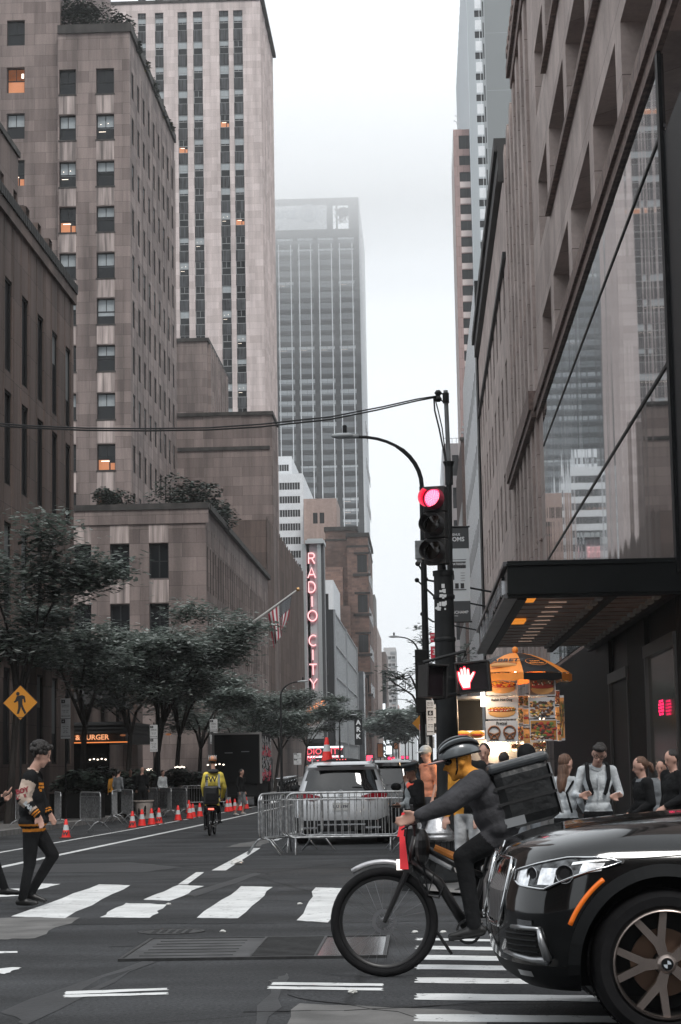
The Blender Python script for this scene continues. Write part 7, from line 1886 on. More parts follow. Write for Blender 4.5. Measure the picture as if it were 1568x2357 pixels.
def person(name, label, J, mats, vox=.016, face=Vector((0,-1,0)), hair='short', hair_m=None, grp=None, s=1.0, fingers=True, sleeve=1.0, belly=0, jacket=0, shorts=False, hips=1.0, features=True):
    """J: joints in world space. mats: skin, top, bottom, shoe. One continuous body surface."""
    e = empty(name, (J['pel'].x, J['pel'].y, min(J['anL'].z, J['anR'].z)-.09), label, 'person', grp)
    f = Vector(face).normalized(); hf = Vector((f.x,f.y,0)).normalized()
    up_ = (J.get('up') or (J['head']-J['neck'])).normalized(); rt_ = f.cross(up_).normalized(); f = up_.cross(rt_).normalized()
    HM = Matrix(((rt_.x,f.x,up_.x,0),(rt_.y,f.y,up_.y,0),(rt_.z,f.z,up_.z,0),(0,0,0,1)))
    mb = MB(); segs = []
    def seg(a, b, r0, r1, k): cap_seg(mb, a, b, r0*s, r1*s); segs.append((Vector(a), Vector(b), r0*s, r1*s, k))
    def ell(c, r_, k, M=None): mb.ell(tuple(c), tuple(v*s for v in r_), 16, 12, 0, M); segs.append((Vector(c), Vector(c), min(r_)*s, min(r_)*s, k))
    hd = J['head']
    ell(hd+up_*.02*s, (.078,.095,.108), 0, HM); ell(hd-up_*.055*s+f*.02*s, (.055,.07,.065), 0, HM)
    if features:
        seg(hd-up_*.0*s+f*.088*s, hd-up_*.032*s+f*.108*s, .009, .014, 0)
        ell(hd-up_*.105*s+f*.055*s, (.028,.026,.022), 0, HM)
        for q in (-1,1): ell(hd+rt_*.078*s*q-up_*.01*s-f*.005*s, (.012,.02,.032), 0, HM)
    seg(J['neck']-up_*.03, hd-up_*.05*s, .058, .054, 0)
    # torso loft
    sh = (J['shL']+J['shR'])/2; ax = (J['shR']-J['shL']).normalized(); pel, ch = J['pel'], J['chest']; hx = (J['hipR']-J['hipL']).normalized()
    tb = (1+jacket)
    def torso(c, a_, w_, d_, h_, k):
        upv = (J['neck']-pel).normalized(); b_ = upv.cross(a_).normalized(); M = Matrix(((a_.x,b_.x,upv.x,0),(a_.y,b_.y,upv.y,0),(a_.z,b_.z,upv.z,0),(0,0,0,1)))
        mb.ell(tuple(c), (w_*s,d_*s,h_*s), 18, 12, 0, M); segs.append((Vector(c)-a_*w_*.5*s, Vector(c)+a_*w_*.5*s, d_*s, d_*s, k))
    torso(ch, ax, .165*tb, .108*tb, .17, 1); torso(ch.lerp(sh,.6), ax, .165*tb, .088*tb, .10, 1); torso(ch.lerp(pel,.5), ax.lerp(hx,.5).normalized(), (.150+belly)*tb, (.105+belly)*tb, .15, 1)
    torso(pel+ (ch-pel)*.12, hx, .158*tb*hips, .112*tb, .10, 1); torso(pel-Vector((0,0,.03)), hx, .155*hips, .108, .10, 2)
    seg(J['neck']-up_*.05, J['shL'], .06, .058*tb, 1); seg(J['neck']-up_*.05, J['shR'], .06, .058*tb, 1)
    for q in 'LR':
        a, b, c = J['sh'+q], J['el'+q], J['ha'+q]; tk = 1+jacket*1.6
        seg(a, b, .056*tk, .045*tk, 1)
        if sleeve > .6: seg(b, c-(c-b).normalized()*.03, .044*tk, .031*tk, 1); seg(b, c, .03, .024, 0)
        else: seg(b.lerp(a,.1), c, .038, .025, 0)
        d = (c-b).normalized(); side = d.cross(hf if abs(d.dot(hf)) < .9 else Vector((0,0,1))).normalized(); pn = d.cross(side)
        if 'hd'+q in J: d = (J['hd'+q]).normalized(); side = d.cross(Vector((0,1,0))).normalized(); pn = d.cross(side)
        if fingers:
            for i_ in range(4): 
                o_ = side*(i_-1.5)*.019*s; Lf = (.070,.080,.075,.058)[i_]*s; st0 = c+d*.075*s+o_
                seg(c+o_*.6, st0, .014, .0115, 0); seg(st0, st0+d*Lf*.55+pn*.010*s*(1+i_*.3), .0098, .0092, 0); seg(st0+d*Lf*.55+pn*.010*s*(1+i_*.3), st0+d*Lf*.9+pn*.032*s, .0092, .008, 0)
            seg(c+d*.01*s-side*.024*s, c+d*.045*s-side*.052*s+pn*.015*s, .0135, .0115, 0); seg(c+d*.045*s-side*.052*s+pn*.015*s, c+d*.078*s-side*.058*s+pn*.024*s, .011, .0095, 0)
        else: ell(c+d*.06*s, (.036,.03,.05), 0)
        h, k_, an = J['hip'+q], J['kn'+q], J['an'+q]
        seg(h, k_, .088*hips, .062*hips, 2)
        if shorts: seg(k_.lerp(h,.15), an, .052, .036, 0)
        else: seg(k_, an, .060*(1+(hips-1)*.8), .046*(1+(hips-1)*.8), 2)
        ft = J.get('ft'+q, hf); ft = Vector(ft).normalized()
        seg(an-ft*.045*s-Vector((0,0,.045))*s, an+ft*.05*s-Vector((0,0,.05))*s, .040, .040, 3); seg(an+ft*.05*s-Vector((0,0,.05))*s, an+ft*.155*s-Vector((0,0,.060))*s, .038, .029, 3)
    o = mb.build('body', mats, None)
    md = o.modifiers.new('r','REMESH'); md.mode = 'VOXEL'; md.voxel_size = vox*s; md.use_smooth_shade = True
    m2 = o.modifiers.new('s','SMOOTH'); m2.iterations = 2; m2.factor = .5
    me = bpy.data.meshes.new_from_object(o.evaluated_get(bpy.context.evaluated_depsgraph_get())); o.modifiers.clear(); me.name = 'body'
    o.data = me
    if len(me.materials) == 0: [me.materials.append(m) for m in mats]
    # assign material by the nearest limb segment
    import numpy as np
    n = len(me.polygons); C = np.empty(n*3); me.polygons.foreach_get('center', C); C = C.reshape(-1,3); best = np.full(n, 9e9); mi = np.zeros(n, int)
    for (a, b, r0, r1, k) in segs:
        a = np.array(a); b = np.array(b); ab = b-a; L2 = float(ab@ab)
        t = np.clip(((C-a)@ab)/L2, 0, 1) if L2 > 1e-9 else np.zeros(n)
        d = np.linalg.norm(C-(a+t[:,None]*ab), axis=1)-(r0+(r1-r0)*t); m_ = d < best; best[m_] = d[m_]; mi[m_] = k
    if 'clip' in J:   # sleeve or hem rule supplied by the caller
        mi = J['clip'](C, mi)
    me.polygons.foreach_set('material_index', mi.astype(int)); me.polygons.foreach_set('use_smooth', [True]*n)
    attach(o, e)
    if features:
        mf = MB()
        for q in (-1,1): mf.ell(tuple(hd+rt_*.031*s*q+up_*.008*s+f*.086*s), (.009*s,.005*s,.0045*s), 8, 5, 0, HM); mf.ell(tuple(hd+rt_*.032*s*q+up_*.028*s+f*.086*s), (.016*s,.007*s,.003*s), 8, 4, 0, HM)
        mf.build('eyes', eye_m, e); mf = MB(); mf.ell(tuple(hd-up_*.062*s+f*.088*s), (.022*s,.008*s,.006*s), 8, 5, 0, HM); mf.build('mouth', lip_m, e)
    hm = hair_m or hairD
    if hair:
        hb_ = MB(); r = random.Random(len(label)); back = HM @ Vector((0,-.022*s,.034*s))
        def tuft(c, r_, n_, k): 
            b0 = len(hb_.v); hb_.ell(tuple(c), tuple(v*s for v in r_), 18, 12, 0, HM)
            for i in range(b0, len(hb_.v)):
                v = Vector(hb_.v[i])-Vector(c); q_ = Vector(c)+v*(1+r.uniform(-n_, n_)); lc = q_-hd; fy, fz = lc.dot(f)/s, lc.dot(up_)/s
                if k == 0 and r_[2] < .11 and ((fy > .0 and fz < .050) or (fy > -.035 and fz < .0)): q_ = hd+(q_-hd)*.62
                hb_.v[i] = tuple(q_)
        if hair in ('short','curly','bun','long'): tuft(hd+back, (.087,.098,.102), .05 if hair != 'curly' else .10, 0)
        if hair == 'curly': 
            for k in range(60): a = r.uniform(0,6.28); el_ = r.uniform(-.1,1.45); d = HM @ Vector((math.cos(a)*math.cos(el_), math.sin(a)*math.cos(el_)*1.0-.2, math.sin(el_))); hb_.ell(tuple(hd+back+d*.098*s), (.036*s,)*3, 7, 5)
            for k in range(7): hb_.ell(tuple(hd+HM @ Vector((r.uniform(-.07,.07)*s,r.uniform(.03,.075)*s,r.uniform(.075,.12)*s))), (.028*s,.028*s,.03*s), 7, 5)
        if hair == 'bun': tuft(hd+HM @ Vector((0,-.125,.0))*s, (.035,.04,.04), .1, 1); tuft(hd+HM @ Vector((.0,-.15,-.05))*s, (.035,.035,.07), .15, 1)
        if hair == 'long':
            for (dx, dy, dz, rx, ry, rz_) in ((0,-.045,-.08,.082,.06,.16),(0,-.06,-.22,.078,.045,.17),(-.045,-.03,-.2,.03,.05,.2),(.045,-.03,-.2,.03,.05,.2)): tuft(hd+HM @ Vector((dx,dy,dz))*s, (rx,ry,rz_), .04, 0)
        hb_.build('hair', hm, e, smooth=True)
    e['_'] = 0; del e['_']
    return e, HM, rt_, f, up_
def stand(base, H, ang, **k):
    """joint set for a standing figure; ang = heading in degrees (0 faces the camera, 90 faces right)"""
    u = H/1.75; F = Vector((math.sin(R(ang)), -math.cos(R(ang)), 0)); Rr = Vector((-F.y, F.x, 0))*-1; B = Vector(base)
    D_ = dict(pel=(0,0,.94), chest=(0,.0,1.26), neck=(0,.0,1.475), head=(0,.03,1.625), shL=(-.175,0,1.41), shR=(.175,0,1.41), elL=(-.225,-.03,1.13), elR=(.225,-.03,1.13), haL=(-.225,.07,.90), haR=(.225,.07,.90), hipL=(-.09,0,.90), hipR=(.09,0,.90), knL=(-.10,.03,.50), knR=(.10,.03,.50), anL=(-.11,-.02,.095), anR=(.11,-.02,.095))
    D_.update(k.get('J', {})); J = {}
    for n_, (r_, f_, z_) in D_.items(): J[n_] = B+(Rr*r_+F*f_+Vector((0,0,z_)))*u
    return J, F, u
def pxb(px, py): g = gat(px, py); return Vector((g.x, g.y, gz(g.y)))
def bodyof(e): return [o for o in bpy.data.objects if o.parent == e and o.name.startswith('body')][0]
# --- walking man in varsity jacket, left foreground
D = 21.8
def A(px, py, d=0): return at(px, py, D+d)
J = dict(head=A(96,1738), neck=A(76,1772), chest=A(72,1830), pel=A(76,1900), shL=A(70,1790,-.17), shR=A(80,1788,.17), elL=A(52,1838,-.24), haL=A(88,1877,-.24), elR=A(92,1835,.2), haR=A(113,1872,.12), hipL=A(72,1908,-.09), hipR=A(82,1906,.09), knL=A(68,1990,-.1), anL=A(52,2066,-.1), knR=A(122,1968,.1), anR=A(72,2052,.12), hdL=Vector((.35,0,-.94)), hdR=Vector((.5,0,-.85)), up=Vector((.35,0,.94)))
J['ftL'] = J['ftR'] = Vector((1,-.15,0)); J['ftR'] = Vector((.9,0,-.25))
e, HM, rt_, f, up_ = person('person', 'man in black varsity jacket with cream sleeves walking and looking down, far left', J, [SK[0], BLK, BLK, SHO], .012, Vector((.85,-.12,-.55)), 'curly', s=.99, jacket=.38, hips=1.12)
b_ = [o for o in bpy.data.objects if o.parent == e and o.name.startswith('body')][0]
def repaint(body, mats, fn):
    for m in mats: body.data.materials.append(m)
    me = body.data; W = body.matrix_basis
    for p in me.polygons:
        k = fn(p.center, p.material_index)
        if k is not None: p.material_index = k
def seg_t(p, a, b): ab = b-a; t = (p-a).dot(ab)/ab.length_squared; return t, (p-(a+ab*max(0,min(1,t)))).length
trimo = cl_('orange_trim_cloth', (.6,.22,.03))
def jk(c, m):
    if m != 1: return None
    for q in 'LR':
        t, d = seg_t(c, J['sh'+q], J['el'+q]); t2, d2 = seg_t(c, J['el'+q], J['ha'+q])
        if (d < .085 and .22 < t <= 1.1) or (d2 < .08 and 0 <= t2 < 1.1):
            if t2 > .72 and d2 < d+.02: return 5 if .78 < t2 < .84 or .9 < t2 < .95 else 1
            if q == 'R': return 1
            return 4 if not (.35 < t2 < .62 and d2 < d) else 1
    z = c.z-J['pel'].z
    if -.06 < z < -.03 or .0 < z < .02: return 5
repaint(b_, [CRM, trimo], jk)
mb = MB(); a = J['shL'].lerp(J['elL'],.62)+Vector((-.02,-.085,0)); mb.text('BOY', .07, T(a) @ RY(R(-14)) @ RX(R(90)), 0, .002, .004); mb.text('LOVE', .045, T(a+Vector((-.01,0,-.065))) @ RY(R(-14)) @ RX(R(90)), 0, .002, .003); mb.build('sleeve_patch', mat('maroon_patch', (.25,.03,.04), .8), e)
mb = MB(); a = J['elL'].lerp(J['haL'],.42)+Vector((0,-.07,0)); mb.text('BAR', .06, T(a) @ RY(R(45)) @ RX(R(90)), 0, .002, .003); mb.build('sleeve_lettering', WHT, e)
mb = MB(); a = J['chest']+Vector((.1,-.13,.12)); 
for k in range(3): mb.text(['BOXERS','BOXING','CLUB'][k], .034, T(a+Vector((0,0,-.035*k))) @ RZ(R(25)) @ RX(R(90)), 0, .001, .002)
mb.build('chest_lettering', trimo, e)
mb = MB(); mb.lathe([(.058,-.012),(.068,0),(.06,.014)], tuple(J['neck']+Vector((0,0,-.005))), 18, 0, HM); mb.build('collar', CRM, e)
# partial person at the left edge
D = 22.6
J = dict(head=A(-38,1735), neck=A(-36,1775), chest=A(-34,1840), pel=A(-32,1915), shL=A(-40,1792,-.18), shR=A(-30,1792,.18), elL=A(-22,1850,-.2), haL=A(6,1832,-.2), elR=A(-8,1850,.2), haR=A(14,1838,.1), hipL=A(-32,1915,-.09), hipR=A(-28,1915,.09), knL=A(-12,1985,-.1), anL=A(10,2042,-.1), knR=A(-50,1990,.1), anR=A(-90,2050,.1))
J['ftL'] = J['ftR'] = Vector((1,-.1,0))
person('person', 'person in black cut off by the left edge, only a hand and leg showing', J, [SK[0], BLK, BLK, SHO], .014, Vector((1,0,-.1)), 'short', s=1.0, jacket=.15)
# --- man in shorts crossing
g = pxb(556,1879); J, F, u = stand(g, 1.76, 60, J=dict(knL=(-.1,.12,.5), anL=(-.1,-.02,.16), knR=(.1,-.02,.5), anR=(.1,-.22,.13), elL=(-.24,-.08,1.14), haL=(-.24,.02,.9)))
person('person', 'man in dark jacket and grey shorts walking beside the truck', J, [SK[0], BLK, GRY, SHW], .022, F, 'short', s=u, jacket=.12, shorts=True, fingers=False)
# --- background people by the restaurant
for k, (px, D, H, a, top, lb, hr) in enumerate(((272,70,1.66,150,GRY,'woman in patterned grey top behind the barriers near the shrubs','short'),(262,73,1.6,200,YEL,'person in orange top standing behind the grey topped woman','short'),(327,74,1.75,170,BLK,'bald man in black seen from behind at the restaurant','none'),(374,86,1.68,40,WHT,'person in black and white shirt beyond the white tub','short'),(300,76,1.7,10,BLK,'dark figure standing between the shrubs and the white tub','short'))):
    b0 = gp(px, D); J, F, u = stand(b0, H, a); person('person', lb, J, [SK[0], top, BLK, SHO], .03, F, None if hr == 'none' else hr, s=u, fingers=False, features=False)
for k, (px, D, a, lb) in enumerate(((716,210,0,'tiny figure on the far left pavement by the marquee'),(707,200,180,'second tiny figure by the marquee'),(1004,60,180,'blurred passer by behind the sign post'))):
    b0 = gp(px, D); J, F, u = stand(b0, 1.72, a); person('person', lb, J, [SK[0], [BLK,GRY,CHAR][k], BLK, SHO], .04, F, 'short', s=u, fingers=False, features=False)

# ---------------------------------------------------------------- BICYCLES
bkm = mat('bike_black', (.010,.010,.011), .4); spk = mat('spoke_steel', (.25,.25,.26), .3, .9)
def bwheel(e, c, Rr, w, M, spokes=28, m=None):
    mb = MB(); prof = [(Rr-w+w*.9*math.cos(R(a))*.5+w*.5-.0, w*.5*math.sin(R(a))) for a in range(0,361,30)]
    mb.lathe([(Rr-w/2+w/2*math.cos(R(a)), w*.5*math.sin(R(a))) for a in range(0,361,30)], c, 48, 0, M); t = mb.build('wheel', rubber, e, smooth=True)
    mb = MB(); mb.lathe([(Rr-w,-.014),(Rr-w-.02,-.012),(Rr-w-.024,0),(Rr-w-.02,.012),(Rr-w,.014)], c, 48, 0, M); mb.build('rim', bkm, t, smooth=True)
    mb = MB()
    for k in range(spokes):
        a = 2*math.pi*k/spokes; b = a+(.5 if k % 2 else -.5); q = .022*(1 if k % 4 < 2 else -1); mb.tube(tuple(M @ Vector((.028*math.cos(b),.028*math.sin(b),q))+Vector(c)), tuple(M @ Vector(((Rr-w-.015)*math.cos(a),(Rr-w-.015)*math.sin(a),0))+Vector(c)), .0014, n=3)
    mb.build('spokes', spk, t)
    mb = MB(); mb.lathe([(0,-.05),(.028,-.045),(.032,-.03),(.02,-.02),(.02,.02),(.032,.03),(.028,.045),(0,.05)], c, 14, 0, M); mb.lathe([(.06,-.032),(.085,-.032),(.085,-.029),(.06,-.029),(.06,-.032)], c, 24, 0, M); mb.build('hub', spk, t, smooth='auto')
DB_ = 13.8
def Bp(px, py, d=0): return at(px, py, DB_+d)
wcF = Bp(885,2125); RW = .368; wcF.z = RW
e = empty('delivery_bicycle', (wcF.x+.5, DB_, 0), 'black electric delivery bicycle with fat tyres and red front strips crossing the street', 'bicycle')
MW = RX(R(90)); bwheel(e, tuple(wcF), RW, .06, MW); wcR = Vector((wcF.x+1.13, DB_, RW)); bwheel(e, tuple(wcR), RW, .06, MW)
HT, HB_, BBk = Bp(957,1925), Bp(940,2000), Bp(1078,2142); ST = Bp(1128,1962); SB = BBk
fk = MB()
for s_ in (-.055,.055): fk.path([HB_+Vector((0,s_,0)), HB_.lerp(wcF,.55)+Vector((-.0,s_,0)), wcF+Vector((0,s_,0))], [.022,.02,.015], 8)
fk.box(HB_.x-.03,HB_.x+.03,DB_-.08,DB_+.08,HB_.z-.02,HB_.z+.03); fk.build('fork', bkm, e)
mb = MB(); mb.path([HT,HB_], .026, 8); mb.path([HB_+Vector((.02,0,.05)), Bp(1010,2030), BBk], [.03,.034,.034], 8); mb.path([HT+Vector((0,0,-.04)), Bp(1050,1990), ST.lerp(BBk,.3)], .022, 8); mb.path([BBk,ST], .02, 8)
for s_ in (-.06,.06): mb.path([BBk+Vector((0,s_*.5,0)), wcR+Vector((0,s_,0))], .012, 6); mb.path([ST.lerp(BBk,.2)+Vector((0,s_*.5,0)), wcR+Vector((0,s_,0))], .01, 6)
mb.build('frame', bkm, e, smooth=True)
mb = MB(); mb.path([Bp(1000,1951), Bp(1047,1972)], [.024,.028], 8); mb.build('orange_bag', mat('orange_bag_cloth', (.62,.22,.04), .6), e)
mb = MB(); mb.path([Bp(984,1968), Bp(1040,1998)], .018, 8); mb.build('pale_battery', mat('battery_pale', (.36,.37,.38), .4), e)
mb = MB(); mb.path([ST, Bp(1135,1938)], .015, 8); mb.ell(tuple(Bp(1140,1930)), (.13,.07,.03), 12, 6); mb.build('saddle', bkm, e)
mb = MB(); mb.path([HT, Bp(955,1893)], .018, 8); c = Bp(955,1893); mb.path([c+Vector((.02,-.33,.02)), c+Vector((-.02,-.18,.0)), c, c+Vector((-.02,.18,0)), c+Vector((.02,.33,.02))], .014, 8)
for s_ in (-.26,.26): mb.tube(c+Vector((-.02,s_,0)), c+Vector((-.09,s_,-.04)), .006)
mb.cbox(c+Vector((-.02,.02,.05)), (.02,.09,.14), 0); mb.ell(tuple(Bp(972,1950)), (.055,.09,.13), 12, 8); mb.build('handlebar', bkm, e)
mb = MB(); mb.path([c+Vector((-.05,-.2,-.02)), Bp(935,1935,-.1), Bp(945,1985,-.06), Bp(985,2060,-.05), Bp(1000,2010,-.04)], .006, 5); mb.path([Bp(975,1990,-.03), Bp(985,2060,-.03), Bp(1010,2066,-.03), Bp(1022,2040,-.03)], .008, 5); mb.build('cables', bkm, e)
for p0, p1, w_ in (((930,1870),(922,1925),.022),((926,1925),(931,2000),.03)):
    mb = MB(); a, b = Bp(*p0,-.05), Bp(*p1,-.05); mb.prism([(a.x-w_*.6,a.z),(a.x+w_*.6,a.z),(b.x+w_,b.z),(b.x-w_,b.z)], DB_-.09, DB_-.05); mb.build('red_strip', mat('red_reflective', (.75,.05,.06), .4, emis=(1,.03,.05), es=.15) if 'red_reflective' not in MATS else MATS['red_reflective'], e)  # strips are no lamps; faint red emission added to keep them bright
mb = MB(); mb.path([Vector((wcF.x+(RW+.035)*math.cos(a), DB_, wcF.z+(RW+.035)*math.sin(a))) for a in [R(62+i*6) for i in range(11)]], .022, 6); mb.build('front_mudguard', mat('mudguard_silver', (.5,.5,.51), .3, .7), e, smooth=True)
mb = MB(); q = Bp(919,1990,-.02); mb.cbox(q, (.035,.05,.07)); mb.build('front_lamp', emit('bike_lamp_white', (1,.97,.9), 1.3), e)
mb = MB(); mb.lathe([(.07,-.02),(.085,-.02),(.085,.02),(.07,.02)], tuple(BBk+Vector((0,-.07,0))), 20, 0, MW); mb.path([BBk+Vector((0,-.07,0)), Bp(1050,2158,-.12)], .012, 6); mb.cbox(Bp(1048,2160,-.15), (.09,.08,.02)); mb.path([BBk+Vector((0,.07,0)), Bp(1110,2122,.12)], .012, 6); mb.path([Bp(995,2128), Bp(1040,2196)], .012, 6); mb.build('crank', bkm, e)
# rider
J = dict(head=Bp(1056,1752), neck=Bp(1092,1778), chest=Bp(1124,1832), pel=Bp(1158,1912), shL=Bp(1100,1800,-.19), shR=Bp(1098,1796,.19), elL=Bp(1032,1852,-.28), haL=Bp(960,1880,-.28), elR=Bp(1030,1850,.28), haR=Bp(958,1882,.28), hipL=Bp(1152,1922,-.1), hipR=Bp(1152,1918,.1), knL=Bp(1066,1972,-.12), anL=Bp(1092,2128,-.13), knR=Bp(1082,1985,.1), anR=Bp(1112,2085,.13), ftL=Vector((-1,0,-.12)), ftR=Vector((-1,0,.0)), hdL=Vector((-1,0,-.25)), hdR=Vector((-1,0,-.25)), up=Vector((-.22,0,.97)))
er, HM, rt_, f, up_ = person('person', 'delivery rider in grey jacket, dark helmet and orange face mask, leaning over the handlebar', J, [cl_('orange_mask_cloth',(.62,.27,.05)), CHAR, BLK, SHO], .0105, Vector((-.93,-.15,-.28)), None, s=1.0, jacket=.36, belly=.012, hips=1.12)
repaint(bodyof(er), [SK[0]], lambda c, m: 4 if m == 0 and (c-J['head']).length > .4 else None)
hd = J['head']; hb = MB(); 
hc = hd+HM @ Vector((0,-.015,.055))
hb.lathe([(max(.001, math.cos(R(t))), math.sin(R(t))) for t in range(-14, 95, 9)], tuple(hc), 26, 0, HM @ Matrix.Diagonal((.108,.148,.105,1)))
for k in range(-3, 4):
    P = [hc+HM @ Vector((math.sin(k*.33)*.111*(.35+.65*math.sin(R(t))), math.cos(R(t))*.150, math.sin(R(t))*.108*math.cos(k*.30))) for t in range(20, 172, 12)]
    hb.path(P, [.004]+[.010 if k % 2 else .012]*(len(P)-2)+[.004], 5, 1 if k % 2 else 0)
hb.path([hc+HM @ Vector((.109*math.cos(R(a)), .149*math.sin(R(a)), -.022)) for a in range(0,361,20)], .007, 6, 1)
hb.build('helmet', [mat('helmet_grey', (.13,.145,.155), .28, coat=.5), black_metal], er, smooth='auto')
mb = MB(); mb.ell(tuple(hd+HM @ Vector((0,.135,.028))), (.072,.085,.009), 16, 6, 0, HM); mb.build('cap_peak', cl_('pink_grey_cap', (.34,.25,.25)), er, smooth=True)
mb = MB(); mb.path([hd+HM @ Vector((-.08,.02,.03)), hd+HM @ Vector((-.075,.035,-.05)), hd+HM @ Vector((0,.06,-.115))], .006, 5); mb.ell(tuple(hd+HM @ Vector((0,.072,.012))), (.074,.03,.026), 12, 6, 0, HM); mb.build('helmet_strap', black_metal, er)
# delivery bag on the rider's back
bg_ = empty('delivery_bag', Bp(1205,1820), 'big black insulated delivery bag on the back of the bicycle rider', 'bag')
cc = Bp(1207,1822); MB_ = T(cc) @ RY(R(-14)); mb = MB(); mb.box(-.205,.205,-.22,.22,-.22,.21,0,MB_)
o = mb.build('bag_body', mat('bag_black', (.008,.009,.010), .45, noise=.3, nscale=10, bump=1.0, bscale=7), bg_, bevel=.075)
mb = MB(); mb.box(-.21,.215,-.225,.225,.17,.235,0,MB_); mb.build('bag_lid', mat('bag_lid_grey', (.05,.055,.06), .3, bump=.4, bscale=8), bg_, bevel=.025)
mb = MB(); mb.path([MB_ @ Vector((-.2,-.15,.18)), MB_ @ Vector((-.29,-.16,.14)), MB_ @ Vector((-.3,-.15,-.05)), MB_ @ Vector((-.2,-.14,-.16))], .016, 6)
for z in (-.05,.06): mb.box(-.206,.207,-.226,-.218,z,z+.018,0,MB_)
mb.build('strap', mat('strap_black', (.014,.014,.015), .6), bg_)
mb = MB(); mb.box(.2,.212,-.2,.2,-.2,.15,0,MB_); mb.box(-.19,-.05,-.227,-.22,-.2,-.14,0,MB_); mb.build('reflective_panel', mat('bag_grey_panel', (.22,.23,.24), .5), bg_)
# --- cyclist in yellow vest, rear view
D = 49.5; g = pxb(483,1924); D = g.y
e = empty('city_bicycle', g, 'bicycle ridden away by the yellow vest cyclist, its red tail lamp lit', 'bicycle')
wz = g.z+.34; MY = RY(R(90)); bwheel(e, (g.x,g.y,wz), .34, .05, MY, 12); bwheel(e, (g.x,g.y+1.08,wz), .34, .05, MY, 12)
mb = MB(); mb.path([(g.x,g.y,wz),(g.x,g.y+.45,g.z+.3),(g.x,g.y+.35,g.z+.9)], .018, 6); mb.path([(g.x,g.y+.45,g.z+.3),(g.x,g.y+.95,g.z+.9),(g.x,g.y+1.08,wz)], .02, 6); mb.path([(g.x-.3,g.y+.85,g.z+1.05),(g.x,g.y+.92,g.z+1.0),(g.x+.3,g.y+.85,g.z+1.05)], .014, 6); mb.path([(g.x-.18,g.y+.3,g.z+.14),(g.x+.18,g.y+.5,g.z+.3)], .015, 6)
mb.box(g.x-.09,g.x+.09,g.y-.12,g.y+.3,g.z+.68,g.z+.72); mb.ell((g.x,g.y+.3,g.z+.93),(.09,.13,.04),10,6); mb.path([(g.x-.16,g.y+.1,g.z+.2),(g.x,g.y+.1,g.z+.26),(g.x+.16,g.y+.1,g.z+.2)], .012, 5); mb.build('frame', bkm, e)
mb = MB(); q = at(486,1862,D-.1); mb.box(q.x-.07,q.x+.07,q.y-.03,q.y,q.z-.02,q.z+.02); mb.build('tail_lamp', emit('tail_lamp_red', (1,.12,.08), 2.5), e)
def C_(px, py, d=0): return at(px, py, D+.35+d)
J = dict(head=C_(490,1753,.12), neck=C_(491,1775,.08), chest=C_(491,1800,.04), pel=C_(488,1848), shL=C_(475,1784,.08), shR=C_(507,1784,.08), elL=C_(468,1810,.2), elR=C_(516,1812,.2), haL=C_(470,1832,.5), haR=C_(512,1836,.5), hipL=C_(480,1852), hipR=C_(497,1852), knL=C_(474,1872,.35), knR=C_(504,1868,.35), anL=C_(473,1902,.05), anR=C_(505,1886,.1), ftL=Vector((-.2,1,-.1)), ftR=Vector((.25,1,-.1)))
er, HM, rt_, f, up_ = person('person', 'cyclist in yellow safety vest seen from behind riding up the street', J, [SK[0], HIV, BLK, SHO], .02, Vector((0,1,0)), 'short', s=1.0, jacket=.35, fingers=False, features=False)
hb = MB(); hb.ell(tuple(J['head']+Vector((0,0,.06))), (.105,.125,.095), 16, 10, 0)
for k in range(-2,3): hb.path([J['head']+Vector((k*.045+.0,-.115*math.cos(R(t)),.05+.105*math.sin(R(t)))) for t in range(0,100,20)], .012, 5, 1)
hb.build('helmet', [mat('helmet_orange', (.60,.23,.09), .4), mat('helmet_white', (.45,.45,.45), .4)], er, smooth=True)
mb = MB(); 
for dx in (-.16,.14): mb.path([C_(491,1782,-.14)+Vector((dx,0,0)), C_(491,1812,-.155)+Vector((dx*1.05,0,0))], .028, 4)
mb.build('reflective_stripe', mat('stripe_silver', (.40,.42,.44), .4), er)
mb = MB(); mb.text('FW', .2, TF(C_(487,1792).x, D+.35-.175, C_(487,1794).z), 0, .004, .006); mb.build('vest_lettering', ink, er)
mb = MB(); mb.ell(tuple(C_(491,1775,-.05)), (.15,.1,.06), 12, 6); mb.build('hood', CHAR, er, smooth=True)
bp_ = empty('rear_backpack', C_(487,1835,-.2), 'black backpack hanging low on the yellow vest cyclist', 'backpack'); mb = MB(); c = C_(486,1830,-.22); mb.cbox(c, (.38,.2,.46)); mb.build('backpack_body', MATS['bag_black'], bp_, bevel=.05)
mb = MB(); mb.cbox(c+Vector((0,-.11,-.05)), (.26,.04,.2)); mb.build('pocket', BLK, bp_, bevel=.02)

# ---------------------------------------------------------------- PEOPLE ON THE RIGHT
# cap man
D = 31.0; g = Vector((at(985,1750,D).x, D, gz(D)+.15))
Ht = at(980,1712,D).z-g.z; J, F, u = stand(g, Ht*.985, -58, J=dict(haR=(.2,-.12,.95), elR=(.25,-.1,1.15)))
e, HM, rt_, f, up_ = person('person', 'man in salmon polo shirt and pale grey cap standing behind the officer', J, [SK[0], PKO, CHAR, SHO], .014, F, None, s=u, sleeve=.3)
mb = MB(); hd = J['head']; mb.ell(tuple(hd+up_*.045), (.088,.105,.085), 16, 10, 0, HM); mb.ell(tuple(hd+HM @ Vector((0,.12,.045))), (.07,.075,.008), 14, 6, 0, HM); mb.build('cap', cl_('pale_grey_cap', (.33,.35,.36)), e, smooth='auto')
mb = MB(); mb.lathe([(.066,-.03),(.078,-.005),(.062,.02)], tuple(J['neck']-Vector((0,0,.02))), 16, 0, HM); mb.build('collar', PKO, e)
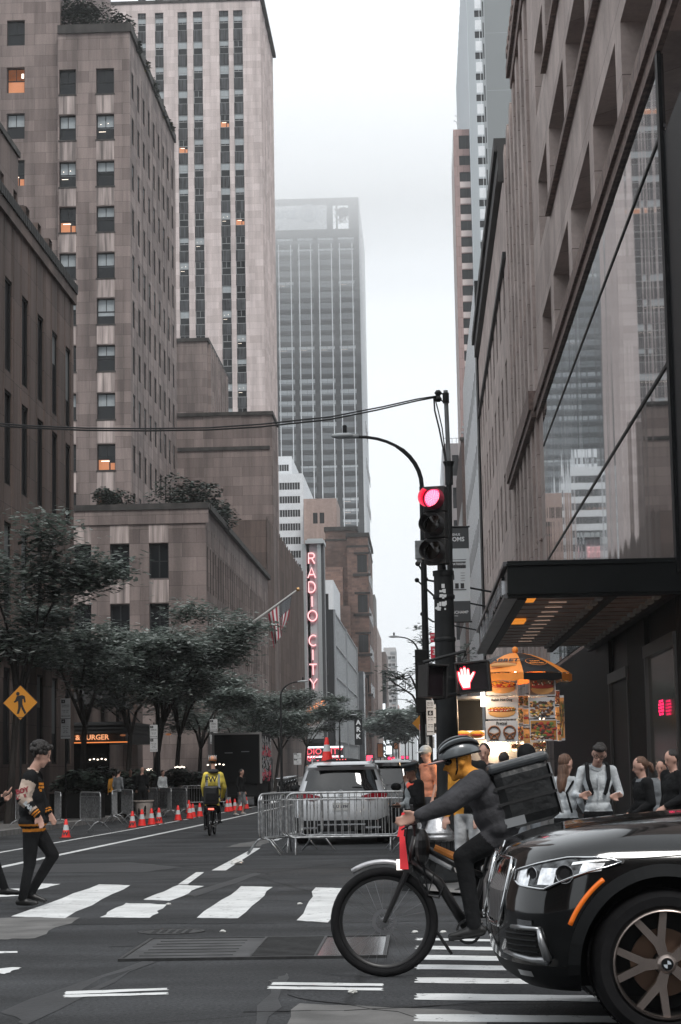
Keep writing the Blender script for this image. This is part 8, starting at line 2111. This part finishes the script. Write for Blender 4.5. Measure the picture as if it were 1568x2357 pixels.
# officer
D = 29.2; g = Vector((at(952,1750,D).x, D, gz(D)+.05)); Ht = at(945,1757,D).z-g.z
J, F, u = stand(g, Ht*.99, -62, J=dict(elL=(-.27,.02,1.12), haL=(-.06,.17,1.43), elR=(.29,.0,1.1), haR=(.05,.25,1.05), head=(0,.05,1.615)))
J['hdL'] = Vector((-.3,.1,1)); J['hdR'] = Vector((-1,-.3,0))
e, HM, rt_, f, up_ = person('person', 'traffic officer in peaked cap and open black jacket, hand at the mouth, by the barriers', J, [SK[1], BLK, BLK, SHO], .013, F, 'short', s=u, jacket=.42, belly=.02)
ax_ = F; ctr = J['chest'].lerp(J['pel'],.3)
def of(c, m):
    if m == 1:
        v = c-ctr; fr = v.dot(F); sd = v.dot(Vector((F.y,-F.x,0)))
        if fr > .085 and abs(sd) < .085 and c.z > J['pel'].z+.05: return 4
        for q in 'LR':
            t, d = seg_t(c, J['el'+q], J['ha'+q])
            if .80 < t < 1.05 and d < .08: return 5
repaint(bodyof(e), [cl_('pale_grey_shirt', (.26,.28,.29)), mat('orange_cuff', (.9,.12,.07), .6)], of)
hd = J['head']; mb = MB(); CT = T(hd) @ HM @ RX(R(8)); mb.lathe([(.088,.035),(.090,.08),(.135,.115),(.132,.13),(.0,.142)], (0,0,0), 26, 0, CT @ Matrix.Diagonal((1,1.08,1,1))); mb.prism([(-.075,0),(.075,0),(.055,.05),(0,.07),(-.055,.05)], -.004, .004, 1, CT @ T(0,.085,.04) @ RX(R(-62)) @ Matrix.Diagonal((1,1,-1,1))); mb.ell(tuple(CT @ Vector((0,.1,.08))), (.016,.008,.02), 8, 5, 2, HM); mb.build('peaked_cap', [cl_('officer_cap_cloth', (.03,.036,.04)), MATS['shoe_black'], MATS['gold_ball']], e, smooth='auto')
hp = MB(); q = J['haR']+F*.09; hp.cbox(q, (.10,.16,.02), .5); o = tag(hp.build('phone', black_metal), 'dark phone or notepad held by the traffic officer', 'phone')
# man behind the rider, yellow hoodie
g = pxb(1084,2058); J, F, u = stand(g, 1.80, -35, J=dict(haL=(-.22,.16,.86), haR=(.24,.1,.86)))
e, *_ = person('person', 'person in orange yellow hoodie and white trousers standing behind the bicycle rider', J, [SK[0], YEL, DEN, SHO], .015, F, 'short', s=u, jacket=.25, hips=1.1)
repaint(bodyof(e), [BLK], lambda c, m: 4 if m == 1 and c.x > J['chest'].x-.06 else None)
# customers at the cart
def bust(px, ytop, D, ang, lab, mats, **k):
    g = Vector((at(px,1750,D).x, D, gz(D)+.12)); H = at(px,ytop,D).z-g.z; J, F, u = stand(g, H*.985, ang, J=k.pop('J', {}))
    return person('person', lab, J, mats, k.pop('vox', .016), k.pop('fdir', F), k.pop('hair', 'short'), s=u, **k), J, F, u
bust(1116,1708,27.5,-12,'dark haired man facing forward between the rider and the cart', [SK[0], CHAR, BLK, SHO])
bust(1160,1728,28.6,170,'person with dark hair seen from behind at the cart counter', [SK[0], GRY, BLK, SHO], fingers=False)
(er, HM, rt_, f, up_), J, F, u = bust(1212,1714,24.5,165,'person in black hood and grey jacket behind the delivery bag', [SK[0], cl_('grey_olive_jacket',(.23,.24,.22)), cl_('grey_jeans',(.20,.22,.24)), SHO], hair=None, jacket=.3)
mb = MB(); mb.ell(tuple(J['head']+Vector((0,0,.02))), (.115,.125,.135), 16, 12); mb.ell(tuple(J['neck']), (.15,.12,.09), 14, 8); mb.build('hood', BLK, er, smooth=True)
# woman with long hair
(er, HM, rt_, f, up_), J, F, u = bust(1300,1732,21.6,148,'woman with long auburn hair in a white shirt, back turned, left of the glasses man', [SK[0], WHT, BLK, SHO], hair='long', hair_m=hairB, fdir=Vector((.75,.62,.05)), vox=.012, J=dict(haL=(-.2,.16,.98), haR=(.2,.16,.98)))
mb = MB(); mb.path([J['shR']+Vector((0,0,.06)), J['chest']+Vector((.0,-.14,0)), J['pel']+Vector((.05,-.16,.05))], .012, 6); mb.build('strap', BLK, er)
# man with glasses
D = 21.2; g = Vector((at(1374,1750,D).x, D, gz(D)+.12)); H = at(1362,1706,D).z-g.z
J, F, u = stand(g, H*1.0, -4, J=dict(head=(-.03,.085,1.60), neck=(0,.015,1.47), elL=(-.26,-.02,1.13), haL=(-.15,.24,1.10), elR=(.27,-.02,1.13), haR=(.20,.25,1.12)))
Rr = Vector((1,0,0)); J['hdL'] = Vector((.9,-.35,.25)); J['hdR'] = Vector((.9,-.45,.28))
# swap so that image left and right match the gesture
er, HM, rt_, f, up_ = person('person', 'man in white shirt and round glasses looking down and gesturing with both hands', J, [SK[0], WHT, BLK, SHO], .0105, Vector((-.12,-.85,-.5)), 'short', s=u)
hd = J['head']; mb = MB()
for q in (-1,1): mb.lathe([(.022*u,0),(.026*u,.002),(.022*u,.004)], tuple(hd+HM @ Vector((.033*q,.100,.006))*u), 14, 0, HM @ RX(R(90))); mb.tube(hd+HM @ Vector((.055*q,.1,.008))*u, hd+HM @ Vector((.08*q,.0,.012))*u, .0025)
mb.tube(hd+HM @ Vector((-.012,.102,.008))*u, hd+HM @ Vector((.012,.102,.008))*u, .0025); mb.build('glasses', black_metal, er)
mb = MB(); mb.ell(tuple(hd+HM @ Vector((.02,.06,.10))*u), (.07,.05,.035), 12, 8, 0, HM); mb.build('fringe', hairD, er, smooth=True)
mb = MB()
for q in 'LR': a = J['sh'+q]; mb.path([a.lerp(J['neck'],.35)+Vector((0,.06,.05)), a.lerp(J['neck'],.3)+Vector((0,-.06,.03)), a.lerp(J['chest'],.3)+Vector((0,-.125,-.05)), a.lerp(J['pel'],.55)+Vector((0,-.12,0)), a.lerp(J['pel'],.62)+Vector((0,.02,0))], .021, 6)
mb.build('backpack_strap', BLK, er)
mb = MB(); mb.cbox(J['chest']+Vector((0,.17,.0)), (.3,.14,.42)); o = tag(mb.build('backpack', MATS['bag_black'], None, bevel=.05), 'black backpack worn by the man with glasses', 'backpack')
mb = MB(); mb.lathe([(.06,-.03),(.075,-.005),(.06,.025)], tuple(J['neck']-Vector((0,.0,.02))), 16, 0, HM); mb.build('collar', WHT, er)
mb = MB(); mb.path([J['chest']+Vector((0,-.122,.1)), J['chest']+Vector((0,-.128,-.05)), J['chest'].lerp(J['pel'],.6)+Vector((0,-.122,0))], .007, 5); mb.build('button_placket', WHT, er)
# ponytail woman and far right person
(er, HM, rt_, f, up_), J, F, u = bust(1478,1738,21.8,-75,'woman with auburn ponytail in black jacket facing left', [SK[0], BLK, BLK, SHO], hair='bun', hair_m=hairB, fdir=Vector((-1,-.12,.05)), vox=.012, jacket=.25, J=dict(haL=(-.1,.2,.98), haR=(.1,.2,.98)))
mb = MB(); mb.lathe([(.06,-.02),(.08,.0),(.062,.03)], tuple(J['neck']-Vector((0,0,.03))), 14, 0, HM); mb.build('scarf', GRY, er)
(er, HM, rt_, f, up_), J, F, u = bust(1550,1722,23,-60,'person in black with dark hair at the right edge holding something', [SK[0], BLK, BLK, SHO], jacket=.3, J=dict(haL=(-.12,.26,1.0), elL=(-.26,.02,1.13)))
(er, HM, rt_, f, up_), J, F, u = bust(1522,1745,25.5,-20,'person in grey top standing behind the ponytail woman', [SK[0], GRY, BLK, SHO], fingers=False)
# ================================================================ AIR
def air(name, bx, dens, colr=(1,1,1), an=.3):
    mb = MB(); mb.box(*bx)
    m = bpy.data.materials.new(name); m.use_nodes = True; t = m.node_tree
    t.nodes.remove(t.nodes['Principled BSDF'])
    v = t.nodes.new('ShaderNodeVolumePrincipled'); v.inputs['Color'].default_value = (*colr, 1); v.inputs['Density'].default_value = dens; v.inputs['Anisotropy'].default_value = an
    t.links.new(v.outputs[0], t.nodes['Material Output'].inputs['Volume'])
    o = mb.build(name, m); o['kind'] = 'stuff'; o.display_type = 'WIRE'
    return o
air('haze', (-520, 520, -60, 2080, -3, 212), 0.00022)
for k, (z0, z1, d) in enumerate(((138,230,.002),(162,232,.005),(178,234,.009),(190,236,.014))):
    air('low_cloud', (-160+k*2, 60-k*2, 640+k*2, 698-k*2-.5*k, z0, z1), d)
